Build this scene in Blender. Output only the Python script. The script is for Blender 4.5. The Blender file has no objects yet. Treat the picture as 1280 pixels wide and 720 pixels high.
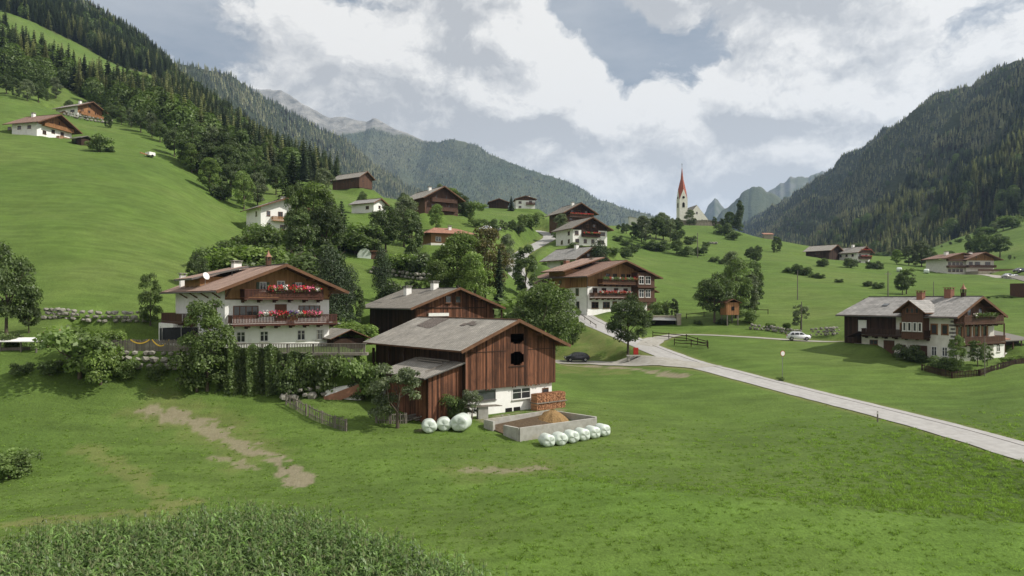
import bpy, bmesh, math, random
import numpy as np
from mathutils import Vector, Matrix
random.seed(7)
R = math.radians
SC = bpy.context.scene
COL = SC.collection
F, H, CZ = 900.0, 376.0, 14.0          # focal length and horizon row of the photograph (1280 px wide), camera height

# ------------------------------------------------------------------ camera
cam = bpy.data.cameras.new('camera'); cam_o = bpy.data.objects.new('camera', cam); COL.objects.link(cam_o)
cam.sensor_width = 36.0; cam.lens = 36.0 * F / 1280.0
cam_o.location = (0, 0, CZ); cam_o.rotation_euler = (R(90), 0, 0)
cam.shift_y = (H - 360.0) / 1280.0
cam.clip_start = 0.5; cam.clip_end = 30000
SC.camera = cam_o
SC.view_settings.view_transform = 'Standard'; SC.view_settings.look = 'None'
SC.view_settings.exposure = 0.18; SC.view_settings.gamma = 1.0
SC.cycles.volume_bounces = 0
SC.cycles.max_bounces = 6; SC.cycles.transparent_max_bounces = 8
# ------------------------------------------------------------------ sun and sky
SUN_AZ, SUN_EL = 82.0, 45.0            # degrees from -Y (towards the camera) round to +X, height
sd = Vector((math.sin(R(SUN_AZ)) * math.cos(R(SUN_EL)), -math.cos(R(SUN_AZ)) * math.cos(R(SUN_EL)), math.sin(R(SUN_EL))))
sun = bpy.data.lights.new('sun', 'SUN'); sun.energy = 4.7; sun.angle = R(0.6); sun.color = (1.0, 0.95, 0.87)
sun_o = bpy.data.objects.new('sun', sun); COL.objects.link(sun_o)
sun_o.rotation_euler = (-sd).to_track_quat('-Z', 'Y').to_euler(); sun_o.location = (60, -20, 120)

def nd(nt, typ, **kw):
    n = nt.nodes.new(typ)
    for k, v in kw.items():
        if k.startswith('i_'):
            n.inputs[k[2:].replace('_', ' ')].default_value = v
        elif isinstance(k, str):
            setattr(n, k, v)
    return n
def mth(nt, op, a, b=None, clamp=False):
    n = nt.nodes.new('ShaderNodeMath'); n.operation = op; n.use_clamp = clamp
    for i, v in enumerate((a, b)):
        if v is None: continue
        if isinstance(v, (int, float)): n.inputs[i].default_value = v
        else: nt.links.new(v, n.inputs[i])
    return n.outputs[0]
def ramp(nt, fac, stops):
    n = nt.nodes.new('ShaderNodeValToRGB'); cr = n.color_ramp
    while len(cr.elements) < len(stops): cr.elements.new(0.5)
    for e, (p, c) in zip(cr.elements, stops):
        e.position = p; e.color = (c[0], c[1], c[2], 1) if not isinstance(c, (int, float)) else (c, c, c, 1)
    nt.links.new(fac, n.inputs[0]); return n.outputs[0]
def mixc(nt, fac, a, b, blend='MIX'):
    n = nt.nodes.new('ShaderNodeMix'); n.data_type = 'RGBA'; n.blend_type = blend
    for i, v in ((0, fac), (6, a), (7, b)):
        if isinstance(v, (int, float)): n.inputs[i].default_value = v if i == 0 else (v, v, v, 1)
        elif isinstance(v, (tuple, list)): n.inputs[i].default_value = (v[0], v[1], v[2], 1)
        else: nt.links.new(v, n.inputs[i])
    return n.outputs[2]

world = bpy.data.worlds.new('World'); SC.world = world; world.use_nodes = True
nt = world.node_tree; nt.nodes.clear()
out = nd(nt, 'ShaderNodeOutputWorld'); bg = nd(nt, 'ShaderNodeBackground'); bg.inputs['Strength'].default_value = 0.128
nt.links.new(bg.outputs[0], out.inputs[0])
sky = nd(nt, 'ShaderNodeTexSky'); sky.sky_type = 'NISHITA'; sky.sun_disc = False
sky.sun_elevation = R(SUN_EL); sky.sun_rotation = math.atan2(sd.x, sd.y)
sky.air_density = 1.0; sky.dust_density = 2.0
tc = nd(nt, 'ShaderNodeTexCoord')
def pdir(px, py):
    return Vector(((px - 640) / F, 1.0, -(py - H) / F)).normalized()
def vec(op, a, b, c=None):
    n = nd(nt, 'ShaderNodeVectorMath', operation=op)
    for k, v in enumerate((a, b, c)):
        if v is None: continue
        if isinstance(v, (tuple, Vector)): n.inputs[k].default_value = v
        else: nt.links.new(v, n.inputs[k])
    return n
LUMPS = [(600, 95, 135, .26), (680, 70, 80, .10), (410, 70, 110, .12), (730, 22, 62, -.62), (868, 70, 66, -.62), (800, 48, 45, -.36), (785, 100, 38, -.25), (700, 215, 110, .16), (860, 170, 110, .12), (1000, 130, 150, .10), (250, 20, 150, -.22), (300, 75, 60, -.10), (200, 60, 80, -.10),
         (975, 205, 70, .14), (900, 215, 50, -.06), (960, 50, 110, .20), (830, 8, 45, .30), (1120, 110, 200, .12), (800, 215, 120, .10), (1010, 5, 45, -.2), (1180, 0, 60, -.2), (1250, 8, 50, -.14), (480, 15, 60, -.12), (520, 170, 60, -.10), (700, 170, 80, .06), (330, 140, 70, .1)]
def cloud(v):                           # density of the cumulus layer towards a direction of the sky
    n0 = nd(nt, 'ShaderNodeTexNoise', i_Scale=7.0, i_Detail=5.0, i_Roughness=0.6); nt.links.new(v, n0.inputs[0])
    w = vec('MULTIPLY_ADD', n0.outputs['Color'], (.10, .10, .09), vec('SUBTRACT', v, (.05, .05, .045)).outputs[0]).outputs[0]
    s = vec('MULTIPLY', w, (1, 1, 1.7)).outputs[0]
    n1 = nd(nt, 'ShaderNodeTexNoise', i_Scale=6.5, i_Detail=10.0, i_Roughness=0.62, i_Distortion=0.15); nt.links.new(vec('ADD', s, (3.1, .7, 1.9)).outputs[0], n1.inputs[0])
    n2 = nd(nt, 'ShaderNodeTexNoise', i_Scale=2.1, i_Detail=3.0); nt.links.new(vec('ADD', s, (1.1, 5.7, .9)).outputs[0], n2.inputs[0])
    d = mth(nt, 'ADD', mth(nt, 'MULTIPLY', n1.outputs[0], 1.15), mth(nt, 'MULTIPLY', mth(nt, 'ADD', n2.outputs[0], .06), .5))
    for (px, py, rad, g) in LUMPS:
        t = mth(nt, 'DIVIDE', vec('DISTANCE', w, pdir(px, py)).outputs['Value'], rad / F)
        t = mth(nt, 'EXPONENT', mth(nt, 'MULTIPLY', mth(nt, 'MULTIPLY', t, t), -1.0)); d = mth(nt, 'ADD', d, mth(nt, 'MULTIPLY', t, g))
    return d
V0 = tc.outputs['Generated']
d0 = cloud(V0); d1 = cloud(vec('ADD', V0, (.016, .0, .030)).outputs[0])
cov = ramp(nt, d0, [(0.65, 0.0), (0.76, 1.0)])
lit = mth(nt, 'MULTIPLY_ADD', mth(nt, 'SUBTRACT', d0, d1), 3.6, True); nt.nodes[-1].inputs[2].default_value = .46
thin = ramp(nt, d0, [(0.82, 1.0), (1.15, 0.0)])
lit = mth(nt, 'ADD', mth(nt, 'MULTIPLY', lit, .8), mth(nt, 'MULTIPLY', thin, .22))
ccol = ramp(nt, lit, [(0.20, (3.7, 3.72, 3.75)), (0.5, (5.1, 5.03, 4.9)), (0.80, (6.7, 6.52, 6.2))])
nz = nd(nt, 'ShaderNodeTexNoise', i_Scale=3.5, i_Detail=7.0, i_Roughness=.6); nt.links.new(vec('MULTIPLY', V0, (1, 1, 3.0)).outputs[0], nz.inputs[0])
gapc = ramp(nt, nz.outputs[0], [(.35, (1.9, 2.15, 2.5)), (.68, (3.5, 3.6, 3.7))])
gap = mixc(nt, 0.9, sky.outputs[0], gapc)
sepz = nd(nt, 'ShaderNodeSeparateXYZ'); nt.links.new(V0, sepz.inputs[0])
low = ramp(nt, sepz.outputs[2], [(0.02, 1.0), (0.24, 0.0)])
skyc = mixc(nt, cov, gap, ccol)
skyc = mixc(nt, mth(nt, 'MULTIPLY', low, .55), skyc, (6.3, 5.9, 5.4))
nt.links.new(skyc, bg.inputs['Color'])

# ------------------------------------------------------------------ numpy noise
def _hash(ix, iy, s):
    h = (ix.astype(np.int64) * 374761393 + iy.astype(np.int64) * 668265263 + s * 1274126177) & 0x7fffffff
    h = ((h ^ (h >> 13)) * 1274126177) & 0x7fffffff
    return ((h ^ (h >> 16)) & 0xffff) / 65535.0
def vnoise(x, y, s=0):
    x = np.asarray(x, float); y = np.asarray(y, float)
    ix = np.floor(x); iy = np.floor(y); fx = x - ix; fy = y - iy
    fx = fx * fx * (3 - 2 * fx); fy = fy * fy * (3 - 2 * fy)
    a = _hash(ix, iy, s); b = _hash(ix + 1, iy, s); c = _hash(ix, iy + 1, s); d = _hash(ix + 1, iy + 1, s)
    return (a * (1 - fx) + b * fx) * (1 - fy) + (c * (1 - fx) + d * fx) * fy
def fbm(x, y, s=0, o=4):
    t = 0; a = 0.5; n = 0
    for k in range(o):
        t = t + a * vnoise(x * 2 ** k, y * 2 ** k, s + k); n += a; a *= 0.5
    return t / n

# ------------------------------------------------------------------ terrain: valley sections, each a list of (distance, row)
NEAR = [(8, 1951), (12, 1426), (20, 1006), (28, 826)]
COLS = {
 0: [(36,728),(48,655),(57,600),(66,532),(73,470),(76,440),(88,415),(92,396),(125,300),(190,200),(270,130),(300,118),(400,60),(600,0),(800,-50),(1000,-75),(1400,60)],
 100: [(36,728),(50,640),(58,590),(68,522),(74,470),(76.5,438),(88,415),(92,392),(125,300),(190,205),(260,160),(330,132),(400,103),(600,50),(830,5),(1000,30),(1400,150)],
 200: [(36,728),(52,625),(60,575),(68,528),(75,476),(77.5,437),(90,425),(96,392),(130,310),(190,225),(260,178),(300,162),(400,140),(600,102),(780,72),(1000,120),(1400,230)],
 300: [(36,726),(52,625),(60,572),(68,532),(72,500),(76,482),(80,470),(84,440),(95,428),(101,400),(130,340),(165,300),(190,275),(230,240),(300,212),(400,190),(560,162),(700,190),(1000,260),(1400,330)],
 400: [(36,724),(52,620),(60,567),(68,527),(72,500),(77,481),(81,470),(86,440),(95,422),(105,395),(130,360),(165,312),(200,270),(250,248),(320,235),(380,222),(450,232),(700,300),(1400,350)],
 500: [(36,722),(52,615),(60,564),(68,530),(74,506),(85,470),(100,420),(115,395),(130,370),(160,335),(200,295),(250,262),(320,250),(360,250),(420,280),(600,330),(1400,360)],
 600: [(36,720),(52,612),(60,566),(68,533),(72,517),(85,475),(100,440),(120,400),(150,350),(180,315),(220,287),(260,270),(320,261),(370,261),(420,290),(600,340),(1400,365)],
 700: [(36,720),(48,609),(55,592),(62,562),(70,530),(78,505),(90,480),(110,456),(118,449),(125,432),(140,410),(155,388),(180,345),(220,312),(260,290),(300,275),(340,268),(400,285),(600,340),(1400,365)],
 800: [(36,720),(46,614),(53,599),(60,566),(75,520),(90,486),(108,457),(118,446),(126,428),(145,412),(155,395),(180,360),(220,335),(280,310),(340,290),(400,282),(440,280),(520,300),(700,345),(1400,365)],
 900: [(36,720),(44,620),(52,604),(62,560),(76,520),(85,491),(100,463),(112,443),(128,425),(140,416),(150,395),(180,368),(230,340),(300,312),(360,296),(420,283),(450,284),(520,310),(700,350),(1400,368)],
 1000: [(36,722),(42,629),(50,611),(60,560),(72,522),(85,489),(100,461),(118,435),(128,426),(138,413),(160,385),(200,355),(260,330),(330,312),(380,303),(430,315),(600,345),(1400,368)],
 1100: [(36,725),(41,637),(49,613),(60,562),(75,514),(90,480),(105,450),(118,428),(130,405),(150,385),(180,365),(230,345),(290,330),(340,321),(400,320),(500,335),(800,360),(1400,368)],
 1200: [(36,728),(40,647),(48,618),(57,572),(65,540),(78,507),(90,480),(100,456),(112,435),(130,405),(160,378),(200,355),(255,343),(300,335),(400,310),(480,295),(560,300),(800,340),(1400,360)],
 1300: [(36,730),(39,657),(46,632),(50,603),(56,572),(64,545),(75,508),(95,462),(110,435),(130,405),(160,375),(200,355),(255,335),(300,320),(400,285),(480,270),(560,290),(800,340),(1400,360)],
}
COLS[-600] = COLS[0]; COLS[1700] = [(36,730),(60,585),(80,520),(110,448),(160,385),(255,320),(400,265),(560,270),(800,330),(1400,360)]
COLS[-3000] = COLS[0]; COLS[4000] = COLS[1700]
_ck = sorted(COLS); NL = 900
_ly = np.linspace(math.log(8), math.log(1400), NL)
_tab = []
for k in _ck:
    pts = NEAR + COLS[k]
    ly = np.log([p[0] for p in pts]); z = np.array([CZ - (p[1] - H) / F * p[0] for p in pts]) / np.array([p[0] for p in pts])
    v = np.interp(_ly, ly, z)
    g = np.exp(-0.5 * (np.arange(-24, 25) / 7.0) ** 2); g /= g.sum()
    v = np.convolve(np.pad(v, 24, mode='edge'), g, mode='valid')
    _tab.append(v)
_tab = np.array(_tab)
_pxs = np.concatenate([np.linspace(-3000, -620, 30), np.arange(-600, 1701, 10), np.linspace(1750, 4000, 30)])
_ckA = np.array(_ck, float)
def _across(tab, xs):                   # Catmull-Rom across the sections
    out = np.empty((len(xs), tab.shape[1]))
    for i, x in enumerate(xs):
        j = int(np.clip(np.searchsorted(_ckA, x) - 1, 0, len(_ckA) - 2))
        x0, x1 = _ckA[j], _ckA[j + 1]; t = min(max((x - x0) / (x1 - x0), 0), 1)
        p0, p1 = tab[j], tab[j + 1]
        pm = tab[j - 1] if j > 0 else p0; pn = tab[j + 2] if j + 2 < len(tab) else p1
        m0 = (p1 - pm) / (x1 - (_ckA[j - 1] if j > 0 else x0 - 1)) * (x1 - x0)
        m1 = (pn - p0) / ((_ckA[j + 2] if j + 2 < len(tab) else x1 + 1) - x0) * (x1 - x0)
        if j == 0 or j + 2 >= len(tab) or x0 < -100 or x1 > 1400: m0 = m1 = (p1 - p0)
        out[i] = (2*t**3-3*t**2+1)*p0 + (t**3-2*t**2+t)*m0 + (-2*t**3+3*t**2)*p1 + (t**3-t**2)*m1
    return out
_grid = _across(_tab, _pxs)             # z / Y
def z_base(X, Y):
    X = np.asarray(X, float); Y = np.maximum(np.asarray(Y, float), 8.01)
    px = 640 + F * X / Y; l = (np.log(Y) - _ly[0]) / (_ly[1] - _ly[0])
    i = np.interp(px, _pxs, np.arange(len(_pxs)))
    i0 = np.clip(np.floor(i).astype(int), 0, len(_pxs) - 2); j0 = np.clip(np.floor(l).astype(int), 0, NL - 2)
    fi = i - i0; fj = np.clip(l - j0, 0, 1)
    v = (_grid[i0, j0]*(1-fi) + _grid[i0+1, j0]*fi)*(1-fj) + (_grid[i0, j0+1]*(1-fi) + _grid[i0+1, j0+1]*fi)*fj
    z = v * Y
    d = np.clip((Y - 30) / 100, 0, 1)
    z = z + (fbm(X / 14, Y / 14, 3) - .5) * (0.25 + 1.0 * d) + (fbm(X / 4, Y / 4, 9, 2) - .5) * 0.1
    return z
def XY(px, Y): return ((px - 640) / F * Y, Y)
ROADS = {}
def road_line(name, pts, width, soft):
    P = []
    for (px, py, Y) in pts:
        x, y = XY(px, Y); P.append((x, y, CZ - (py - H) / F * Y))
    P = np.array(P); Q = []
    n = len(P)
    for i in range(n - 1):
        p0 = P[max(i - 1, 0)]; p1 = P[i]; p2 = P[i + 1]; p3 = P[min(i + 2, n - 1)]
        m = max(3, int(np.linalg.norm(p2 - p1) / 1.2))
        for k in range(m):
            t = k / m
            Q.append(0.5 * ((2*p1) + (-p0+p2)*t + (2*p0-5*p1+4*p2-p3)*t*t + (-p0+3*p1-3*p2+p3)*t**3))
    Q.append(P[-1]); ROADS[name] = (np.array(Q), width, soft)
road_line('road', [(1560,650,40),(1400,600,48),(1280,564,57.4),(1190,537.5,66),(1100,514,75),(1000,489,86),(900,463,100),(865,454,108),(830,441.5,117),(800,429,125.5),(775,418,131),(752,408,138),(735,399.5,145),(720,391,153),(695,381,162),(668,367,170),(650,352,180),(644,336,195),(650,319,214),(672,306,236),(688,297,256),(683,291.5,272),(668,288,286)], 5.3, 5.0)
road_line('barn_lane', [(880,460.5,103),(850,457,107),(820,456,110.5),(790,455.5,113.5),(740,453.5,117),(700,452,119),(660,450,121)], 6.6, 5.0)
road_line('farm_lane', [(806,431.5,123.5),(822,424,131),(845,418.5,138),(880,418.5,138),(940,421.5,134),(1000,425.5,128),(1040,427,123),(1066,426,120)], 3.6, 2.5)
road_line('hotel_lane', [(1228,343,254),(1244,345,248),(1262,350,238),(1290,358,222),(1340,366,205)], 5, 6)
road_line('hill_lane', [(-60,95,320),(-10,110,318),(25,121,318),(56,136,320)], 3, 6)
PADS = []                               # (x, y, half width, half length, angle, z, soft edge)
def polydist(X, Y, Q):
    shp = X.shape; X = X.ravel(); Y = Y.ravel()
    best = np.full(X.shape, 1e9); bz = np.zeros(X.shape); bt = np.zeros(X.shape)
    lo = Q[:, :2].min(0) - 15; hi = Q[:, :2].max(0) + 15
    sel = np.where((X > lo[0]) & (X < hi[0]) & (Y > lo[1]) & (Y < hi[1]))[0]
    if len(sel):
        x = X[sel]; y = Y[sel]; b = np.full(len(sel), 1e9); z = np.zeros(len(sel))
        for i in range(len(Q) - 1):
            a = Q[i]; d = Q[i+1] - a; L2 = d[0]**2 + d[1]**2 + 1e-9
            t = np.clip(((x-a[0])*d[0] + (y-a[1])*d[1]) / L2, 0, 1)
            dd = np.hypot(x-a[0]-t*d[0], y-a[1]-t*d[1]); m = dd < b
            b = np.where(m, dd, b); z = np.where(m, a[2]+t*d[2], z)
        best[sel] = b; bz[sel] = z
    return best.reshape(shp), bz.reshape(shp)
def sst(a, b, x):
    t = np.clip((x - a) / (b - a), 0, 1); return t * t * (3 - 2 * t)
def z_at(X, Y):
    X = np.atleast_1d(np.asarray(X, float)); Y = np.atleast_1d(np.asarray(Y, float))
    z = z_base(X, Y)
    for (x, y, hw, hl, a, pz, soft) in PADS:
        dx = X - x; dy = Y - y; c, s = math.cos(a), math.sin(a)
        u = np.abs(dx*c + dy*s) - hw; v = np.abs(-dx*s + dy*c) - hl
        d = np.hypot(np.maximum(u, 0), np.maximum(v, 0)); w = 1 - sst(0, soft, d)
        z = z*(1-w) + pz*w
    for nm, (Q, wd, soft) in reversed(list(ROADS.items())):
        d, rz = polydist(X, Y, Q)
        w = 1 - sst(wd/2 + .3, wd/2 + soft, d)
        z = z*(1-w) + (rz - 0.07)*w
    return z
def zt(x, y): return float(z_at(x, y)[0])
def place(px, py, y0=28, y1=900):       # the ground point seen at a pixel
    ys = np.exp(np.linspace(math.log(y0), math.log(y1), 1500)); xs = (px-640)/F*ys
    rows = H + (CZ - z_at(xs, ys)) / ys * F
    k = np.where(rows <= py)[0]
    j = int(k[0]) if len(k) else int(np.argmin(rows))
    return Vector((xs[j], ys[j], float(z_at(xs[j], ys[j])[0])))
def at(px, Y):
    x, y = XY(px, Y); return Vector((x, y, zt(x, y)))
def pt(px, py, Y): return Vector(((px-640)/F*Y, Y, CZ - (py-H)/F*Y))
# ------------------------------------------------------------------ object helpers
def tag(o, label=None, cat=None, group=None, kind=None):
    if label: o['label'] = label
    if cat: o['category'] = cat
    if group: o['group'] = group
    if kind: o['kind'] = kind
    return o
def empty(name, loc, rz=0, label=None, cat=None, group=None):
    o = bpy.data.objects.new(name, None); COL.objects.link(o); o.location = loc; o.rotation_euler = (0, 0, rz)
    o.empty_display_size = 0.5
    return tag(o, label, cat, group)
def link(name, me, parent=None, loc=None, rot=None, scale=None):
    o = bpy.data.objects.new(name, me); COL.objects.link(o)
    if parent: o.parent = parent
    if loc is not None: o.location = loc
    if rot is not None: o.rotation_euler = rot
    if scale is not None: o.scale = scale
    return o
class MB:
    def __init__(s): s.v = []; s.f = []; s.t = []; s.uv = {}; s.mi = []
    def poly(s, pts, tint=.5, uv=None, m=0):
        b = len(s.v); s.v += [tuple(p) for p in pts]; s.t += [tint]*len(pts)
        s.f.append(tuple(range(b, b+len(pts)))); s.mi.append(m)
        if uv: s.uv[len(s.f)-1] = uv
    def box(s, a, b, tint=.5, m=0):
        x0,y0,z0 = a; x1,y1,z1 = b
        if x0 > x1: x0, x1 = x1, x0
        if y0 > y1: y0, y1 = y1, y0
        if z0 > z1: z0, z1 = z1, z0
        s.hexa([(x0,y0,z0),(x1,y0,z0),(x1,y1,z0),(x0,y1,z0),(x0,y0,z1),(x1,y0,z1),(x1,y1,z1),(x0,y1,z1)], tint, m)
    def hexa(s, p, tint=.5, m=0):
        b = len(s.v); s.v += [tuple(q) for q in p]; s.t += [tint]*8
        for f in ((0,3,2,1),(4,5,6,7),(0,1,5,4),(1,2,6,5),(2,3,7,6),(3,0,4,7)):
            s.f.append(tuple(b+i for i in f)); s.mi.append(m)
    def beam(s, p, q, w, h, tint=.5, up=(0,0,1), m=0):
        p = Vector(p); q = Vector(q); d = (q-p).normalized(); u = Vector(up)
        sx = d.cross(u)
        if sx.length < 1e-3: sx = d.cross(Vector((1,0,0)))
        sx.normalize(); uu = sx.cross(d).normalized(); a = sx*w/2; c = uu*h/2
        s.hexa([p-a-c, p+a-c, q+a-c, q-a-c, p-a+c, p+a+c, q+a+c, q-a+c], tint, m)
    def tube(s, p, q, r0, r1=None, n=8, tint=.5, cap=True, m=0):
        r1 = r0 if r1 is None else r1
        p = Vector(p); q = Vector(q); d = (q-p).normalized(); a = d.cross(Vector((0,0,1)))
        if a.length < 1e-3: a = Vector((1,0,0))
        a.normalize(); c = d.cross(a); b = len(s.v)
        for (o, r) in ((p, r0), (q, r1)):
            for i in range(n):
                t = 2*math.pi*i/n; s.v.append(tuple(o + a*math.cos(t)*r + c*math.sin(t)*r)); s.t.append(tint)
        for i in range(n):
            j = (i+1) % n; s.f.append((b+i, b+j, b+n+j, b+n+i)); s.mi.append(m)
        if cap:
            s.f.append(tuple(b+i for i in reversed(range(n)))); s.mi.append(m)
            s.f.append(tuple(b+n+i for i in range(n))); s.mi.append(m)
    def lathe(s, prof, n=12, c=(0,0), tint=.5, m=0):
        b = len(s.v)
        for (r, z) in prof:
            for i in range(n):
                t = 2*math.pi*i/n; s.v.append((c[0]+r*math.cos(t), c[1]+r*math.sin(t), z)); s.t.append(tint)
        for k in range(len(prof)-1):
            for i in range(n):
                j = (i+1) % n; s.f.append((b+k*n+i, b+k*n+j, b+(k+1)*n+j, b+(k+1)*n+i)); s.mi.append(m)
        s.f.append(tuple(b+i for i in reversed(range(n)))); s.mi.append(m)
        s.f.append(tuple(b+(len(prof)-1)*n+i for i in range(n))); s.mi.append(m)
    def mesh(s, name, mat, smooth=False):
        me = bpy.data.meshes.new(name); me.from_pydata(s.v, [], s.f)
        for mm in (mat if isinstance(mat, (list, tuple)) else [mat]): me.materials.append(mm)
        if len(set(s.mi)) > 1: me.polygons.foreach_set('material_index', s.mi)
        at_ = me.attributes.new('tint', 'FLOAT', 'POINT'); at_.data.foreach_set('value', s.t)
        if s.uv:
            uvl = me.uv_layers.new(name='UVMap')
            for fi, uv in s.uv.items():
                for li, c in zip(me.polygons[fi].loop_indices, uv): uvl.data[li].uv = c
        if smooth: me.polygons.foreach_set('use_smooth', [True]*len(me.polygons))
        me.update(); return me
    def build(s, name, mat, parent=None, loc=None, rot=None, smooth=False):
        return link(name, s.mesh(name, mat, smooth), parent, loc, rot)

# ------------------------------------------------------------------ materials
def new_mat(name):
    m = bpy.data.materials.new(name); m.use_nodes = True; nt = m.node_tree
    return m, nt, nt.nodes['Principled BSDF']
def pmat(name, c1, c2=None, scale=3.0, rough=.85, bump=.0, detail=5, stretch=(1,1,1), tint=0.0, spec=.25, metal=0, rand=0.0, dirt=None, contrast=(.3,.7), dist=.05):
    m, nt, b = new_mat(name); c2 = c2 or tuple(x*.75 for x in c1)
    tc = nd(nt, 'ShaderNodeTexCoord'); mp = nd(nt, 'ShaderNodeMapping'); mp.inputs['Scale'].default_value = stretch
    nt.links.new(tc.outputs['Object'], mp.inputs[0])
    n = nd(nt, 'ShaderNodeTexNoise', i_Scale=scale, i_Detail=float(detail), i_Roughness=.6); nt.links.new(mp.outputs[0], n.inputs[0])
    col = ramp(nt, n.outputs[0], [(contrast[0], c2), (contrast[1], c1)])
    if tint:
        a = nd(nt, 'ShaderNodeAttribute', attribute_name='tint')
        f = mth(nt, 'MULTIPLY_ADD', a.outputs['Fac'], 2*tint); nt.nodes[-1].inputs[2].default_value = 1 - tint
        col = mixc(nt, 1.0, col, f, 'MULTIPLY')
    if rand:
        oi = nd(nt, 'ShaderNodeObjectInfo'); f = mth(nt, 'MULTIPLY_ADD', oi.outputs['Random'], 2*rand); nt.nodes[-1].inputs[2].default_value = 1 - rand
        col = mixc(nt, 1.0, col, f, 'MULTIPLY')
    if dirt:
        n3 = nd(nt, 'ShaderNodeTexNoise', i_Scale=dirt[1], i_Detail=6.0, i_Roughness=.65); nt.links.new(tc.outputs['Object'], n3.inputs[0])
        col = mixc(nt, ramp(nt, n3.outputs[0], [(dirt[2], 0.0), (dirt[2]+.2, dirt[3])]), col, dirt[0])
    nt.links.new(col, b.inputs['Base Color'])
    b.inputs['Roughness'].default_value = rough; b.inputs['Specular IOR Level'].default_value = spec; b.inputs['Metallic'].default_value = metal
    if bump:
        bp = nd(nt, 'ShaderNodeBump', i_Strength=bump, i_Distance=dist); nt.links.new(n.outputs[0], bp.inputs['Height']); nt.links.new(bp.outputs[0], b.inputs['Normal'])
    return m
def shingle_mat(name, c1, c2, tw, th, rough=.8, moss=None, joint=.55, bump=.6):
    """roof covering in courses, laid out on the slab's UVs in metres"""
    m, nt, b = new_mat(name)
    tc = nd(nt, 'ShaderNodeTexCoord')
    br = nd(nt, 'ShaderNodeTexBrick'); nt.links.new(tc.outputs['UV'], br.inputs[0])
    br.inputs['Color1'].default_value = (*c1, 1); br.inputs['Color2'].default_value = (*c2, 1)
    br.inputs['Mortar'].default_value = (*[x*joint for x in c2], 1); br.inputs['Scale'].default_value = 1
    br.inputs['Brick Width'].default_value = tw; br.inputs['Row Height'].default_value = th; br.inputs['Mortar Size'].default_value = .035*th/.3; br.inputs['Bias'].default_value = 0
    n = nd(nt, 'ShaderNodeTexNoise', i_Scale=.55, i_Detail=7.0, i_Roughness=.65); nt.links.new(tc.outputs['UV'], n.inputs[0])
    col = mixc(nt, 1.0, br.outputs[0], ramp(nt, n.outputs[0], [(.3, .72), (.7, 1.2)]), 'MULTIPLY')
    mps = nd(nt, 'ShaderNodeMapping'); mps.inputs['Scale'].default_value = (1.6, .12, 1); nt.links.new(tc.outputs['UV'], mps.inputs[0])
    ns = nd(nt, 'ShaderNodeTexNoise', i_Scale=2.2, i_Detail=5.0, i_Roughness=.6); nt.links.new(mps.outputs[0], ns.inputs[0])
    col = mixc(nt, 1.0, col, ramp(nt, ns.outputs[0], [(.35, .86), (.65, 1.1)]), 'MULTIPLY')
    if moss:
        n2 = nd(nt, 'ShaderNodeTexNoise', i_Scale=1.3, i_Detail=8.0, i_Roughness=.7); nt.links.new(tc.outputs['UV'], n2.inputs[0])
        col = mixc(nt, ramp(nt, n2.outputs[0], [(moss[1], 0.0), (moss[1]+.14, .8)]), col, moss[0])
    nt.links.new(col, b.inputs['Base Color']); b.inputs['Roughness'].default_value = rough; b.inputs['Specular IOR Level'].default_value = .3
    bp = nd(nt, 'ShaderNodeBump', i_Strength=bump, i_Distance=.03); nt.links.new(br.outputs['Fac'], bp.inputs['Height']); bp.invert = True
    nt.links.new(bp.outputs[0], b.inputs['Normal'])
    return m
M = {}
M['plaster'] = pmat('plaster', (.84,.83,.80), (.74,.73,.69), 1.2, .9, .15, dirt=((.45,.43,.38), .8, .55, .5))
M['plaster_warm'] = pmat('plaster_warm', (.72,.70,.63), (.58,.56,.49), 1.2, .9, .15, dirt=((.42,.40,.34), .8, .55, .5))
M['trim_white'] = pmat('trim_white', (.78,.77,.74), (.66,.65,.62), 3, .6)
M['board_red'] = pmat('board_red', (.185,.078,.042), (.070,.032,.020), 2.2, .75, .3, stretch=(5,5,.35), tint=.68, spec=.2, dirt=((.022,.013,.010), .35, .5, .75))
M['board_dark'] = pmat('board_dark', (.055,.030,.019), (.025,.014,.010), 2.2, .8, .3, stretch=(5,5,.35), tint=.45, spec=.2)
M['board_honey'] = pmat('board_honey', (.34,.185,.080), (.21,.108,.046), 2.0, .65, .2, stretch=(4,4,.4), tint=.25, spec=.3)
M['board_brown'] = pmat('board_brown', (.108,.050,.028), (.055,.027,.016), 2.0, .6, .2, stretch=(4,4,.4), tint=.3, spec=.3)
M['board_orange'] = pmat('board_orange', (.33,.165,.070), (.23,.11,.048), 2.0, .6, .2, stretch=(4,4,.4), tint=.25)
M['rail_brown'] = pmat('rail_brown', (.085,.032,.020), (.045,.018,.012), 2.0, .55, .2, stretch=(3,3,.5), tint=.35)
M['frame_brown'] = pmat('frame_brown', (.17,.075,.036), (.10,.045,.024), 2.0, .5)
M['grey_wood'] = pmat('grey_wood', (.23,.205,.175), (.12,.105,.088), 2.5, .9, .35, stretch=(3,3,.5), tint=.4, rand=.2)
M['grey_wood_long'] = pmat('grey_wood_long', (.25,.225,.19), (.14,.12,.10), 1.5, .9, .35, tint=.4, rand=.15)
M['bargeboard'] = pmat('bargeboard', (.17,.085,.045), (.10,.05,.028), 1.5, .7)
M['soffit'] = pmat('soffit', (.12,.060,.032), (.07,.035,.02), 1.5, .8)
M['shingle'] = shingle_mat('shingle_grey', (.36,.335,.295), (.28,.26,.225), .32, .24, moss=((.085,.06,.045), .66))
M['shingle_brown'] = shingle_mat('shingle_brown', (.27,.245,.21), (.21,.19,.16), .32, .24)
M['tile_red'] = shingle_mat('tile_red', (.42,.285,.22), (.34,.225,.175), .30, .34, moss=((.13,.10,.075), .6))
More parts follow.
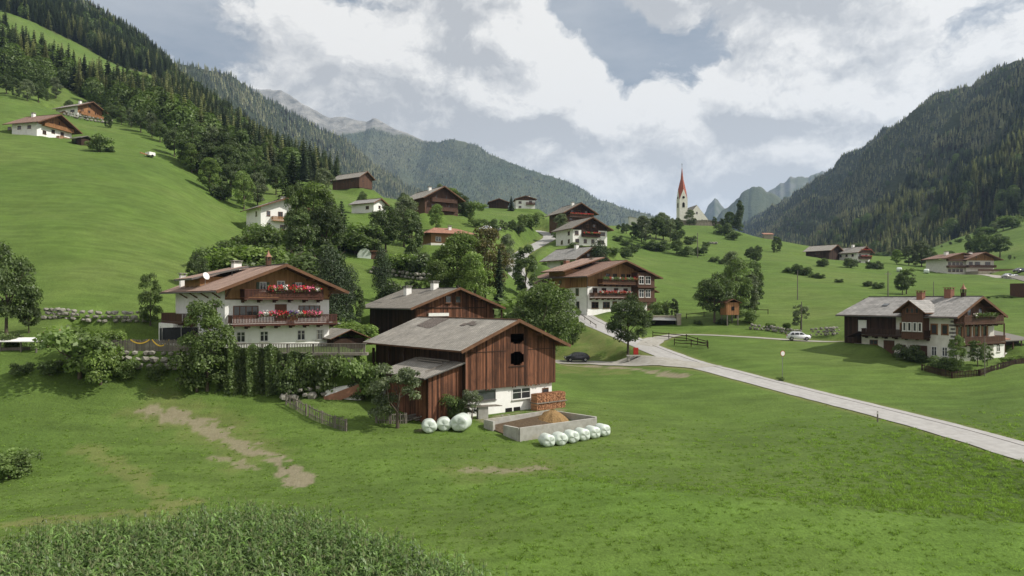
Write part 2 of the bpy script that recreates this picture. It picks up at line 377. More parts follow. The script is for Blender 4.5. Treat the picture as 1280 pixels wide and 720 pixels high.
M['tile_brown'] = shingle_mat('tile_brown', (.32,.195,.145), (.23,.145,.11), .30, .34, moss=((.10,.08,.06), .6))
M['tile_orange'] = shingle_mat('tile_orange', (.40,.20,.13), (.33,.16,.105), .30, .34)
M['slate'] = shingle_mat('slate_pale', (.33,.315,.295), (.26,.25,.235), 1.05, .52, moss=((.2,.19,.17), .66), bump=.3, joint=.8)
M['metal_grey'] = pmat('metal_grey', (.35,.35,.34), (.26,.26,.25), 2, .45, spec=.5, metal=.6)
M['gutter'] = pmat('gutter', (.16,.15,.14), (.11,.10,.095), 2, .5, spec=.5, metal=.5)
M['iron'] = pmat('iron', (.05,.05,.05), (.03,.03,.03), 4, .5, metal=.4)
M['concrete'] = pmat('concrete', (.42,.41,.37), (.27,.26,.23), 1.6, .95, .4, dirt=((.30,.24,.10), .5, .56, .6))
M['asphalt_pit'] = pmat('manure', (.12,.085,.05), (.06,.042,.026), 5, .95, .8, dist=.1)
M['straw'] = pmat('straw', (.32,.21,.09), (.18,.11,.05), 8, .95, .8, dist=.1)
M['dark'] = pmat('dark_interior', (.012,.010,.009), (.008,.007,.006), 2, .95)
M['brick'] = pmat('brickwork', (.28,.13,.085), (.18,.085,.06), 4, .9, .3)
M['stone'] = pmat('stone', (.31,.295,.26), (.16,.15,.125), 2.5, .95, .5, rand=.25, dirt=((.10,.11,.05), 1.2, .55, .7))
M['stone_warm'] = pmat('stone_warm', (.36,.32,.26), (.22,.19,.15), 2.5, .95, .5, tint=.3, dirt=((.10,.11,.05), 1.0, .52, .7))
M['firewood'] = pmat('firewood', (.46,.24,.13), (.27,.13,.07), 5, .9, .4, tint=.45)
M['copper'] = pmat('copper_roof', (.34,.17,.11), (.25,.12,.08), 2, .6)
M['spire'] = shingle_mat('spire_red', (.46,.14,.095), (.36,.11,.075), .8, .5)
M['wrap'] = pmat('bale_wrap', (.60,.66,.59), (.50,.56,.50), 2.5, .42, .4, spec=.5, dist=.05, dirt=((.40,.43,.36), 1.5, .62, .4))
M['rubber'] = pmat('rubber', (.02,.02,.02), (.014,.014,.014), 3, .8)
M['red'] = pmat('red_paint', (.50,.045,.03), (.36,.03,.02), 2, .5)
M['yellow'] = pmat('yellow_cloth', (.75,.50,.08), (.6,.38,.05), 2, .8)
M['net'] = pmat('net_black', (.030,.032,.036), (.018,.019,.021), 6, .8)
M['blue'] = pmat('blue_pad', (.03,.07,.2), (.02,.05,.15), 2, .6)
def glass_mat(name, c, rough=.08):
    m, nt, b = new_mat(name); b.inputs['Base Color'].default_value = (*c, 1); b.inputs['Roughness'].default_value = rough
    b.inputs['Specular IOR Level'].default_value = .8
    tc = nd(nt, 'ShaderNodeTexCoord'); n = nd(nt, 'ShaderNodeTexNoise', i_Scale=1.1, i_Detail=3.0); nt.links.new(tc.outputs['Object'], n.inputs[0])
    oi = nd(nt, 'ShaderNodeObjectInfo'); f = mth(nt, 'MULTIPLY_ADD', oi.outputs['Random'], 1.6); nt.nodes[-1].inputs[2].default_value = .4
    nt.links.new(mixc(nt, 1.0, mixc(nt, n.outputs[0], c, tuple(x*2 for x in c)), f, 'MULTIPLY'), b.inputs['Base Color'])
    return m
M['glass'] = glass_mat('window_glass', (.022,.024,.026)); M['car_glass'] = glass_mat('car_glass', (.015,.018,.022), .04)
M['curtain'] = pmat('curtain', (.55,.52,.46), (.38,.36,.32), 6, .9, stretch=(6,6,.4))
def paint_mat(name, c):
    m, nt, b = new_mat(name); b.inputs['Base Color'].default_value = (*c, 1); b.inputs['Roughness'].default_value = .28
    b.inputs['Coat Weight'].default_value = .7; b.inputs['Coat Roughness'].default_value = .06
    return m
M['car_white'] = paint_mat('car_white', (.75,.76,.78)); M['car_dark'] = paint_mat('car_dark', (.035,.032,.045)); M['car_grey'] = paint_mat('car_grey', (.35,.36,.38))

def leaf_mat(name, c1, c2, trans=.36, rand=.28, scale=1.0, gloss=.035):
    m, nt, b = new_mat(name); nt.nodes.remove(b); o = nt.nodes['Material Output']
    tc = nd(nt, 'ShaderNodeTexCoord'); n = nd(nt, 'ShaderNodeTexNoise', i_Scale=scale, i_Detail=4.0, i_Roughness=.7); nt.links.new(tc.outputs['Object'], n.inputs[0])
    col = ramp(nt, n.outputs[0], [(.35, c2), (.65, c1)])
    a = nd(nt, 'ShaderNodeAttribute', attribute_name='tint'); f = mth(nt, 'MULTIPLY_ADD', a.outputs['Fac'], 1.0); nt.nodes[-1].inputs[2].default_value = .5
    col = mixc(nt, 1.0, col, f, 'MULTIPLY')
    oi = nd(nt, 'ShaderNodeObjectInfo'); f = mth(nt, 'MULTIPLY_ADD', oi.outputs['Random'], 2*rand); nt.nodes[-1].inputs[2].default_value = 1-rand
    col = mixc(nt, 1.0, col, f, 'MULTIPLY')
    d = nd(nt, 'ShaderNodeBsdfDiffuse'); t = nd(nt, 'ShaderNodeBsdfTranslucent'); mx = nd(nt, 'ShaderNodeMixShader'); mx.inputs[0].default_value = trans
    g = nd(nt, 'ShaderNodeBsdfGlossy'); g.inputs['Roughness'].default_value = .5; g.inputs['Color'].default_value = (.6,.6,.6,1); mg = nd(nt, 'ShaderNodeMixShader'); mg.inputs[0].default_value = gloss
    nt.links.new(col, d.inputs[0]); nt.links.new(mixc(nt, 1.0, col, (1.1,1.25,.6), 'MULTIPLY'), t.inputs[0])
    nt.links.new(d.outputs[0], mx.inputs[1]); nt.links.new(t.outputs[0], mx.inputs[2])
    nt.links.new(mx.outputs[0], mg.inputs[1]); nt.links.new(g.outputs[0], mg.inputs[2]); nt.links.new(mg.outputs[0], o.inputs[0])
    return m
M['leaf_dark'] = leaf_mat('leaves_dark', (.108,.150,.050), (.060,.090,.031))
M['leaf_mid'] = leaf_mat('leaves_mid', (.145,.200,.058), (.080,.122,.036))
M['leaf_light'] = leaf_mat('leaves_light', (.200,.275,.066), (.110,.170,.042))
M['leaf_grey'] = leaf_mat('leaves_grey', (.165,.195,.105), (.095,.122,.064))
M['leaf_rust'] = leaf_mat('leaves_rust', (.165,.130,.052), (.090,.095,.034))
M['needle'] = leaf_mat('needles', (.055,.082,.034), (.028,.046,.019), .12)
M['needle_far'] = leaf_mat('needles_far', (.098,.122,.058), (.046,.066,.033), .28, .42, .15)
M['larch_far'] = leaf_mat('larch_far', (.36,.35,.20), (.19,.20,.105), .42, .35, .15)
M['needle_brown'] = leaf_mat('needles_brown', (.085,.062,.042), (.055,.042,.03), .1, .35, .15)
M['corn'] = leaf_mat('corn_leaves', (.175,.275,.070), (.075,.130,.032), .35, .4, .6, .06)
M['corn_tassel'] = leaf_mat('corn_tassels', (.22,.24,.12), (.16,.17,.08), .2)
M['bark'] = pmat('bark', (.12,.095,.07), (.06,.048,.036), 3, .95, .5, stretch=(3,3,.5), rand=.2)
M['petal_red'] = leaf_mat('petals_red', (.55,.03,.04), (.45,.02,.03), .15, .1)
M['petal_pink'] = leaf_mat('petals_pink', (.70,.16,.28), (.6,.10,.2), .15, .1)
M['petal_white'] = leaf_mat('petals_white', (.75,.70,.68), (.65,.6,.6), .15, .05)
M['petal_violet'] = leaf_mat('petals_violet', (.12,.05,.22), (.08,.03,.16), .15, .1)
M['petal_yellow'] = leaf_mat('petals_yellow', (.6,.45,.05), (.5,.35,.03), .15, .1)
# ------------------------------------------------------------------ where the buildings stand (front corner pixel data -> world)
# name: (x, y, turn in degrees, half width, length, floor z)
def hp(px, Y, z): x, y = XY(px, Y); return (x, y, z)
SITES = {}
def site(name, cx, cy, deg, w, L, z, soft=3.0, pad=1.0):
    """cx, cy is the middle of the front gable wall; the house runs back from it"""
    a = R(deg); SITES[name] = (cx, cy, a, w, L, z)
    PADS.append((cx - math.sin(a)*L/2, cy + math.cos(a)*L/2, w/2 + pad, L/2 + pad, a, z, soft))
def mid(px0, Y0, deg, w):               # left front corner at (px0, Y0) -> middle of the front wall
    a = R(deg); x, y = XY(px0, Y0); return x + math.cos(a)*w/2, y + math.sin(a)*w/2
site('chalet_left', *mid(281, 77, 40, 12.0), 40, 12.0, 18.5, 8.72, 2.5, 0.2)
site('barn', *mid(582.5, 70, 40, 11.9), 40, 11.9, 17.5, 2.62, 3.0, .5)
site('barn_back', *mid(519, 101, 38, 13.6), 38, 13.6, 14, 7.0, 4.0, .5)
site('chalet_mid', *mid(734, 150, 35, 17.5), 35, 17.5, 15, 11.7, 3.0)
site('house_grey', *mid(719, 188, 35, 9), 35, 9, 12, 19.5, 4.0)
site('farm_up', *mid(716, 225, 25, 12.6), 25, 12.6, 11, 31.4, 5.0)
site('farm_top', *mid(706, 262, 25, 12.0), 25, 12.0, 12, 40.5, 5.0)
site('barn_mid', *mid(531, 225, 35, 12.0), 35, 12.0, 16, 41.3, 5.0)
site('house_red', *mid(535, 178, 25, 12.5), 25, 12.5, 10, 27.8, 4.0)
site('hill_house', *mid(645, 338, 5, 9.0), 5, 9, 9, 57.2, 5.0)
site('hill_barn', *mid(612, 335, 5, 8.6), 5, 8.6, 8, 57.0, 5.0)
site('red_barn', *mid(449, 312, 55, 7.6), 55, 7.6, 17, 62.9, 5.0)
site('house_white', *mid(326, 180, 40, 12.5), 40, 12.5, 10, 31.0, 4.0)
site('house_small', *mid(467, 222, 60, 5.5), 60, 5.5, 9, 41.2, 4.0)
_y = place(58, 171).y; _y2 = place(112, 148).y
site('hill_chalet_low', *mid(46, _y, 75, 13), 75, 13, 10, CZ-(171-H)/F*_y, 5.0)
site('hill_chalet_up', *mid(97, _y2, 68, 11.0), 68, 11.0, 13, CZ-(149-H)/F*_y2, 6.0)
site('farm_barn_r', *mid(1036, 300, 40, 10), 40, 10, 10, 30.6, 6.0)
site('farm_house_r', *mid(1071, 298, 25, 7.6), 25, 7.6, 12, 28.8, 6.0)
site('hotel', *mid(1207, 262, 8, 11.8), 8, 11.8, 12, 23.5, 6.0)
site('farmhouse', *mid(1192, 100, 29, 10.2), 29, 10.2, 15.4, 5.55, 3.5, .5); PADS.pop()
_a = R(29); _fx, _fy = SITES['farmhouse'][:2]
PADS.append((_fx-math.sin(_a)*2, _fy+math.cos(_a)*2, 6.0, 4.0, _a, 5.5, 5.0)); PADS.append((_fx-math.sin(_a)*14.5, _fy+math.cos(_a)*14.5, 5.2, 2.5, _a, 7.3, 4.0))
site('church', *mid(858, 447, 30, 12), 30, 12, 18, 57.5, 14.0, 8)
# the garden terrace beside and behind the left chalet
PADS.insert(0, (-42, 83.2, 12, 6.5, 0, 8.7, 2.2))
PADS.insert(0, (-24.6, 81.2, 8.6, 6.4, 0, 8.65, .45))
PADS.append((*XY(1262, 103), 6, 5, R(29), 5.5, 3.0))

# ------------------------------------------------------------------ ground sheet
gx = np.concatenate([np.linspace(-2400, -720, 22), np.arange(-700, -100, 25), np.arange(-100, 1380, 4.5), np.arange(1380, 2000, 25), np.linspace(2050, 3700, 22)])
gy = np.exp(np.concatenate([np.linspace(math.log(8.2), math.log(30), 30)[:-1], np.linspace(math.log(30), math.log(170), 300)[:-1], np.linspace(math.log(170), math.log(1390), 170)]))
PXg, Yg = np.meshgrid(gx, gy); Xg = (PXg - 640) / F * Yg
Zg = z_at(Xg, Yg)
ROWg = H + (CZ - Zg) / Yg * F
def inpoly(px, py, poly):
    c = np.zeros(px.shape, bool); n = len(poly)
    for i in range(n):
        x0, y0 = poly[i]; x1, y1 = poly[(i+1) % n]
        m = ((y0 > py) != (y1 > py)) & (px < (x1-x0)*(py-y0)/((y1-y0) if y1 != y0 else 1e-9)+x0); c ^= m
    return c
def segd(X, Y, pts):
    b = np.full(X.shape, 1e9)
    for (a, c) in zip(pts[:-1], pts[1:]):
        dx, dy = c[0]-a[0], c[1]-a[1]; t = np.clip(((X-a[0])*dx+(Y-a[1])*dy)/(dx*dx+dy*dy+1e-9), 0, 1)
        b = np.minimum(b, np.hypot(X-a[0]-t*dx, Y-a[1]-t*dy))
    return b
FOREST_LEFT = [(-700, -900), (-700, 70), (-100, 92), (0, 100), (60, 116), (130, 134), (160, 150), (200, 172), (235, 190), (290, 205), (350, 222), (420, 232), (480, 236), (420, -900)]
GLADE1 = [(-60, -20), (0, 12), (40, 28), (90, 52), (150, 82), (212, 100), (205, 128), (150, 122), (100, 104), (60, 84), (10, 50), (-60, 20)]
GLADE2 = [(55, 118), (60, 106), (90, 112), (125, 138), (100, 142)]
def forest_left(px, row, X, Y):
    n = (fbm(X/35, Y/35, 21)-.5)*14
    return inpoly(px, row + n, FOREST_LEFT) & ~inpoly(px, row + n*.5, GLADE1) & ~inpoly(px, row, GLADE2) & (Y > 285) & (px < 425)
def W(l): return [tuple(place(*p)[:2]) for p in l]
n8 = fbm(Xg/1.3, Yg/1.3, 31); n9 = fbm(Xg/.6, Yg/.6, 35, 3)
path = W([(192,510),(222,519),(258,536),(290,553),(318,568)]); path2 = W([(318,566),(345,577),(362,592),(376,604)]); path3 = W([(265,572),(300,580),(335,590)])
d1 = segd(Xg, Yg, path); d2 = segd(Xg, Yg, path2); d3 = segd(Xg, Yg, path3)
dirt = np.maximum(sst(.40, .62, 1.12 - d1/1.6 + (n8-.5)*1.7+(n9-.5)*1.1)*.7, sst(.4, .6, 1.0 - d2/1.5 + (n8-.5)*2.2+(n9-.5)*1.2)*.8)
dirt = np.maximum(dirt, sst(.5, .65, 1.0 - d3/.7 + (n8-.5)*2.4)*.6)
p4 = W([(585,588),(620,590),(660,588),(690,582)]); dirt = np.maximum(dirt, sst(.55, .75, 1.0 - segd(Xg, Yg, p4)/1.1 + (n8-.5)*2.6)*.6)
tj = W([(700,455),(740,458),(780,460),(815,464),(850,470)]); dirt = np.maximum(dirt, sst(.5, .8, 1.1 - segd(Xg, Yg, tj)/2.2 + (n8-.5)*1.6)*.8)
bb = W([(520,538),(560,530),(605,525),(650,515),(700,512)]); dirt = np.maximum(dirt, sst(.5, .8, 1.0 - segd(Xg, Yg, bb)/.9 + (n8-.5)*1.8)*.55)
tr = W([(110,560),(160,590),(200,622),(215,645)]); tr2 = W([(0,655),(90,650),(190,637),(240,625)])
dry = np.maximum(sst(.35, .8, 1.0 - segd(Xg, Yg, tr)/2.0 + (n8-.5)*1.2)*.6, sst(.35, .8, 1.0 - segd(Xg, Yg, tr2)/1.8 + (n8-.5)*1.2)*.8)
dry = np.maximum(dry, sst(.2, .9, 1.1 - d1/4.5 + (n8-.5))*.45)
dry = np.maximum(dry, sst(.3, .9, 1.0 - segd(Xg, Yg, p4)/4.5 + (n8-.5))*.35)
dry = np.maximum(dry, np.where((Yg > 100) & (PXg > 690) & (PXg < 790) & (ROWg > 415), .55*sst(.4, .6, n8+.1), 0))
for nm, (Q, wd, soft) in ROADS.items():
    d, _ = polydist(Xg, Yg, Q); dry = np.maximum(dry, .8*(1-sst(wd/2-.2, wd/2+1.0+n8, d)))
# rank unmown grass with painted bank shade, between the mown meadow and the road
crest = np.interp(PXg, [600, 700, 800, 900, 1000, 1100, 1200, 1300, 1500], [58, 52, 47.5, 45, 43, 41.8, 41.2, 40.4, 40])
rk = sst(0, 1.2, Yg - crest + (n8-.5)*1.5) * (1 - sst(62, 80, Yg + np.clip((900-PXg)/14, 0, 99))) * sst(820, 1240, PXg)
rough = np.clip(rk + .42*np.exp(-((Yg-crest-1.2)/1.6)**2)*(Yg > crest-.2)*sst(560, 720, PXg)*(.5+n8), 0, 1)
mown = np.clip((1-sst(-.2, .2, Yg-crest+(n8-.5)*.3))*sst(560, 700, PXg) + .55*np.clip(np.sin((Xg*.55+Yg*.83)/2.6+fbm(Xg/30, Yg/30, 71)*7)*1.5, -1, 1)*.5*(1-rough), -.6, 1.2)
fl = forest_left(PXg, ROWg, Xg, Yg)
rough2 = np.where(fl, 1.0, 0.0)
nv = PXg.size; rows, cols_ = PXg.shape
me = bpy.data.meshes.new('meadow_ground')
vv = np.stack([Xg, Yg, Zg], -1).reshape(-1, 3)
ii = np.arange(nv).reshape(rows, cols_)
qq = np.stack([ii[:-1, :-1], ii[:-1, 1:], ii[1:, 1:], ii[1:, :-1]], -1).reshape(-1, 4)
def np_mesh(name, v, f, mat, smooth=True, attrs=None):
    me = bpy.data.meshes.new(name); v = np.ascontiguousarray(v, dtype=np.float32); f = np.ascontiguousarray(f, dtype=np.int32)
    k = f.shape[1]
    me.vertices.add(len(v)); me.vertices.foreach_set('co', v.ravel()); me.loops.add(f.size); me.loops.foreach_set('vertex_index', f.ravel())
    me.polygons.add(len(f)); me.polygons.foreach_set('loop_start', np.arange(0, f.size, k, dtype=np.int32))
    if smooth is not None: me.polygons.foreach_set('use_smooth', np.full(len(f), bool(smooth)))
    me.update(calc_edges=True)
    for mm in (mat if isinstance(mat, (list, tuple)) else [mat]): me.materials.append(mm)
    for nme, arr in (attrs or {}).items():
        a = me.attributes.new(nme, 'FLOAT', 'POINT'); a.data.foreach_set('value', np.ascontiguousarray(arr, dtype=np.float32).ravel())
    return me
def ground_mat():
    m, nt, b = new_mat('meadow')
    tc = nd(nt, 'ShaderNodeTexCoord'); P = tc.outputs['Object']
    def noise(s, d=5., r=.6, st=(1,1,1)):
        mp = nd(nt, 'ShaderNodeMapping'); mp.inputs['Scale'].default_value = st; nt.links.new(P, mp.inputs[0])
        n = nd(nt, 'ShaderNodeTexNoise', i_Scale=s, i_Detail=d, i_Roughness=r); nt.links.new(mp.outputs[0], n.inputs[0]); return n.outputs[0]
    def att(n):
        return nd(nt, 'ShaderNodeAttribute', attribute_name=n).outputs['Fac']
    big = noise(.022, 6.); midn = noise(.35, 5.); fine = noise(2.6, 6., .7); speck = noise(7.0, 4., .75)
    base = ramp(nt, big, [(.3, (.076,.122,.028)), (.5, (.095,.146,.033)), (.7, (.117,.158,.043))])
    base = mixc(nt, 1., base, ramp(nt, midn, [(.3, .89), (.7, 1.09)]), 'MULTIPLY')
    base = mixc(nt, 1., base, ramp(nt, fine, [(.3, .85), (.7, 1.13)]), 'MULTIPLY')
    base = mixc(nt, 1., base, mixc(nt, att('mown'), (1, 1, 1), (1.08, 1.18, .98)), 'MULTIPLY')
    base = mixc(nt, 1., base, ramp(nt, speck, [(.34, .72), (.5, 1.0), (.66, 1.2)]), 'MULTIPLY')
    swath = noise(.5, 3., .5, (.25, 1.6, 1)); base = mixc(nt, 1., base, ramp(nt, swath, [(.35, .86), (.65, 1.11)]), 'MULTIPLY')
    rg = mixc(nt, ramp(nt, noise(1.2, 7., .75), [(.35, 0.), (.65, 1.)]), (.042,.075,.020), (.100,.145,.036))  # unmown grass colours, kept dark to carry part of the slope shade
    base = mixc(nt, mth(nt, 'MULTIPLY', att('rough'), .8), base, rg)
    dryc = mixc(nt, noise(1.5, 6., .7), (.13,.15,.045), (.25,.21,.10))
    base = mixc(nt, mth(nt, 'MULTIPLY', att('dry'), .7), base, dryc)
    dc = mixc(nt, noise(2.2, 7., .75), (.13,.10,.062), (.36,.31,.235))
    base = mixc(nt, att('dirt'), base, dc)
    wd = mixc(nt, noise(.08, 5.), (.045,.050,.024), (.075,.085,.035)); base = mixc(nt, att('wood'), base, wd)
    nt.links.new(base, b.inputs['Base Color']); b.inputs['Roughness'].default_value = .95; b.inputs['Specular IOR Level'].default_value = .08
    hsum = mth(nt, 'ADD', mth(nt, 'MULTIPLY', fine, .6), mth(nt, 'MULTIPLY', speck, .4))
    hsum = mth(nt, 'ADD', hsum, mth(nt, 'MULTIPLY', midn, .8))
    bp = nd(nt, 'ShaderNodeBump', i_Strength=.75, i_Distance=.22); nt.links.new(hsum, bp.inputs['Height']); nt.links.new(bp.outputs[0], b.inputs['Normal'])
    return m
M['ground'] = ground_mat()
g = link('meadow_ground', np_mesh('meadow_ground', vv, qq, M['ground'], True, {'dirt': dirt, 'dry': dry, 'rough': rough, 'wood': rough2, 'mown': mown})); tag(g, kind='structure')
nb = MB(); nb.poly([(-400,-300,-.02),(400,-300,-.02),(400,8.25,-.02),(-400,8.25,-.02)]); tag(nb.build('field_ground', M['ground']), kind='structure')

# ------------------------------------------------------------------ roads
def road_mat(name, c1, c2):
    m, nt, b = new_mat(name); tc = nd(nt, 'ShaderNodeTexCoord')
    n = nd(nt, 'ShaderNodeTexNoise', i_Scale=1.2, i_Detail=8., i_Roughness=.7); nt.links.new(tc.outputs['Object'], n.inputs[0])
    mp = nd(nt, 'ShaderNodeMapping'); mp.inputs['Scale'].default_value = (1.4, .08, 1); nt.links.new(tc.outputs['UV'], mp.inputs[0])
    n2 = nd(nt, 'ShaderNodeTexNoise', i_Scale=1., i_Detail=4.); nt.links.new(mp.outputs[0], n2.inputs[0])
    col = ramp(nt, n.outputs[0], [(.3, c2), (.65, c1)]); col = mixc(nt, 1., col, ramp(nt, n2.outputs[0], [(.3, .93), (.7, 1.05)]), 'MULTIPLY')
    nt.links.new(col, b.inputs['Base Color']); b.inputs['Roughness'].default_value = .92; b.inputs['Specular IOR Level'].default_value = .15
    bp = nd(nt, 'ShaderNodeBump', i_Strength=.2, i_Distance=.02); nt.links.new(n.outputs[0], bp.inputs['Height']); nt.links.new(bp.outputs[0], b.inputs['Normal'])
    return m
M['asphalt'] = road_mat('asphalt_pale', (.39,.38,.365), (.29,.28,.265)); M['lane'] = road_mat('lane_gravel', (.36,.345,.31), (.25,.235,.20)); M['seam'] = pmat('dark_seam', (.09,.075,.07), (.05,.045,.04), 3, .8)
def ribbon(Q, o0, o1, dz, name, mat, parent=None, wob=0, nseg=4, drape=None):
    T = np.gradient(Q[:, :2], axis=0); T /= np.linalg.norm(T, axis=1)[:, None] + 1e-9; Nn = np.stack([-T[:, 1], T[:, 0]], 1)
    v = []; L = 0; mb = MB(); acc = np.concatenate([[0], np.cumsum(np.linalg.norm(np.diff(Q[:, :2], axis=0), axis=1))])
    rows_ = []
    for i in range(len(Q)):
        w0 = o0 + wob*(vnoise(acc[i]/1.7, 0, 5)-.5); w1 = o1 + wob*(vnoise(acc[i]/1.7, 9, 6)-.5)
        rows_.append([(Q[i,0]+Nn[i,0]*(w0+(w1-w0)*k/nseg), Q[i,1]+Nn[i,1]*(w0+(w1-w0)*k/nseg), Q[i,2]+dz, w0+(w1-w0)*k/nseg, acc[i]) for k in range(nseg+1)])
    if drape:
        for r_ in rows_:
            zz = z_at([p[0] for p in r_], [p[1] for p in r_]); r_[:] = [(p[0], p[1], float(z)+drape, p[3], p[4]) for p, z in zip(r_, zz)]
    for i in range(len(Q)-1):
        for k in range(nseg):
            a, b, c, d = rows_[i][k+1], rows_[i][k], rows_[i+1][k], rows_[i+1][k+1]
            mb.poly([a[:3], b[:3], c[:3], d[:3]], uv=[a[3:], b[3:], c[3:], d[3:]])
    me = mb.mesh(name, mat); bm = bmesh.new(); bm.from_mesh(me); bmesh.ops.remove_doubles(bm, verts=bm.verts, dist=1e-4); bmesh.ops.recalc_face_normals(bm, faces=bm.faces)
    if sum(f.normal.z for f in bm.faces) < 0: bmesh.ops.reverse_faces(bm, faces=bm.faces)
    bm.to_mesh(me); bm.free(); return link(name, me, parent)
r1 = tag(ribbon(ROADS['road'][0], -2.65, 2.65, 0, 'road', M['asphalt'], wob=.25), kind='structure')
ribbon(ROADS['road'][0][:150], -1.55, -1.38, .006, 'dark_seam', M['seam'], r1, nseg=1)  # narrow dark strip following one side of the carriageway
tag(ribbon(ROADS['barn_lane'][0], -3.2, 3.0, .012, 'barn_lane', M['lane'], wob=1.4, drape=.09, nseg=8), kind='structure')
tag(ribbon(ROADS['farm_lane'][0], -1.8, 1.8, .008, 'farm_lane', M['lane'], wob=.5, drape=.075), kind='structure')
tag(ribbon(ROADS['hotel_lane'][0], -2.4, 2.4, .02, 'hotel_lane', M['lane'], wob=.5), kind='structure')
tag(ribbon(ROADS['hill_lane'][0], -1.5, 1.5, .05, 'hill_lane', M['lane'], wob=.5), kind='structure')

# ------------------------------------------------------------------ mountains
def mountain_mat(name, g1, g2, rock1, rock2, sc):
    m, nt, b = new_mat(name); tc = nd(nt, 'ShaderNodeTexCoord')
    n = nd(nt, 'ShaderNodeTexNoise', i_Scale=sc, i_Detail=9., i_Roughness=.65); nt.links.new(tc.outputs['Object'], n.inputs[0])
    n2 = nd(nt, 'ShaderNodeTexNoise', i_Scale=sc*6, i_Detail=6., i_Roughness=.7); nt.links.new(tc.outputs['Object'], n2.inputs[0])
    gcol = mixc(nt, ramp(nt, n.outputs[0], [(.35, 0.), (.65, 1.)]), g1, g2); rcol = mixc(nt, ramp(nt, n2.outputs[0], [(.35, 0.), (.65, 1.)]), rock1, rock2)
    a = nd(nt, 'ShaderNodeAttribute', attribute_name='rock').outputs['Fac']
    f = mth(nt, 'ADD', a, mth(nt, 'MULTIPLY', mth(nt, 'SUBTRACT', n2.outputs[0], .5), .9)); f = ramp(nt, f, [(.42, 0.), (.58, 1.)])
    nt.links.new(mixc(nt, f, gcol, rcol), b.inputs['Base Color']); b.inputs['Roughness'].default_value = .95; b.inputs['Specular IOR Level'].default_value = .05
    bp = nd(nt, 'ShaderNodeBump', i_Strength=.9, i_Distance=14.); nt.links.new(n2.outputs[0], bp.inputs['Height']); nt.links.new(bp.outputs[0], b.inputs['Normal'])
    return m
M['mount_wood'] = mountain_mat('wooded_slope', (.030,.040,.020), (.055,.065,.030), (.25,.24,.21), (.15,.14,.12), .004)
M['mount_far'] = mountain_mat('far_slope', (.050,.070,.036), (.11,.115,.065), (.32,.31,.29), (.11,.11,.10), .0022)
def curve(pts, t):
    P = np.array([[(p[0]-640)/F*p[2], p[2], CZ-(p[1]-H)/F*p[2]] for p in pts]); s = np.linspace(0, 1, len(P))
    return np.stack([np.interp(t, s, P[:, k]) for k in range(3)], -1)
def resample(pts, keys):                # put both outlines on the same rows of px
    a = np.array(pts, float); return [(k, float(np.interp(k, a[:, 0], a[:, 1])), float(np.interp(k, a[:, 0], a[:, 2]))) for k in keys]
MOUNT = {}
def mountain(name, bottom, crest_, nu, nv, gully, gl, mat, seed, rockf=None, shear=.35, crag=1.0, conv=.08, vf=1.1):
    k0, k1 = crest_[0][0], crest_[-1][0]; b0, b1 = bottom[0][0], bottom[-1][0]
    t = np.linspace(0, 1, nu); keysC = k0 + (k1-k0)*t; keysB = b0 + (b1-b0)*t
    ca = np.array(crest_, float); ba = np.array(bottom, float)
    def P(keys, a):
        r_ = np.interp(keys, a[:, 0], a[:, 1]); y_ = np.interp(keys, a[:, 0], a[:, 2]); return np.stack([(keys-640)/F*y_, y_, CZ-(r_-H)/F*y_], -1)
    C = P(keysC, ca); B = P(keysB, ba)
    L = np.concatenate([[0], np.cumsum(np.linalg.norm(np.diff((B+C)/2, axis=0), axis=1))])
    C[:, 2] += (fbm(L/60, 0*L, seed+40, 5)-.5)*.07*gully*crag*4
    vs_ = np.concatenate([np.linspace(0, 1, nv), [1.06, 1.18, 1.4]])
    V = np.zeros((len(vs_), nu, 3)); rock = np.zeros((len(vs_), nu))
    for j, v in enumerate(vs_):
        if v <= 1:
            P_ = B*(1-v) + C*v; P_[:, 2] += conv*np.sin(math.pi*v)*(C[:, 2]-B[:, 2])*-1
            w = np.sin(math.pi*min(v, .97))**.7 if v > 0 else 0
            g_ = (.35-np.abs(2*fbm(L/gl + v*shear*3 + 7, 0*L + v*vf, seed, 5)-1)*2.4)
            g2_ = (fbm(L/(gl*.3) + v*shear*8, 0*L + v*4, seed+9, 4)-.5)
            P_[:, 2] += w*gully*(g_ + .8*g2_); P_[:, 1] += w*gully*.6*(g_+g2_)
            V[j] = P_
        else:
            V[j] = C + (C-B)*np.array([1, 1, 0])*(v-1)*.8; V[j][:, 2] = C[:, 2] - (C[:, 2]-B[:, 2])*(v-1)*1.3 + (gully*.2*(fbm(L/gl, 0*L+v*6, seed+3)-.5))
        if rockf is not None: rock[j] = rockf(keysC, min(v, 1.0))
    idx = np.arange(len(vs_)*nu).reshape(len(vs_), nu)
    f = np.stack([idx[:-1, :-1], idx[:-1, 1:], idx[1:, 1:], idx[1:, :-1]], -1).reshape(-1, 4)
    o = link(name, np_mesh(name, V.reshape(-1, 3), f, mat, True, {'rock': rock})); tag(o, kind='structure')
    MOUNT[name] = (V, rock, vs_, keysC); return o
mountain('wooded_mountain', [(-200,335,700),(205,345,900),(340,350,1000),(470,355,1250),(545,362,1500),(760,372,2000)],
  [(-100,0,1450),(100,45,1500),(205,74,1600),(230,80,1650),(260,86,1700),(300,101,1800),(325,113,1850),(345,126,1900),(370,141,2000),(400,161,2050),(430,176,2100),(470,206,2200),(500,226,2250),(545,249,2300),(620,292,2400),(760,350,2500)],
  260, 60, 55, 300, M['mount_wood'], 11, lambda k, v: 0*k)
def rockM3(k, v):
    top = np.interp(k, [250,330,440,500,560,640,700,900], [.66,.76,.86,.94,.99,1.02,1.08,1.1]); return np.clip((v-top)*6+.3, 0, 1)
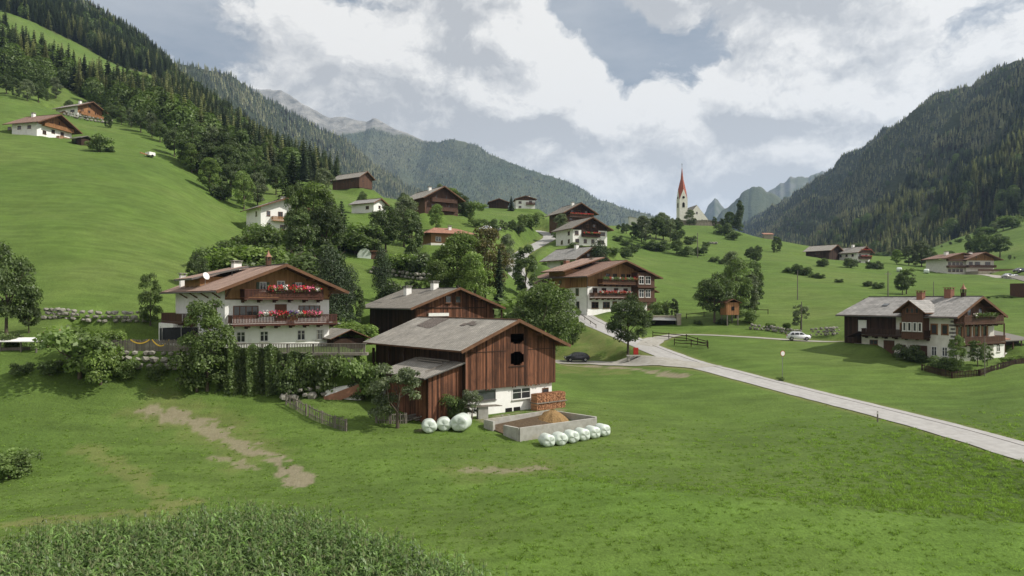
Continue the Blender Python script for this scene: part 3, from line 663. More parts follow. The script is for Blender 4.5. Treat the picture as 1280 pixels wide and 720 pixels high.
mountain('rocky_mountain', [(150,372,2300),(400,372,2300),(900,375,2500)],
  [(250,130,4200),(310,112,4200),(335,112,4200),(350,113,4150),(365,120,4100),(380,130,4000),(400,141,4000),(412,147,4000),(430,149,4000),(445,152,4000),(458,153,4000),(467,148,4000),(474,151,4000),(482,157,3950),(500,164,3900),(515,170,3850),(530,177,3800),(545,177,3700),(565,173,3650),(580,176,3600),(600,182,3550),(620,191,3500),(640,199,3450),(670,209,3420),(700,219,3400),(725,231,3380),(750,245,3350),(775,256,3330),(800,264,3300),(840,274,3300),(900,300,3300)],
  320, 90, 120, 620, M['mount_far'], 23, rockM3, crag=.6)
mountain('distant_peaks', [(760,374,3500),(1000,374,3500),(1200,374,3500)],
  [(760,330,4700),(850,285,4700),(870,268,4700),(880,262,4700),(887,252,4700),(893,246,4700),(899,250,4700),(905,258,4700),(915,262,4700),(930,250,4700),(960,240,4700),(985,221,4700),(1000,223,4700),(1015,221,4700),(1060,216,4700),(1200,215,4700)],
  320, 70, 75, 280, M['mount_far'], 31, lambda k, v: np.clip((v-.35)*3, 0, 1)*.45, crag=3.2, conv=.14, vf=4.5)
mountain('distant_ridge', [(820,374,2700),(900,374,2700),(1100,374,2700)],
  [(840,330,3300),(890,285,3300),(905,264,3300),(915,252,3300),(928,243,3300),(945,237,3300),(955,239,3300),(970,244,3300),(990,258,3300),(1100,285,3300)],
  200, 60, 42, 170, M['mount_far'], 37, lambda k, v: np.clip((v-.8)*3, 0, 1)*.6, crag=4.5, conv=.16, vf=4.5)
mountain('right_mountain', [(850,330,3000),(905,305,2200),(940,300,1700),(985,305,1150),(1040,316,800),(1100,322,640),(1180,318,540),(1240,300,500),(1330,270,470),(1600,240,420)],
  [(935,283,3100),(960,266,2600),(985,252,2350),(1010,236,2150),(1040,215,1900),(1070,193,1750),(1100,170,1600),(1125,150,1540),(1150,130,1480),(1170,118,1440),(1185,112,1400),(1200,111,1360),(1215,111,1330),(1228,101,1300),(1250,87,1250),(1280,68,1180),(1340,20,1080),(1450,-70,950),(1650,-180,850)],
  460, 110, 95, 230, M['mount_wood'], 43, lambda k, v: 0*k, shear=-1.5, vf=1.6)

# ------------------------------------------------------------------ forest prototypes (low) and scattering
def fir_low(seed, mat, slim=.2, tiers=5, n=8):
    rs = random.Random(seed); v = []; f = []; t = []
    for k in range(tiers):
        z0 = .06 + .88*k/tiers*.95; z1 = min(1., z0 + .36); r = slim*(1-k/tiers)**.8*rs.uniform(.85, 1.12); b = len(v)
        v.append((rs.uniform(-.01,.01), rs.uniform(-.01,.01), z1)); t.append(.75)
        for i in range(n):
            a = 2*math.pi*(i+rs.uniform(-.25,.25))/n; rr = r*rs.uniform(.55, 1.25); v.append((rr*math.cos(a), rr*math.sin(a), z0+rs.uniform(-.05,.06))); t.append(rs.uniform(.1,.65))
        for i in range(n): f.append((b, b+1+i, b+1+(i+1) % n))
    me = bpy.data.meshes.new('conifer_low'); me.from_pydata(v, [], f); me.materials.append(mat)
    a = me.attributes.new('tint', 'FLOAT', 'POINT'); a.data.foreach_set('value', t); return me
def fir_mid(seed, wd, mat, tiers=22):
    rs = random.Random(seed); V = []; T = []
    for i in range(tiers):
        u = i/tiers; z = .07+.9*u; r = wd/2*(1-u)**.8*rs.uniform(.8, 1.15)+.006; nb = int(9-4*u); a0 = rs.uniform(0, 6.28)
        for k in range(nb):
            a = a0+6.28*k/nb+rs.uniform(-.3, .3); rl = r*rs.uniform(.6, 1.2); ca, sa = math.cos(a), math.sin(a); tt = rs.uniform(.1, .9); w_ = .022+.028*(1-u)
            for (f0, f1, w0, w1) in ((.0, .55, .6, 1.), (.55, 1.05, 1., .15)):
                p = [(ca*rl*f0-sa*w_*w0, sa*rl*f0+ca*w_*w0, z-rl*.3*f0), (ca*rl*f1-sa*w_*w1, sa*rl*f1+ca*w_*w1, z-rl*.3*f1), (ca*rl*f1+sa*w_*w1, sa*rl*f1-ca*w_*w1, z-rl*.3*f1-.012), (ca*rl*f0+sa*w_*w0, sa*rl*f0-ca*w_*w0, z-rl*.3*f0-.012)]
                V += p; T += [tt]*4
    n = len(V)//4; f = [(4*i, 4*i+1, 4*i+2, 4*i+3) for i in range(n)]; b = len(V)
    for i in range(5): V.append((.011*math.cos(i*1.257), .011*math.sin(i*1.257), -.03)); T.append(.1)
    V.append((0, 0, 1.0)); T.append(.3); f += [(b+i, b+(i+1) % 5, b+5) for i in range(5)]
    me = bpy.data.meshes.new('conifer'); me.from_pydata(V, [], f); me.materials.append(mat)
    a = me.attributes.new('tint', 'FLOAT', 'POINT'); a.data.foreach_set('value', T); return me
def broad_low(seed, mat):
    rs = random.Random(seed); v = []; f = []; t = []
    for _ in range(1300):
        a = rs.uniform(0, 6.28); h = rs.uniform(.12, 1.); rr = .32*math.sin(math.pi*min(max((h-.02)/1.02, 0), 1))**.6*rs.uniform(.6, 1.05)
        c = Vector((rr*math.cos(a), rr*math.sin(a), h)); nrm = (c-Vector((0,0,.5)) + Vector([rs.uniform(-.25,.25) for _ in range(3)])).normalized(); u = nrm.orthogonal().normalized(); w = nrm.cross(u); s = rs.uniform(.012,.028); b = len(v)
        for (p, q) in ((-1,-.7),(1,-.9),(.8,1),(-.7,.8)): v.append(tuple(c+u*s*p+w*s*q)); t.append(rs.uniform(.2,.8))
        f.append((b, b+1, b+2, b+3))
    me = bpy.data.meshes.new('broadleaf_low'); me.from_pydata(v, [], f); me.materials.append(mat)
    a = me.attributes.new('tint', 'FLOAT', 'POINT'); a.data.foreach_set('value', t); return me
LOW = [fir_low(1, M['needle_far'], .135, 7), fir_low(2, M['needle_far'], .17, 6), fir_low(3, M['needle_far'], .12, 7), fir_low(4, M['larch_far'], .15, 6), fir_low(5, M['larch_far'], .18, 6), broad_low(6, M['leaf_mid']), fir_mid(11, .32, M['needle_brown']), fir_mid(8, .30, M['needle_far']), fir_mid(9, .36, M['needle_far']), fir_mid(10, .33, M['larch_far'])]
def proto_coll(name, meshes):
    c = bpy.data.collections.new(name)
    for i, me in enumerate(meshes):
        o = bpy.data.objects.new('%s_proto_%02d' % (name, i), me); c.objects.link(o)
    return c
def scatter_tree(coll):
    ng = bpy.data.node_groups.new('scatter', 'GeometryNodeTree')
    ng.interface.new_socket('Geometry', in_out='INPUT', socket_type='NodeSocketGeometry'); ng.interface.new_socket('Geometry', in_out='OUTPUT', socket_type='NodeSocketGeometry')
    gi = ng.nodes.new('NodeGroupInput'); go = ng.nodes.new('NodeGroupOutput'); ip = ng.nodes.new('GeometryNodeInstanceOnPoints'); ci = ng.nodes.new('GeometryNodeCollectionInfo')
    ci.inputs['Collection'].default_value = coll; ci.inputs['Separate Children'].default_value = True; ci.inputs['Reset Children'].default_value = True; ip.inputs['Pick Instance'].default_value = True
    ng.links.new(gi.outputs[0], ip.inputs['Points']); ng.links.new(ci.outputs[0], ip.inputs['Instance'])
    for nm, typ, sock in (('pick', 'INT', 'Instance Index'), ('rot', 'FLOAT_VECTOR', 'Rotation'), ('scl', 'FLOAT_VECTOR', 'Scale')):
        na = ng.nodes.new('GeometryNodeInputNamedAttribute'); na.data_type = typ; na.inputs[0].default_value = nm
        ng.links.new([o for o in na.outputs if o.enabled][0], ip.inputs[sock])
    ng.links.new(ip.outputs[0], go.inputs[0]); return ng
def scatter(name, P, sx, sz, pick, coll, mat, tilt=.03, seed=1):
    rs = np.random.RandomState(seed); P = np.asarray(P, np.float32); n = len(P)
    me = bpy.data.meshes.new(name); me.vertices.add(n); me.vertices.foreach_set('co', P.ravel())
    a = me.attributes.new('pick', 'INT', 'POINT'); a.data.foreach_set('value', np.asarray(pick, np.int32))
    rot = np.stack([rs.uniform(-tilt, tilt, n), rs.uniform(-tilt, tilt, n), rs.uniform(0, 6.28, n)], -1).astype(np.float32)
    a = me.attributes.new('rot', 'FLOAT_VECTOR', 'POINT'); a.data.foreach_set('vector', rot.ravel())
    a = me.attributes.new('scl', 'FLOAT_VECTOR', 'POINT'); a.data.foreach_set('vector', np.stack([sx, sx, sz], -1).astype(np.float32).ravel())
    me.materials.append(mat); me.update(); o = link(name, me)
    md = o.modifiers.new('scatter', 'NODES'); md.node_group = scatter_tree(coll); return o
FC = proto_coll('forest', LOW)
def pick_species(P, rs, broad=.0):
    n = len(P); q = fbm(P[:, 0]/90, P[:, 1]/90, 61); q2 = fbm(P[:, 2]/30+P[:, 0]/60, P[:, 1]/60, 66); u = rs.rand(n); pk = rs.randint(0, 3, n)
    pk = np.where(u < np.clip((q-.45)*3.2, .08, .8), 3 + rs.randint(0, 2, n), pk)
    pk = np.where((q2 > .68) & (rs.rand(n) < .35), 6, pk); pk = np.where(rs.rand(n) < broad, 5, pk); return pk
def sample_mount(name, spacing, seed, hmin, hmax, vmax=1.02, filt=None):
    V, rock, vs_, keys = MOUNT[name]; rs = np.random.RandomState(seed)
    A, B_, C_ = V[:-1, :-1], V[:-1, 1:], V[1:, :-1]; ar = np.linalg.norm(np.cross(B_-A, C_-A), axis=-1)
    keep = (vs_[:-1] < vmax)[:, None] & (rock[:-1, :-1] < .45); ar = ar*keep; n = int(ar.sum()/spacing**2); p = (ar/ar.sum()).ravel()
    k = rs.choice(len(p), n, p=p); j, i = np.divmod(k, ar.shape[1]); u = rs.rand(n, 1); w = rs.rand(n, 1)
    P = V[j, i]*(1-u)*(1-w) + V[j, i+1]*u*(1-w) + V[j+1, i]*(1-u)*w + V[j+1, i+1]*u*w; px = 640 + F*P[:, 0]/P[:, 1]
    m = (px > -260) & (px < 1540)
    if filt is not None: m &= filt(P, px, rs)
    P = P[m]; h = rs.uniform(hmin, hmax, len(P)) * (.8+.45*fbm(P[:, 0]/50, P[:, 1]/50, seed)); P[:, 2] -= .4; return P, h, px[m]
forest_pts = []
rs = np.random.RandomState(5)
# left hillside
N = 260000; pxr = rs.uniform(-250, 470, N); yr = np.exp(rs.uniform(math.log(285), math.log(1080), N))
acc = rs.rand(N) < (yr/1080)**2; pxr, yr = pxr[acc], yr[acc]; xr = (pxr-640)/F*yr; zr = z_at(xr, yr); row = H+(CZ-zr)/yr*F
ok_ = forest_left(pxr, row, xr, yr); pxr, yr, xr, zr = pxr[ok_], yr[ok_], xr[ok_], zr[ok_]
cell = 4.6; key = np.floor(xr/cell).astype(int)*100003 + np.floor(yr/cell).astype(int); _, ui = np.unique(key, return_index=True)
PL = np.stack([xr, yr, zr-.3], -1)[ui]; hL = rs.uniform(11, 21, len(PL))*(.75+.5*fbm(PL[:, 0]/40, PL[:, 1]/40, 3)); pkL = pick_species(PL, rs, .06)
pkL = np.where((pkL < 3) & (PL[:, 1] < 760), 7+pkL % 2, pkL); pkL = np.where((pkL > 2) & (pkL < 5) & (PL[:, 1] < 760), np.where(rs.rand(len(PL)) < .5, 9, 8), pkL)
pkL = np.where((PL[:, 1] < 345) & (rs.rand(len(PL)) < .5), 5, pkL); hL = np.where(pkL == 5, hL*.75, hL)
# right mountain
PR, hR, pxR = sample_mount('right_mountain', 5.0, 2, 10, 18, filt=lambda P, px, r: (fbm(P[:, 0]/70, P[:, 1]/70, 77) > .30) & (r.rand(len(P)) < np.clip(1.35-P[:, 1]/2600, .45, 1)))
hR = hR*np.interp(PR[:, 1], [450, 800, 1400, 3000], [1.0, .78, .5, .55])
pkR = pick_species(PR, rs, .03); pkR = np.where((fbm(PR[:, 0]/45+PR[:, 2]/30, PR[:, 1]/90, 81) > .48) & (rs.rand(len(PR)) < .7), 3+rs.randint(0, 2, len(PR)), pkR); pkR = np.where((PR[:, 1] < 900) & (pkR < 3), 7+pkR % 2, pkR); pkR = np.where((PR[:, 1] < 900) & ((pkR == 3) | (pkR == 4)), 9, pkR)
P2, h2, _ = sample_mount('wooded_mountain', 8.4, 3, 10, 17); pk2 = pick_species(P2, rs)
P3, h3, _ = sample_mount('rocky_mountain', 11, 4, 9, 13, filt=lambda P, px, r: fbm(P[:, 0]/260, P[:, 1]/260, 8) > .28); pk3 = pick_species(P3, rs)
# the 300 conifers that show largest stand as trees of their own, the rest as forest
Pn = np.concatenate([PL, PR]); hn = np.concatenate([hL, hR]); pkn = np.concatenate([pkL, pkR])
app = hn/Pn[:, 1]; pxn = 640+F*Pn[:, 0]/Pn[:, 1]; rown = H-(Pn[:, 2]+hn-CZ)/Pn[:, 1]*F
vis = (pxn > 0) & (pxn < 1280) & (rown > -5) & (pkn != 5)
order = np.argsort(-app*vis)[:300]; big = np.zeros(len(Pn), bool); big[order] = True
FOREST_BIG = [(Pn[i], hn[i], int(pkn[i])) for i in order]
def wid(h, pk): return h*np.where(pk == 5, 1.15, 1.0)
r_ = ~big
nL = len(PL)
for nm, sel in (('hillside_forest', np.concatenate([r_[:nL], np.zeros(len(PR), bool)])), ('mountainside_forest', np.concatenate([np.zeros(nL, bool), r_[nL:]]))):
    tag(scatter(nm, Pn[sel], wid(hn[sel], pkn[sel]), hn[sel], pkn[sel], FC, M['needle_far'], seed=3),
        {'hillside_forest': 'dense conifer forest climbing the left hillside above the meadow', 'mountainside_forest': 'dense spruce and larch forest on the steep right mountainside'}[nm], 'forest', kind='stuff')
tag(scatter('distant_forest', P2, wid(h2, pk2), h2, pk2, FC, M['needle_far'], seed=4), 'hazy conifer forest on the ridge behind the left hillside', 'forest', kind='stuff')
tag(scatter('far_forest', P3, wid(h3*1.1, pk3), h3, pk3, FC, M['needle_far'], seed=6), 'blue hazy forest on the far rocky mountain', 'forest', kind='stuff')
print('FOREST', len(PL), len(PR), len(P2), len(P3))

# ------------------------------------------------------------------ air
hb = MB(); hb.box((-9500, -400, -36), (9500, 9800, 1275)); hz = hb.build('haze', []); tag(hz, 'thin bluish haze filling the valley', 'haze', kind='stuff')
m = bpy.data.materials.new('haze'); m.use_nodes = True; m.node_tree.nodes.clear(); o_ = nd(m.node_tree, 'ShaderNodeOutputMaterial'); pv = nd(m.node_tree, 'ShaderNodeVolumePrincipled')
pv.inputs['Color'].default_value = (.50, .70, 1.0, 1); pv.inputs['Density'].default_value = 8e-5; pv.inputs['Anisotropy'].default_value = .2
m.node_tree.links.new(pv.outputs[0], o_.inputs['Volume']); hz.data.materials.append(m)
print('GROUND MIN', Zg.min(), min(V[0].min() for V in [MOUNT[k][0][..., 2] for k in MOUNT]))
# ------------------------------------------------------------------ building kit
_cache = {}
M['old_shingle'] = shingle_mat('old_shingle', (.20,.165,.14), (.14,.115,.10), .32, .24)
def cached(key, fn):
    if key not in _cache: _cache[key] = fn()
    return _cache[key]
def boards(mb, x0, x1, zlow, ztop, y=0.0, t=.035, bw=.2, holes=(), gap=.008, seed=0, axis='x', jit=.02, sgn=-1):
    """vertical boards between x0 and x1 standing proud of the plane y; zlow, ztop are functions of x; holes are (x0, x1, z0, z1)"""
    rs_ = random.Random(seed); x = x0; out = []
    while x < x1 - .02:
        b = min(x + bw*rs_.uniform(.8, 1.25), x1); xa, xb = x + gap/2, b - gap/2; p = rs_.uniform(0, jit); ti = rs_.uniform(.05, .95)
        spans = [(zlow(x)+rs_.uniform(-.03, .03), None)]
        cuts = sorted([(h[2], h[3]) for h in holes if h[0] < (xa+xb)/2 < h[1]])
        zl = zlow(x); segs = []
        for (c0, c1) in cuts:
            if c0 > zl: segs.append((zl, zl, c0, c0))
            zl = c1
        segs.append((zl, zl, max(ztop(xa), zl+.01), max(ztop(xb), zl+.01)))
        for (a, a2, c, d) in segs:
            def q(u, w_, z): return (u, w_, z) if axis == 'x' else (w_, u, z)
            yo = y + sgn*(t+p)
            P = [q(xa, yo, a), q(xb, yo, a), q(xb, y, a), q(xa, y, a), q(xa, yo, c), q(xb, yo, d), q(xb, y, d), q(xa, y, c)]
            mb.hexa(P, ti)
        x = b
def logs(mb, x0, x1, z0, z1, y, hh=.2, t=.06, seed=0, axis='x', sgn=-1, top=None):
    """horizontal boarding"""
    rs_ = random.Random(seed); z = z0
    while z < z1-.02:
        a, b = x0, x1
        if top: a, b = top(z+hh)
        if b-a > .1:
            p = rs_.uniform(0, .015); yo = y+sgn*(t+p)
            def q(u, w_, zz): return (u, w_, zz) if axis == 'x' else (w_, u, zz)
            P = [q(a, yo, z+.006), q(b, yo, z+.006), q(b, y, z+.006), q(a, y, z+.006), q(a, yo, z+hh-.006), q(b, yo, z+hh-.006), q(b, y, z+hh-.006), q(a, y, z+hh-.006)]
            mb.hexa(P, rs_.uniform(.15, .85))
        z += hh
def gable_roof(root, w, L, eave, rise, os_, of, ob, mat, thick=.2, gut=True, barge='bargeboard', asym=0.0, det=True, back_hip=0, soffit='soffit', patch=None):
    """two slabs, front edge at y = -of; returns the roof part"""
    m_ = rise/(w/2); mb = MB(); zr = eave+rise
    for s in (-1, 1):
        xe = s*(w/2+os_); ze = zr - m_*(w/2+os_); sl = math.hypot(abs(xe), zr-ze); h_ = thick*math.hypot(1, m_)
        y0, y1 = -of, L+ob; hip = back_hip
        a, b, c, d = (0, y0, zr+h_), (xe, y0, ze+h_), (xe, y1, ze+h_), (0, y1-hip, zr+h_)
        A, B, C_, D = (0, y0, zr), (xe, y0, ze), (xe, y1, ze), (0, y1-hip, zr)
        up = [a, b, c, d]; uv = [(y0, sl), (y0, 0), (y1, 0), (y1-hip, sl)]
        if s > 0: up = up[::-1]; uv = uv[::-1]
        # top laid as several bands so that the courses sag and ripple a little
        n = 14 if det else 1; mrow = 6 if det else 1; rs_ = random.Random(int(w*10)+s)
        if s < 0: ordr = lambda q: q[::-1]
        else: ordr = lambda q: q
        G = [[None]*(n+1) for _ in range(mrow+1)]
        for i in range(mrow+1):
            for j in range(n+1):
                fi, fj = i/mrow, j/n; yend = y1 - hip*fi; x = xe*(1-fi); y = y0+(yend-y0)*fj; z = ze+h_+(zr-ze)*fi
                if det and 0 < j < n: z += rs_.uniform(-.02, .02)
                G[i][j] = ((x, y, z), (y, sl*fi))
        for i in range(mrow):
            for j in range(n):
                q = [G[i][j], G[i][j+1], G[i+1][j+1], G[i+1][j]]
                q = ordr(q)
                mb.poly([k[0] for k in q], uv=[k[1] for k in q], m=0)
        lo = [A, B, C_, D] if s < 0 else [D, C_, B, A]; mb.poly(lo[::-1] if s < 0 else lo[::-1], m=1)
        mb.poly([B, C_, c, b], m=1); mb.poly([A, B, b, a], m=1); mb.poly([C_, D, d, c], m=1)
        if hip and s < 0:
            pass
    if back_hip:
        xe = w/2+os_; ze = zr - m_*(w/2+os_); h_ = thick*math.hypot(1, m_)
        mb.poly([(-xe, L+ob, ze+h_), (0, L+ob-back_hip, zr+h_), (xe, L+ob, ze+h_)], m=0)
    rf = mb.build('roof', [mat, M[soffit]], root)
    bm = bmesh.new(); bm.from_mesh(rf.data); bmesh.ops.recalc_face_normals(bm, faces=bm.faces); bm.to_mesh(rf.data); bm.free()
    # make sure the courses face up
    for s in (-1, 1):
        xe = s*(w/2+os_); ze = zr - m_*(w/2+os_); mb = MB()
        mb.beam((0, -of-.03, zr+.06), (xe*1.002, -of-.03, ze+.06), .06, .32); mb.build('bargeboard', M[barge], root)
        if gut:
            mb = MB(); mb.tube((xe+s*.07, -of, ze+.05), (xe+s*.07, L+ob, ze+.05), .085, n=6); mb.build('gutter', M['gutter'], rf)
    mb = MB(); mb.beam((0, -of, zr+thick*1.12+.02), (0, L+ob-back_hip, zr+thick*1.12+.02), .32, .07); mb.build('ridge_cap', M['gutter'] if gut else M[barge], rf)
    if det:
        for fx in (-1, -.55, 0, .55, 1):
            x = fx*(w/2-.1); z = zr-abs(x)*m_-.16; mb = MB(); mb.box((x-.1, -of+.12, z-.13), (x+.1, .05, z+.12)); mb.build('purlin', M['bargeboard'], root)
    rf['m'] = m_; return rf
def body(root, w, L, eave, rise, mat, name='wall', z0=-1.5, inset=0):
    mb = MB(); h = w/2-inset; P = [(-h, z0), (h, z0), (h, eave), (0, eave+rise*(h/(w/2))), (-h, eave)]
    if inset: P[3] = (0, eave+rise-rise*inset/(w/2))
    a = [(x, inset, z) for x, z in P]; b = [(x, L-inset, z) for x, z in P]
    mb.poly(a); mb.poly(b[::-1])
    for i in range(5): j = (i+1) % 5; mb.poly([a[j], a[i], b[i], b[j]])
    return mb.build(name, mat, root)
FACES = {'F': (0, lambda w, L, u: (u, 0)), 'L': (-math.pi/2, lambda w, L, u: (-w/2, u)), 'R': (math.pi/2, lambda w, L, u: (w/2, u)), 'B': (math.pi, lambda w, L, u: (u, L))}
def window(root, w, L, face, u, z, ww, wh, panes=2, frame='trim_white', shutters=None, off=.0, surround=None, curtain=False):
    rz, fn = FACES[face]; x, y = fn(w, L, u); n = Vector((math.sin(rz), -math.cos(rz), 0))*off
    def fr():
        mb = MB(); t = .07; h2, w2 = wh/2, ww/2
        mb.box((-w2-.02, -.05, -h2-.02), (-w2+t, .06, h2+.02)); mb.box((w2-t, -.05, -h2-.02), (w2+.02, .06, h2+.02)); mb.box((-w2+t, -.05, h2-t), (w2-t, .06, h2+.02)); mb.box((-w2+t, -.05, -h2-.02), (w2-t, .06, -h2+t))
        for k in range(1, panes): xx = -w2+ww*k/panes; mb.box((xx-.04, -.045, -h2+t), (xx+.04, .06, h2-t))
        if panes == 2 and wh > 1.0: mb.box((-w2+t, -.03, .12), (w2-t, .05, .16))
        return mb.mesh('window_frame', M[frame])
    o = link('window', cached(('f', ww, wh, panes, frame), fr), root, (x+n.x, y+n.y, z), (0, 0, rz))
    def pn():
        mb = MB(); mb.box((-ww/2+.05, -.012, -wh/2+.05), (ww/2-.05, .03, wh/2-.05)); return mb.mesh('pane', M['glass'])
    link('pane', cached(('p', ww, wh), pn), o)
    def sl():
        mb = MB(); mb.box((-ww/2-.1, -.14, -wh/2-.09), (ww/2+.1, .05, -wh/2-.022)); return mb.mesh('sill', M['concrete' if frame == 'trim_white' else frame])
    link('sill', cached(('s', ww, wh, frame), sl), o)
    if curtain:
        def ct():
            mb = MB(); mb.box((-ww/2+.1, -.02, -wh/2+.1), (-ww/2+ww*.28, -.014, wh/2-.1)); mb.box((ww/2-ww*.28, -.02, -wh/2+.1), (ww/2-.1, -.014, wh/2-.1)); return mb.mesh('curtain', M['curtain'])
        link('curtain', cached(('c', ww, wh), ct), o)
    if surround:
        def su():
            mb = MB(); a, b = ww/2+.16, wh/2+.16
            mb.box((-a, -.03, -b), (-ww/2-.02, .02, b)); mb.box((ww/2+.02, -.03, -b), (a, .02, b)); mb.box((-ww/2-.02, -.03, wh/2+.02), (ww/2+.02, .02, b)); return mb.mesh('surround', M[surround])
        link('surround', cached(('u', ww, wh, surround), su), o)
    if shutters:
        def sh():
            mb = MB(); sw = ww/2/ (1 if panes > 1 else 1)
            mb.box((-sw/2*.9, -.075, -wh/2), (sw/2*.9, -.03, wh/2))
            for k in range(7): zz = -wh/2+.12+k*(wh-.24)/7; mb.box((-sw/2*.75, -.09, zz), (sw/2*.75, -.075, zz+(wh-.24)/12))
            return mb.mesh('shutter', M[shutters])
        me = cached(('h', ww, wh, shutters), sh)
        for s in (-1, 1): link('shutter', me, o, (s*(ww/2+ww/4+.03), 0, 0))
    return o
def door(root, w, L, face, u, z, ww, wh, mat='frame_brown', off=.03):
    rz, fn = FACES[face]; x, y = fn(w, L, u); n = Vector((math.sin(rz), -math.cos(rz), 0))*off
    mb = MB(); mb.box((-ww/2-.1, -.04, 0), (-ww/2, .06, wh+.1)); mb.box((ww/2, -.04, 0), (ww/2+.1, .06, wh+.1)); mb.box((-ww/2, -.04, wh), (ww/2, .06, wh+.1)); mb.box((-ww/2, -.01, 0), (ww/2, .05, wh))
    for k in range(3): mb.box((-ww/2+.12, -.025, .15+k*wh/3), (ww/2-.12, -.01, (k+1)*wh/3-.05))
    o = mb.build('door', M[mat], root, (x+n.x, y+n.y, z), (0, 0, rz)); mb = MB(); mb.box((ww/2-.16, -.09, wh*.47), (ww/2-.12, -.025, wh*.5)); mb.build('handle', M['iron'], o); return o
def blossoms(length, cols, seed, hgt=.42, dep=.4, dens=120, leaf=.45):
    """a planter's geraniums: green trailing leaves with clumps of petals"""
    rs_ = random.Random(seed); mb = MB(); n = int(length*dens)
    for _ in range(n):
        x = rs_.uniform(-length/2, length/2); k = int((x+length/2)/.55); rc = random.Random(k*31+seed); col = rc.choice(cols)
        isl = rs_.random() < leaf; m_ = 0 if isl else col
        cz = rs_.gauss(.02 if isl else .12, hgt*.33); cy = rs_.gauss(-.05, dep*.33); s = rs_.uniform(.05, .11)
        nrm = Vector((rs_.uniform(-1, 1), rs_.uniform(-1.4, .2), rs_.uniform(-.2, 1))).normalized(); u = nrm.orthogonal().normalized(); v = nrm.cross(u)
        c = Vector((x, cy, cz)); mb.poly([c-u*s, c-v*s, c+u*s, c+v*s], rs_.uniform(.3, .9), m=m_)
    return mb.mesh('flowers', [M['leaf_mid'], M['petal_red'], M['petal_pink'], M['petal_white'], M['petal_violet']])
def balcony(root, w, L, face, u0, u1, z, depth, rail=.95, mat='rail_brown', flowers=None, fspan=None, brackets=True, roofed=None, name='balcony', solid=False, off=0):
    rz, fn = FACES[face]; uc = (u0+u1)/2; x, y = fn(w, L, uc); l = u1-u0; n = Vector((math.sin(rz), -math.cos(rz), 0))*off
    if face == 'L': pass
    mb = MB(); mb.box((-l/2, -depth, -.12), (l/2, 0, 0)); mb.box((-l/2, -depth-.03, -.2), (l/2, -depth+.08, .02))
    o = mb.build(name, M[mat], root, (x+n.x, y+n.y, z), (0, 0, rz))
    def rl():
        mb = MB(); rs_ = random.Random(int(l*7)); bw = .16 if not solid else .2
        def run(p, q):
            d = Vector(q)-Vector(p); n_ = max(2, int(d.length/bw)); dd = d/n_
            for i in range(n_):
                a = Vector(p)+dd*(i+.12); b = Vector(p)+dd*(i+.88)
                mb.beam((a.x, a.y, rail/2+.03), (b.x, b.y, rail/2+.03), .03, rail-.16, rs_.uniform(.1, .9))
            mb.beam((p[0], p[1], rail), (q[0], q[1], rail), .11, .08, .7); mb.beam((p[0], p[1], .12), (q[0], q[1], .12), .07, .08, .4)
        run((-l/2+.03, -depth), (l/2-.03, -depth)); run((-l/2+.03, -depth+.06), (-l/2+.03, -.02)); run((l/2-.03, -depth+.06), (l/2-.03, -.02))
        return mb.mesh('railing', M[mat])
    r_o = link('railing', rl(), o)
    if brackets:
        def bk():
            mb = MB(); mb.box((-.08, -depth+.08, -.36), (.08, .1, -.2)); mb.box((-.07, -depth*.45, -.52), (.07, .1, -.36)); return mb.mesh('bracket', M[mat])
        me = bk(); k = max(2, int(l/1.6))
        for i in range(k+1): link('bracket', me, o, (-l/2+.2+(l-.4)*i/k, 0, 0))
    if flowers:
        f0, f1 = fspan or (u0, u1); s_ = -1 if face in 'LB' else 1
        fl = f1-f0; c = ((f0+f1)/2-uc)
        if face == 'L': c = -c
        mb = MB(); mb.box((-fl/2, -.12, -.12), (fl/2, .1, .06)); fb = mb.build('flower_box', M[mat], o, (c, -depth-.14, rail-.02))
        link('flowers', blossoms(fl, flowers, int(fl*11)+int(z*7)), o, (c, -depth-.16, rail+.1))['kind'] = 'stuff'
    return o
def chimney(rf, x, y, z, w_=.7, h=1.3, mat='plaster', cap='concrete', z0=1.2):
    mb = MB(); mb.box((-w_/2, -w_/2, -z0), (w_/2, w_/2, h)); 
    o = mb.build('chimney', M[mat], rf, (x, y, z)); mb = MB(); c = w_/2
    for sx in (-1, 1):
        for sy in (-1, 1): mb.box((sx*c*.8-.06, sy*c*.8-.06, h), (sx*c*.8+.06, sy*c*.8+.06, h+.2))
    mb.box((-c-.14, -c-.14, h+.2), (c+.14, c+.14, h+.27)); mb.box((-c-.04, -c-.04, h-.1), (c+.04, c+.04, h+.003))
    # the cap is one more piece of the stack
    mb.build('chimney_cap', M[cap], rf, (x, y, z)); return o
def roof_z(eave, rise, w, x, thick=.2): return eave+rise-abs(x)*rise/(w/2)+thick*1.1
def house(key, name, label, cat, group=None):
    x, y, a, w, L, z = SITES[key]; root = empty(name, (x, y, z), a, label, cat, group); return root, w, L

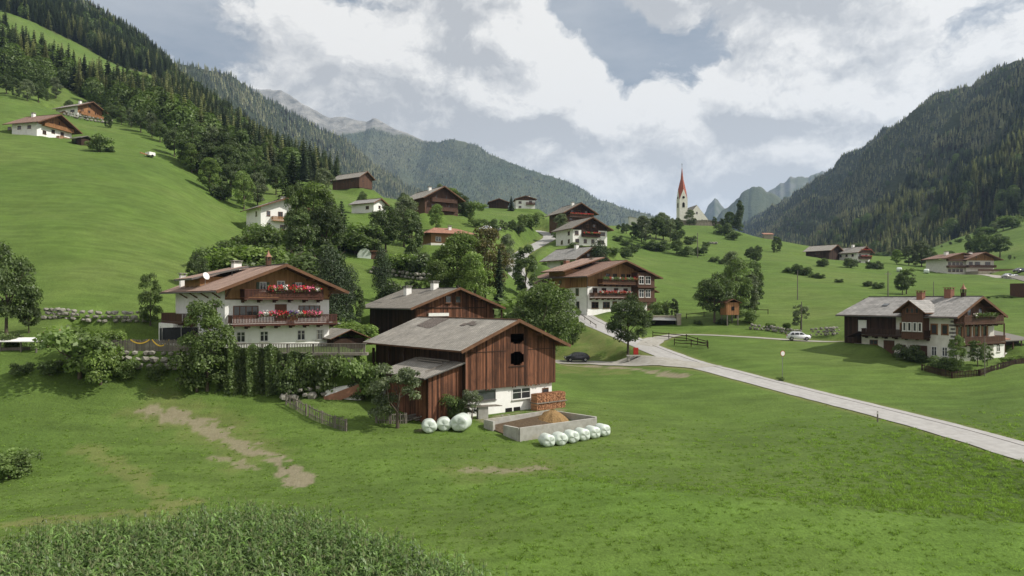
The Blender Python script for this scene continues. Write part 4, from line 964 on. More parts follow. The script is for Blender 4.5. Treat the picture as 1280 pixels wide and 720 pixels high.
# ------------------------------------------------------------------ left chalet
root, w, L = house('chalet_left', 'chalet', 'large white chalet with honey wood gable and two balconies of pink and red flowers', 'chalet')
E, RI = 6.75, 2.4
body(root, w, L, E, RI, M['plaster'])
mm = RI/(w/2); tz = lambda x: E+RI-abs(x)*mm-.02
mb = MB(); boards(mb, -w/2, w/2, lambda x: 5.5, tz, 0, .05, .24, seed=3, jit=.006); c_ = mb.build('cladding', M['board_honey'], root); c_['kind'] = 'stuff'
mb = MB(); mb.box((-w/2-.02, -.10, 5.4), (w/2+.02, -.055, 5.54)); mb.build('trim_board', M['bargeboard'], root)
rf = gable_roof(root, w, L, E, RI, 1.5, 2.0, 1.2, M['tile_red'])
for s in (-1, 1):
    for yy in (-.9,):
        mb = MB(); mb.beam((s*(w/2-.1), -.05, E-1.0), (s*(w/2-.1), -1.5, E-.15), .14, .16); mb.build('brace', M['bargeboard'], root)
for yy in (1.5, 5.5, 9.5, 13.5):
    mb = MB(); mb.beam((-w/2, yy, E-1.15), (-w/2-1.1, yy, E-.45), .12, .14); mb.build('brace', M['bargeboard'], root)
for u in (-4.3, -1.75, 2.55, 4.85): window(root, w, L, 'F', u, 1.35, .95, 1.15, 2, 'trim_white', curtain=(u > 4))
window(root, w, L, 'F', -3.75, 4.15, 2.7, 1.15, 4, 'frame_brown'); window(root, w, L, 'F', 3.55, 4.15, 2.6, 1.15, 4, 'frame_brown')
door(root, w, L, 'F', .15, 3.05, 1.15, 1.75); 
mb = MB(); mb.box((0, -.05, 0), (.9, 0, .8)); mb.build('folded_shutter', M['board_orange'], root, (1.1, -.3, 3.05))
for u in (-1.9, .15, 2.2): window(root, w, L, 'F', u, 6.85, .75 if u != .15 else .85, 1.0 if u != .15 else 1.3, 2, 'trim_white', shutters='leaf_green' if False else None, off=.05)
gm = pmat('shutter_green', (.10,.13,.09), (.06,.08,.055), 4, .6); sm = MB(); sm.box((-.17, -.05, -.5), (.17, 0, .5)); sm = sm.mesh('shutter', gm)
for u in (-2.46, -1.34, 1.64, 2.76): link('shutter', sm, root, (u, -.06, 6.85))
balcony(root, w, L, 'F', -4.4, 4.7, 5.6, 1.35, flowers=[2, 2, 3, 1, 2, 1], fspan=(-1.9, 4.2), rail=.9)
balcony(root, w, L, 'F', -5.7, 6.35, 2.75, 1.45, flowers=[1, 2, 3, 4, 2, 1], fspan=(-3.0, 4.4), rail=.95)
balcony(root, w, L, 'L', 9.5, 18.4, 2.75, 1.7, rail=1.0)
for u, z in ((3.0, 4.0), (7, 4.0), (12, 4.0), (13.5, 1.4), (5, 1.4)): window(root, w, L, 'L', u, z, .8, 1.2 if z < 3 else 1.7, 1, 'frame_brown')
mb = MB(); mb.box((-w/2-2.0, 12, -1), (-w/2, 18.4, 2.55)); mb.build('side_wing', M['plaster'], root)
# shed dormer on the left slope, with chimney, dish and rooflight
xa = -w/2-.2; 
mb = MB(); mb.box((xa+.2, 8.6, E-.2), (-1.9, 14.6, E+1.35)); mb.build('dormer_wall', M['board_honey'], root)
mb = MB(); A = [(xa-.9, 7.9, E+1.15), (xa-.9, 15.2, E+1.15), (-.6, 15.2, E+2.75), (-.6, 7.9, E+2.75)]
mb.poly(A[::-1], uv=[(0, 5.2), (7.3, 5.2), (7.3, 0), (0, 0)]); mb.poly([(p[0], p[1], p[2]-.22) for p in A], m=1)
for i in range(4): j = (i+1) % 4; mb.poly([A[i], A[j], (A[j][0], A[j][1], A[j][2]-.22), (A[i][0], A[i][1], A[i][2]-.22)], m=1)
mb.build('dormer_roof', [M['tile_red'], M['gutter']], root)
for u in (9.8, 11.6, 13.4): window(root, w, L, 'L', u, E+.62, .9, .75, 2, 'frame_brown', off=-.04)
chimney(rf, -.9, 11.2, roof_z(E, RI, w, -.9), .95, .95, z0=.6); chimney(rf, -w/2+.4, 16.9, roof_z(E, RI, w, -w/2+.4), .62, 1.35)
mb = MB(); mb.tube((-2.9, 6.9, roof_z(E, RI, w, -2.9)-.2), (-2.9, 6.9, roof_z(E, RI, w, -2.9)+.5), .06); mb.build('vent_pipe', M['iron'], rf)
mb = MB(); b = Vector((-w/2+.3, 7.6, 0)); bz = roof_z(E, RI, w, b.x); mb.tube((b.x, b.y, bz-.2), (b.x, b.y, bz+1.0), .03)
mb.build('dish_mast', M['metal_grey'], rf); mb = MB(); mb.lathe([(.02, 0), (.25, .03), (.45, .12), (.46, .14), (.25, .05), (.02, .02)], 16); d = mb.build('satellite_dish', M['trim_white'], rf, (b.x, b.y-.1, bz+1.0), (R(70), 0, R(25)), True)
def bell_turret(rf, y, z, mat='board_honey', s=1.0):
    mb = MB(); mb.box((-.3*s, -.3*s, -.3), (.3*s, .3*s, .75*s))
    for sx in (-1, 1):
        for sy in (-1, 1): mb.box((sx*.26*s-.05, sy*.26*s-.05, .75*s), (sx*.26*s+.05, sy*.26*s+.05, 1.35*s))
    o = mb.build('bell_turret', M[mat], rf, (0, y, z)); mb = MB(); mb.lathe([(.52*s, 1.33*s), (.3*s, 1.6*s), (.12*s, 1.95*s), (.02, 2.3*s)], 4); mb.build('turret_roof', M['copper'], rf, (0, y, z), (0, 0, R(45)))
    mb = MB(); mb.lathe([(.17*s, .85*s), (.13*s, 1.0*s), (.09*s, 1.2*s), (.02, 1.26*s)], 8); mb.build('bell', M['iron'], rf, (0, y, z))
bell_turret(rf, 3.2, E+RI+.15, 'board_brown', .8)

# ------------------------------------------------------------------ barn
root, w, L = house('barn', 'barn', 'weathered red brown plank barn on a white stable base with two black hatches', 'barn')
E, RI, BZ = 6.95, 2.35, 2.85
mm = RI/(w/2); tz = lambda x: E+RI-abs(x)*mm-.03
mb = MB(); mb.box((-w/2+.25, .25, -1.6), (w/2-.25, L-.25, BZ-.12)); mb.build('stable_wall', M['plaster'], root)
mb = MB(); mb.box((-w/2-.0, .1, BZ-.12), (w/2, L-.1, BZ)); mb.build('loft_floor', M['board_dark'], root)
H1 = [(-.75, .95, 7.0, 7.95)]; H2 = [(-.75, .95, 4.45, 5.85)]
hol = [(.55-1.05+.05*0, 1.6, 7.05, 8.0), (.55-1.05, 1.6, 4.85, 6.1)]
hol = [(-.35, 1.55, 7.15, 8.15)]
mb = MB()
hx0, hx1 = -.45, 1.5
steps = []
for (z0, z1) in ((4.75, 6.15), (6.95, 8.0)):
    n = 9; wd = (hx1-hx0)/n
    for i in range(n):
        a = hx0+wd*i; ch = .28 if i in (0, n-1) else (.14 if i in (1, n-2) else 0); steps.append((a, a+wd, z0+ch, z1-(ch if z0 < 6 else 0)))
boards(mb, -w/2, w/2, lambda x: BZ-.25-(.12 if random.Random(int(x*9)).random() < .2 else 0), tz, 0, .05, .19, holes=steps, seed=11, jit=.03)
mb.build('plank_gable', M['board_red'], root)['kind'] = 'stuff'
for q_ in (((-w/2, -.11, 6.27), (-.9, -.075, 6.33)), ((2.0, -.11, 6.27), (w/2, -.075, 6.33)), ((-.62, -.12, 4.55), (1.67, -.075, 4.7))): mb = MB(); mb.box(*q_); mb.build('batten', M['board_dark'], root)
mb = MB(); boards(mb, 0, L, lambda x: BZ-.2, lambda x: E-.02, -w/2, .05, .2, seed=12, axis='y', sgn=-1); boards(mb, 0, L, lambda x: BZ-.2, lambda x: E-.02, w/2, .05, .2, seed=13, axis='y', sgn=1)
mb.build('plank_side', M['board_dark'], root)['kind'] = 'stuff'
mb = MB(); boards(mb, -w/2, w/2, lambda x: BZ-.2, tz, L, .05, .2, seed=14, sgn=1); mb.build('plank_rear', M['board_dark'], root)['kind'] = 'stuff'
for x in (-w/2+.1, w/2-.1):
    for y in (.1, L/2, L-.1): mb = MB(); mb.box((x-.1, y-.1, BZ), (x+.1, y+.1, E)); mb.build('corner_post', M['board_dark'], root)

rf = gable_roof(root, w, L, E, RI, 1.3, 1.05, .9, M['shingle'], back_hip=.7, thick=.16, gut=False)
mb = MB(); zz = lambda x: roof_z(E, RI, w, x, .16)+.03
rp = random.Random(4)
for k in range(16):                      # darker patch of old shingles near the rear ridge
    x = rp.uniform(-2.6, -.5); y = rp.uniform(11.2, 14.2); d_ = rp.uniform(.5, 1.0); q = [(x-d_, y-.6), (x+d_*.6, y-.6), (x+d_*.6, y+.7), (x-d_, y+.7)]
    mb.poly([(a, b, zz(a)+.012*k/16) for a, b in q][::-1], uv=[(0, 0), (1.3, 0), (1.3, 1.2), (0, 1.2)])
for (x, y, d_) in ((-1.2, 5.4, .35), (-1.7, 6.1, .3), (-1.6, 4.6, .25)):
    q = [(x-d_, y-.4), (x+d_, y-.4), (x+d_, y+.5), (x-d_, y+.5)]; mb.poly([(a, b, zz(a)+.02) for a, b in q][::-1], uv=[(0, 0), (1, 0), (1, 1), (0, 1)])
mb.build('old_shingles', M['old_shingle'], rf)['kind'] = 'stuff'
window(root, w, L, 'F', -3.3, 1.95, 2.4, 1.0, 1, 'gutter', off=-.25); window(root, w, L, 'F', 1.35, 1.75, 2.5, 1.15, 2, 'trim_white', off=-.25)
window(root, w, L, 'F', 4.75, 1.5, .85, 1.1, 1, 'frame_brown', off=-.25)
for u in (-.35, .75):
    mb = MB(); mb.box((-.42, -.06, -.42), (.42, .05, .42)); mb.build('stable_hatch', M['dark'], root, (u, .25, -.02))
# lean-to at the front left
LX0, LX1, LY0, LY1 = -w/2-4.0, -w/2, .6, 8.4
lt = lambda x: 5.3 - (LX1-x)*.26
mb = MB(); boards(mb, LX0, LX1-.06, lambda x: -.7, lambda x: lt(x)-.05, LY0, .04, .2, seed=21); boards(mb, LY0, LY1, lambda x: -.9, lambda x: lt(LX0)-.05, LX0, .04, .2, seed=22, axis='y'); boards(mb, LX0, LX1-.06, lambda x: -.7, lambda x: lt(x)-.05, LY1, .04, .2, seed=23, sgn=1)
mb.build('lean_to_planks', M['board_red'], root)['kind'] = 'stuff'
mb = MB(); x0, x1, y0, y1 = LX0-.8, LX1-.05, LY0-.6, LY1+.5; A = [(x0, y0, lt(x0)+.1), (x0, y1, lt(x0)+.1), (x1, y1, lt(x1)+.1), (x1, y0, lt(x1)+.1)]
mb.poly(A[::-1], uv=[(0, 5.2), (8, 5.2), (8, 0), (0, 0)]); mb.poly([(p[0], p[1], p[2]-.12) for p in A], m=1)
for i in range(4): j = (i+1) % 4; mb.poly([A[i], A[j], (A[j][0], A[j][1], A[j][2]-.12), (A[i][0], A[i][1], A[i][2]-.12)], m=1)
mb.build('lean_to_roof', [M['shingle'], M['gutter']], root)
mb = MB(); mb.beam((LX0+.4, 1.6, lt(LX0+.4)+.25), (LX1-.8, 1.6, lt(LX1-.8)+.25), .08, .08); mb.beam((-w/2-.6, 2, 5.45), (-w/2-.6, 7.5, 5.45), .18, .12); mb.beam((-w/2-1.1, 2.4, 5.3), (-w/2-1.1, 7.0, 5.3), .16, .12)
mb.build('stored_pole', M['grey_wood'], root)
mb = MB(); mb.tube((-w/2-.12, -.15, -.4), (-w/2-.12, -.15, E-.5), .055); mb.build('downpipe', M['copper'], root)
# porch posts under the rear eave where the deck meets the barn
for y in (10.2, 13.4, 16.8):
    mb = MB(); mb.box((-.12, -.12, -2.0), (.12, .12, 4.2)); mb.build('porch_post', M['board_dark'], root, (-w/2-.75, y, 1.8))

# ------------------------------------------------------------------ second barn behind
root, w, L = house('barn_back', 'barn', 'dark wooden barn with grey roof and two white chimneys, behind the plank barn', 'barn')
E, RI = 6.3, 2.45; body(root, w, L, E, RI, M['board_dark'], inset=.15)
mm = RI/(w/2); tz = lambda x: E+RI-abs(x)*mm-.03
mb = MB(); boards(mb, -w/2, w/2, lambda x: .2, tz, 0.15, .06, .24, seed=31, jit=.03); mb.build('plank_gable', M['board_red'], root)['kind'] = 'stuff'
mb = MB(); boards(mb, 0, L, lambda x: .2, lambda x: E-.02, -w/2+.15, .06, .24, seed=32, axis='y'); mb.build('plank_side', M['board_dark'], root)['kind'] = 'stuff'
mb = MB(); mb.box((-w/2, -.02, 5.9), (w/2-1.6, .06, 6.05)); mb.build('batten', M['board_dark'], root)
for u in (-1.3, .4): window(root, w, L, 'F', u, 7.2, .95, 1.0, 1, 'frame_brown', off=.02)
mb = MB(); mb.box((-1.7, -.3, 0), (1.7, -.05, .45)); mb.build('white_lamp_board', M['trim_white'], root, (-3.0, .1, 4.8))
rf = gable_roof(root, w, L, E, RI, 1.4, 1.2, 1.2, M['shingle_brown'], thick=.16)
chimney(rf, -2.6, 9.5, roof_z(E, RI, w, -2.6), .9, 1.0, z0=.8); chimney(rf, -.4, 5.2, roof_z(E, RI, w, .4), .9, .9, z0=.6)
for y in (-.9, 1.2): mb = MB(); mb.box((w/2+.9, y, -1), (w/2+1.1, y+.2, E-.6)); mb.build('porch_post', M['board_dark'], root)

# ------------------------------------------------------------------ middle chalet (guest house)
root, w, L = house('chalet_mid', 'guesthouse', 'big three storey guesthouse with stacked wooden balconies and red geraniums beside the road', 'guesthouse')
E, RI = 7.9, 2.85; body(root, w, L, E, RI, M['plaster'])
mm = RI/(w/2); tz = lambda x: E+RI-abs(x)*mm-.02
mb = MB(); boards(mb, -w/2, w/2, lambda x: 5.3, tz, 0, .06, .26, seed=41, jit=.006); boards(mb, 0, L, lambda x: 5.1, lambda x: E, -w/2, .06, .26, seed=42, axis='y', jit=.006); boards(mb, 0, L, lambda x: 5.1, lambda x: E, w/2, .06, .26, seed=43, axis='y', jit=.006, sgn=1)
mb.build('cladding', M['board_honey'], root)['kind'] = 'stuff'
rf = gable_roof(root, w, L, E, RI, 2.3, 2.6, 1.2, M['tile_brown'])
for u in (-6.6, -3.4): window(root, w, L, 'F', u, 1.4, 1.9, 1.3, 2, 'frame_brown')
door(root, w, L, 'F', -1.0, 0, 1.1, 2.1)
for u in (-6.6, -4.1, -.6, 2.2): window(root, w, L, 'F', u, 4.3, 1.2, 1.4, 2, 'frame_brown')
for u in (-3.0, -1.0, 1.4, 3.0): window(root, w, L, 'F', u, 7.3, 1.2, 1.6, 2, 'frame_brown', off=.06)
balcony(root, w, L, 'F', -8.2, 3.6, 3.0, 1.5, mat='board_brown', flowers=[1, 1, 1, 3, 1], fspan=(-6.9, 2.3))
balcony(root, w, L, 'F', -6.0, 4.6, 5.9, 1.7, mat='board_brown', flowers=[3, 0, 0, 1, 0])
# glazed stair bay on the right of the gable
mb = MB(); mb.box((3.9, -2.0, 1.9), (w/2+.3, 0, E+.55)); mb.build('bay_wall', M['board_brown'], root)
for z in (3.9, 6.8, 8.3):
    for u in (5.0, 7.0): 
        if z > 8 : continue
        window(root, w, L, 'F', u, z, 1.5, 1.7, 2, 'trim_white', off=2.0)
mb = MB(); mb.box((3.6, -2.5, 5.1), (w/2+.4, -2.06, 5.35)); mb.box((3.6, -2.4, 2.0), (w/2+.4, -2.06, 2.9)); mb.build('bay_rail', M['board_brown'], root)
mb = MB(); mb.box((w/2, 1.0, -1), (w/2+3.0, 8, 4.4)); mb.build('side_annex', M['board_brown'], root)
mb = MB(); A = [(w/2-.1, .2, 5.9), (w/2+4.2, .2, 4.3), (w/2+4.2, 8.8, 4.3), (w/2-.1, 8.8, 5.9)]; mb.poly(A, uv=[(0, 0), (0, 4), (8, 4), (8, 0)]); mb.poly([(p[0], p[1], p[2]-.2) for p in A][::-1], m=1)
for i in range(4): j = (i+1) % 4; mb.poly([A[j], A[i], (A[i][0], A[i][1], A[i][2]-.2), (A[j][0], A[j][1], A[j][2]-.2)], m=1)
mb.build('annex_roof', [M['tile_brown'], M['bargeboard']], root)
# cross wing on the left with lower roof
mb = MB(); mb.box((-w/2-1.5, 5.5, 5.0), (-2, 11, E+1.2)); mb.build('wing_wall', M['board_honey'], root)
mb = MB(); A = [(-w/2-3.0, 4.2, E+.75), (-w/2-3.0, 12, E+.75), (0, 12, E+4.05), (0, 4.2, E+4.05)]
mb.poly(A[::-1], uv=[(0, 10), (7.5, 10), (7.5, 0), (0, 0)]); mb.poly([(p[0], p[1], p[2]-.25) for p in A], m=1)
for i in range(4): j = (i+1) % 4; mb.poly([A[i], A[j], (A[j][0], A[j][1], A[j][2]-.25), (A[i][0], A[i][1], A[i][2]-.25)], m=1)
mb.build('wing_roof', [M['tile_red'], M['bargeboard']], root)
mb = MB(); A = [(-w/2-2.6, 11.0, 6.1), (-w/2-2.6, 16.5, 6.1), (-w/2+.2, 16.5, 7.1), (-w/2+.2, 11.0, 7.1)]; mb.poly(A[::-1], uv=[(0, 3), (5.5, 3), (5.5, 0), (0, 0)]); mb.poly([(p[0], p[1], p[2]-.2) for p in A], m=1)
for i in range(4): j = (i+1) % 4; mb.poly([A[i], A[j], (A[j][0], A[j][1], A[j][2]-.2), (A[i][0], A[i][1], A[i][2]-.2)], m=1)
mb.build('porch_roof', [M['tile_red'], M['bargeboard']], root)
for u, z in ((3, 1.4), (8, 1.4), (3.2, 4.2), (8, 4.2), (12.5, 4.2)): window(root, w, L, 'L', u, z, 1.0, 1.5, 1, 'frame_brown')
for u in (7, 9.4): window(root, w, L, 'L', u, 6.3, .9, .8, 2, 'frame_brown', off=1.5)
chimney(rf, -1.2, 7.0, roof_z(E, RI, w, 1.2), .9, .9, 'brick', z0=.7); chimney(rf, -3.8, 12.8, roof_z(E, RI, w, 3.8)+.6, 1.0, 1.2, 'brick', z0=1)
mb = MB(); mb.tube((-w/2-.1, -.1, 0), (-w/2-.1, -.1, E-.6), .06); mb.build('downpipe', M['gutter'], root)

# ------------------------------------------------------------------ right farmhouse
root, w, L = house('farmhouse', 'farmhouse', 'long white farmhouse with pale slate roof and dark wooden barn end, right of the road', 'farmhouse')
E, RI = 6.6, 2.3; body(root, w, L, E, RI, M['plaster_warm'], z0=-3)
mm = RI/(w/2); tz = lambda x: E+RI-abs(x)*mm-.02
mb = MB(); boards(mb, -w/2, w/2, lambda x: 5.25, tz, 0, .05, .22, seed=51, jit=.006); mb.build('cladding', M['board_brown'], root)['kind'] = 'stuff'
mb = MB(); boards(mb, 8.4, L+1.6, lambda x: 3.4 if x < 14 else 1.8, lambda x: E-.03, -w/2-.03, .05, .22, seed=52, axis='y'); boards(mb, -w/2-.03, w/2, lambda x: 2.6, tz, L+1.6, .05, .22, seed=53, sgn=1); mb.build('barn_planks', M['board_dark'], root)['kind'] = 'stuff'
mb = MB(); mb.box((-w/2, L-.1, -1), (w/2, L+1.55, E)); mb.build('barn_end', M['board_dark'], root)
mb = MB(); mb.box((0, -.16, 0), (1.4, -.08, 1.75)); mb.build('loading_panel', M['trim_white'], root, (-w/2-.04, 14.5, 3.7), (0, 0, -math.pi/2))
rf = gable_roof(root, w, L, E, RI, 1.25, 1.2, 2.3, M['slate'], back_hip=1.4)
for u, z in ((-3.7, 4.1), (-1.6, 4.1), (.5, 4.1), (2.6, 4.1)): window(root, w, L, 'F', u, z, .85, 1.45, 1, 'frame_brown', shutters='board_honey')
for u in (-3.2, -.6, 2.2): window(root, w, L, 'F', u, 1.3, .9, 1.1, 2, 'frame_brown')
window(root, w, L, 'F', -1.4, 6.9, 1.0, 1.2, 1, 'frame_brown', off=.05); window(root, w, L, 'F', 1.4, 6.9, 1.0, 1.2, 1, 'frame_brown', off=.05)
balcony(root, w, L, 'F', -4.8, 5.2, 5.35, 1.3, mat='board_brown', flowers=[0, 0, 3, 0, 0], fspan=(-2.6, 3.0))
balcony(root, w, L, 'F', -4.9, 5.4, 2.55, 1.4, mat='board_brown', rail=.85)
for x in (-4.8, 5.3): mb = MB(); mb.box((x-.07, -1.35, 3.3), (x+.07, -1.2, 5.2)); mb.build('balcony_post', M['board_brown'], root)
for u, z in ((1.2, 4.4), (2.7, 4.4), (7.3, 4.4), (1.2, 1.3), (2.7, 1.3)): window(root, w, L, 'L', u, z, .75, 1.3, 1 if z > 3 else 2, 'trim_white' if z < 3 else 'frame_brown', surround='board_honey' if z > 3 else None, shutters=None)
for u in (5.8, 7.3): window(root, w, L, 'L', u, 1.4, .8, 1.1, 2, 'frame_brown')
door(root, w, L, 'L', 4.4, -.2, 1.2, 2.1, 'board_brown'); door(root, w, L, 'L', 9.5, .3, 1.5, 2.1, 'board_brown')
window(root, w, L, 'L', 12.0, 2.1, 1.3, .7, 2, 'frame_brown')
balcony(root, w, L, 'L', 3.2, 13.2, 3.25, 1.3, mat='board_dark', rail=.95)
mb = MB()
for k in range(9): mb.box((-w/2-2.1+.0, 13.2+k*.25, 3.6-k*.1), (-w/2-.1, 13.45+k*.25, 3.7-k*.1), .5)
mb.build('stair', M['board_dark'], root)
# two storey oriel with its own little gable
ox = -w/2-1.5; mb = MB(); mb.box((ox, 3.4, 2.9), (-w/2, 6.6, 7.1)); mb.build('oriel_wall', M['board_brown'], root)
c0, hw_, e0, tp_ = 5.0, 1.6, 7.1, 8.25
mb = MB(); mb.poly([(ox, c0-hw_, e0), (ox, c0, tp_), (ox, c0+hw_, e0)]); mb.poly([(ox, c0-hw_, e0), (ox+4, c0-hw_, e0), (ox+4, c0, tp_), (ox, c0, tp_)]); mb.poly([(ox, c0+hw_, e0), (ox, c0, tp_), (ox+4, c0, tp_), (ox+4, c0+hw_, e0)]); mb.build('dormer_gable', M['board_brown'], root)
for s in (-1, 1):
    mb = MB(); P = [(ox-.8, c0, tp_+.15), (ox+4.6, c0, tp_+.15), (ox+3.2, c0+s*2.4, 6.62), (ox-.8, c0+s*2.4, 6.62)]
    Q = [(p[0], p[1], p[2]+.16) for p in P]; 
    if s > 0: mb.poly(Q, uv=[(0, 3), (5, 3), (5, 0), (0, 0)]); mb.poly(P[::-1], m=1)
    else: mb.poly(Q[::-1], uv=[(0, 0), (5, 0), (5, 3), (0, 3)]); mb.poly(P, m=1)
    for i in range(4): j = (i+1) % 4; mb.poly([P[i], P[j], Q[j], Q[i]], m=1)
    mb.build('dormer_roof', [M['slate'], M['bargeboard']], root)
for u in (3.85, 4.6, 5.4, 6.15): window(root, w, L, 'L', u, 4.7, .6, 1.25, 1, 'trim_white', off=1.5, curtain=True)
for u in (4.3, 5.0, 5.7): window(root, w, L, 'L', u, 7.05, .5, .8, 1, 'frame_brown', off=1.5)
for k in range(12):
    z = .2+k*.52; mb = MB(); mb.box((-.035, -.03, 0), (.55 if k % 2 else .35, .6 if k % 2 else .4, .3)); mb.build('quoin', M['gutter'], root, (-w/2, 0, z))
chimney(rf, -.2, 3.4, roof_z(E, RI, w, .2), .95, 1.1, 'brick', 'brick', z0=.6); chimney(rf, -.9, 7.2, roof_z(E, RI, w, .9), .85, 1.0, 'brick', 'brick', z0=.6)
bell_turret(rf, 1.5, E+RI+.1, 'board_dark', .85)
mb = MB(); mb.box((-.4, -.4, 0), (.4, .4, .12)); mb.build('rooflight', M['glass'], rf, (-3.0, 11.4, roof_z(E, RI, w, -3.0)+.02), (0, -math.atan(RI/(w/2)), 0))

# ------------------------------------------------------------------ smaller and farther houses
def far_house(key, name, label, cat, E, RI, wall, roofm, wood=None, wz=None, side_wood=None, fw=(), lw=(), bal=(), chim=(), os_=1.0, of=1.2, group=None, wf='frame_brown', z0=-4, fl=None, balmat='board_brown', lbal=()):
    root, w, L = house(key, name, label, cat, group); body(root, w, L, E, RI, M[wall], z0=z0); mm = RI/(w/2)
    if wood:
        mb = MB(); boards(mb, -w/2, w/2, lambda x: wz, lambda x: E+RI-abs(x)*mm-.02, 0, .06, .4, seed=int(w*9), jit=.03); mb.build('cladding', M[wood], root)['kind'] = 'stuff'
    if side_wood is not None:
        mb = MB(); boards(mb, 0, L, lambda x: side_wood, lambda x: E-.02, -w/2, .06, .4, seed=int(w*7), axis='y', jit=.03); mb.build('side_cladding', M[wood], root)['kind'] = 'stuff'
    rf = gable_roof(root, w, L, E, RI, os_, of, of*.7, M[roofm], gut=False, det=False)
    for (u, z, ww, wh) in fw: window(root, w, L, 'F', u, z, ww, wh, 2 if ww > 1.0 else 1, wf, off=.06 if (wood and z > wz) else 0)
    for (u, z, ww, wh) in lw: window(root, w, L, 'L', u, z, ww, wh, 2 if ww > 1.0 else 1, wf, off=.06 if side_wood is not None else 0)
    for (u0, u1, z) in bal: balcony(root, w, L, 'F', u0, u1, z, 1.3, mat=balmat, brackets=False, flowers=fl)
    for (u0, u1, z) in lbal: balcony(root, w, L, 'L', u0, u1, z, 1.2, mat=balmat, brackets=False)
    for (x, y) in chim: chimney(rf, x, y, roof_z(E, RI, w, x), .9, 1.0, z0=.8)
    return root, rf, w, L
far_house('house_grey', 'house', 'white house with pale grey roof just behind the guesthouse', 'house', 6.0, 2.6, 'plaster', 'slate', 'board_brown', 5.2, None, [(-2.5, 4.2, 1.3, 1.3), (1, 4.2, 1.3, 1.3), (0, 6.6, 1, .9)], [(2, 4.1, 1.6, 1.4), (5.5, 4.1, 1.0, 1.3), (3, 1.2, 1, 1.2)], [(-4.2, 3, 2.6)], [(-.5, 4.2)], 1.6, 2.2, lbal=[(.5, 6, 2.6)])
far_house('farm_up', 'farmhouse', 'farmhouse with white lower walls and dark timber gable above the hedge, below the upper road', 'farmhouse', 5.6, 3.2, 'plaster', 'shingle_brown', 'board_dark', 4.9, None, [(-4.7, 1.4, 1.3, 1.2), (-4.9, 3.9, 1.3, 1.2), (-1.8, 1.4, 1.1, 1.2), (1.0, 1.4, 1.1, 1.2), (4.0, 1.3, 2.4, 1.1), (4.4, 3.9, 2.2, 1.1), (-1, 6.3, 1, .9), (1.4, 6.3, 1, .9)], [(2.5, 3.9, 1.2, 1.2), (2.5, 1.4, 1.2, 1.2), (7, 1.4, 1.2, 1.2)], [(-3.2, 3.0, 2.8)], [(2.2, 4)], 1.4, 1.8, balmat='board_dark', fl=[1, 0, 0])
mb = MB(); mb.box((-3.2, -.08, 2.9), (3.0, -.02, 5.0)); mb.build('loggia_planks', M['board_dark'], bpy.data.objects['farmhouse.001'])
far_house('farm_top', 'farmhouse', 'dark timber farmhouse with red balcony strip behind the white and timber farmhouse', 'farmhouse', 6.0, 3.2, 'board_brown', 'shingle_brown', 'board_dark', 4.6, None, [(-3, 6.2, 1, .9), (0, 6.2, 1, .9), (3, 6.2, 1, .9), (-3.5, 3.4, 1.2, 1.2)], [(2.5, 1.4, 1.2, 1.2)], [(-4.6, 5.2, 4.2)], [(-1, 3)], 1.4, 1.8, fl=[1, 1], balmat='board_brown')
far_house('barn_mid', 'wooden_house', 'brown timber house with grey roof among trees on the middle slope', 'house', 5.4, 3.3, 'board_brown', 'shingle', 'board_brown', .5, None, [(-2, 5.6, 1.2, 1.0), (1.5, 5.6, 1.2, 1.0), (-3, 2.6, 1.4, 1.1), (2.4, 2.6, 1.4, 1.1)], [(4, 3.4, 1.4, 1.0)], [(-4, 5, 4.0), (-3, 5, 1.3)], [(-1, 6)], 1.6, 2.0)
far_house('hill_house', 'house', 'pale house with grey roof and balcony on the central hilltop', 'house', 4.6, 1.3, 'plaster', 'slate', 'board_brown', 4.0, None, [(-2.6, 3.0, 1.4, 1.1), (-2.6, .9, 1.2, .9), (2.4, 3.1, 1.4, 1.4)], [], [(.2, 4.4, 2.0)], [(2, 3)], .8, 1.0)
far_house('hill_barn', 'wooden_barn', 'low dark wooden barn beside the pale hilltop house', 'barn', 2.9, 1.5, 'board_dark', 'shingle', 'board_dark', .4, None, [], [(3, 1.4, 1.2, 1.0)], [], [], .8, 1.0)
far_house('red_barn', 'wooden_barn', 'long grey roofed barn with reddish gable on the hillside skyline', 'barn', 5.0, 2.5, 'board_dark', 'shingle', 'board_orange' if False else 'board_brown', .4, .4, [(-1.4, 3.2, 1.2, .8)], [(4, 3.4, 2.4, .9), (9, 3.4, 2.4, .9)], [], [], 1.0, 1.2)
far_house('house_white', 'house', 'tall white house with small wooden balcony below the hillside wood', 'house', 6.6, 2.4, 'plaster', 'slate', None, None, None, [(-4.3, 5.0, .9, 1.2), (-4.3, 2.0, .9, 1.2), (-1.2, 4.9, 1.2, 1.5), (2.6, 4.6, 2.4, 1.5), (-.6, 1.7, 1.4, 1.2), (3.6, 1.7, 1.4, 1.2)], [(3, 5.0, 1, 1.2), (3, 2.0, 1, 1.2)], [(-3.6, 2.6, 3.3)], [(1, 4)], 1.3, 1.5, balmat='board_honey')
mb = MB(); mb.box((-7.2, -3.2, -3.4), (7.0, .5, -.6)); mb.build('retaining_wall', M['stone_warm'], bpy.data.objects['house.002'])
far_house('house_small', 'house', 'small white house with pale metal roof right of a lone tree on the slope', 'house', 3.2, 1.3, 'plaster', 'slate', None, None, None, [(0, 2.0, .9, .8)], [(2.5, 1.7, 1.2, .9)], [], [], .9, .9)
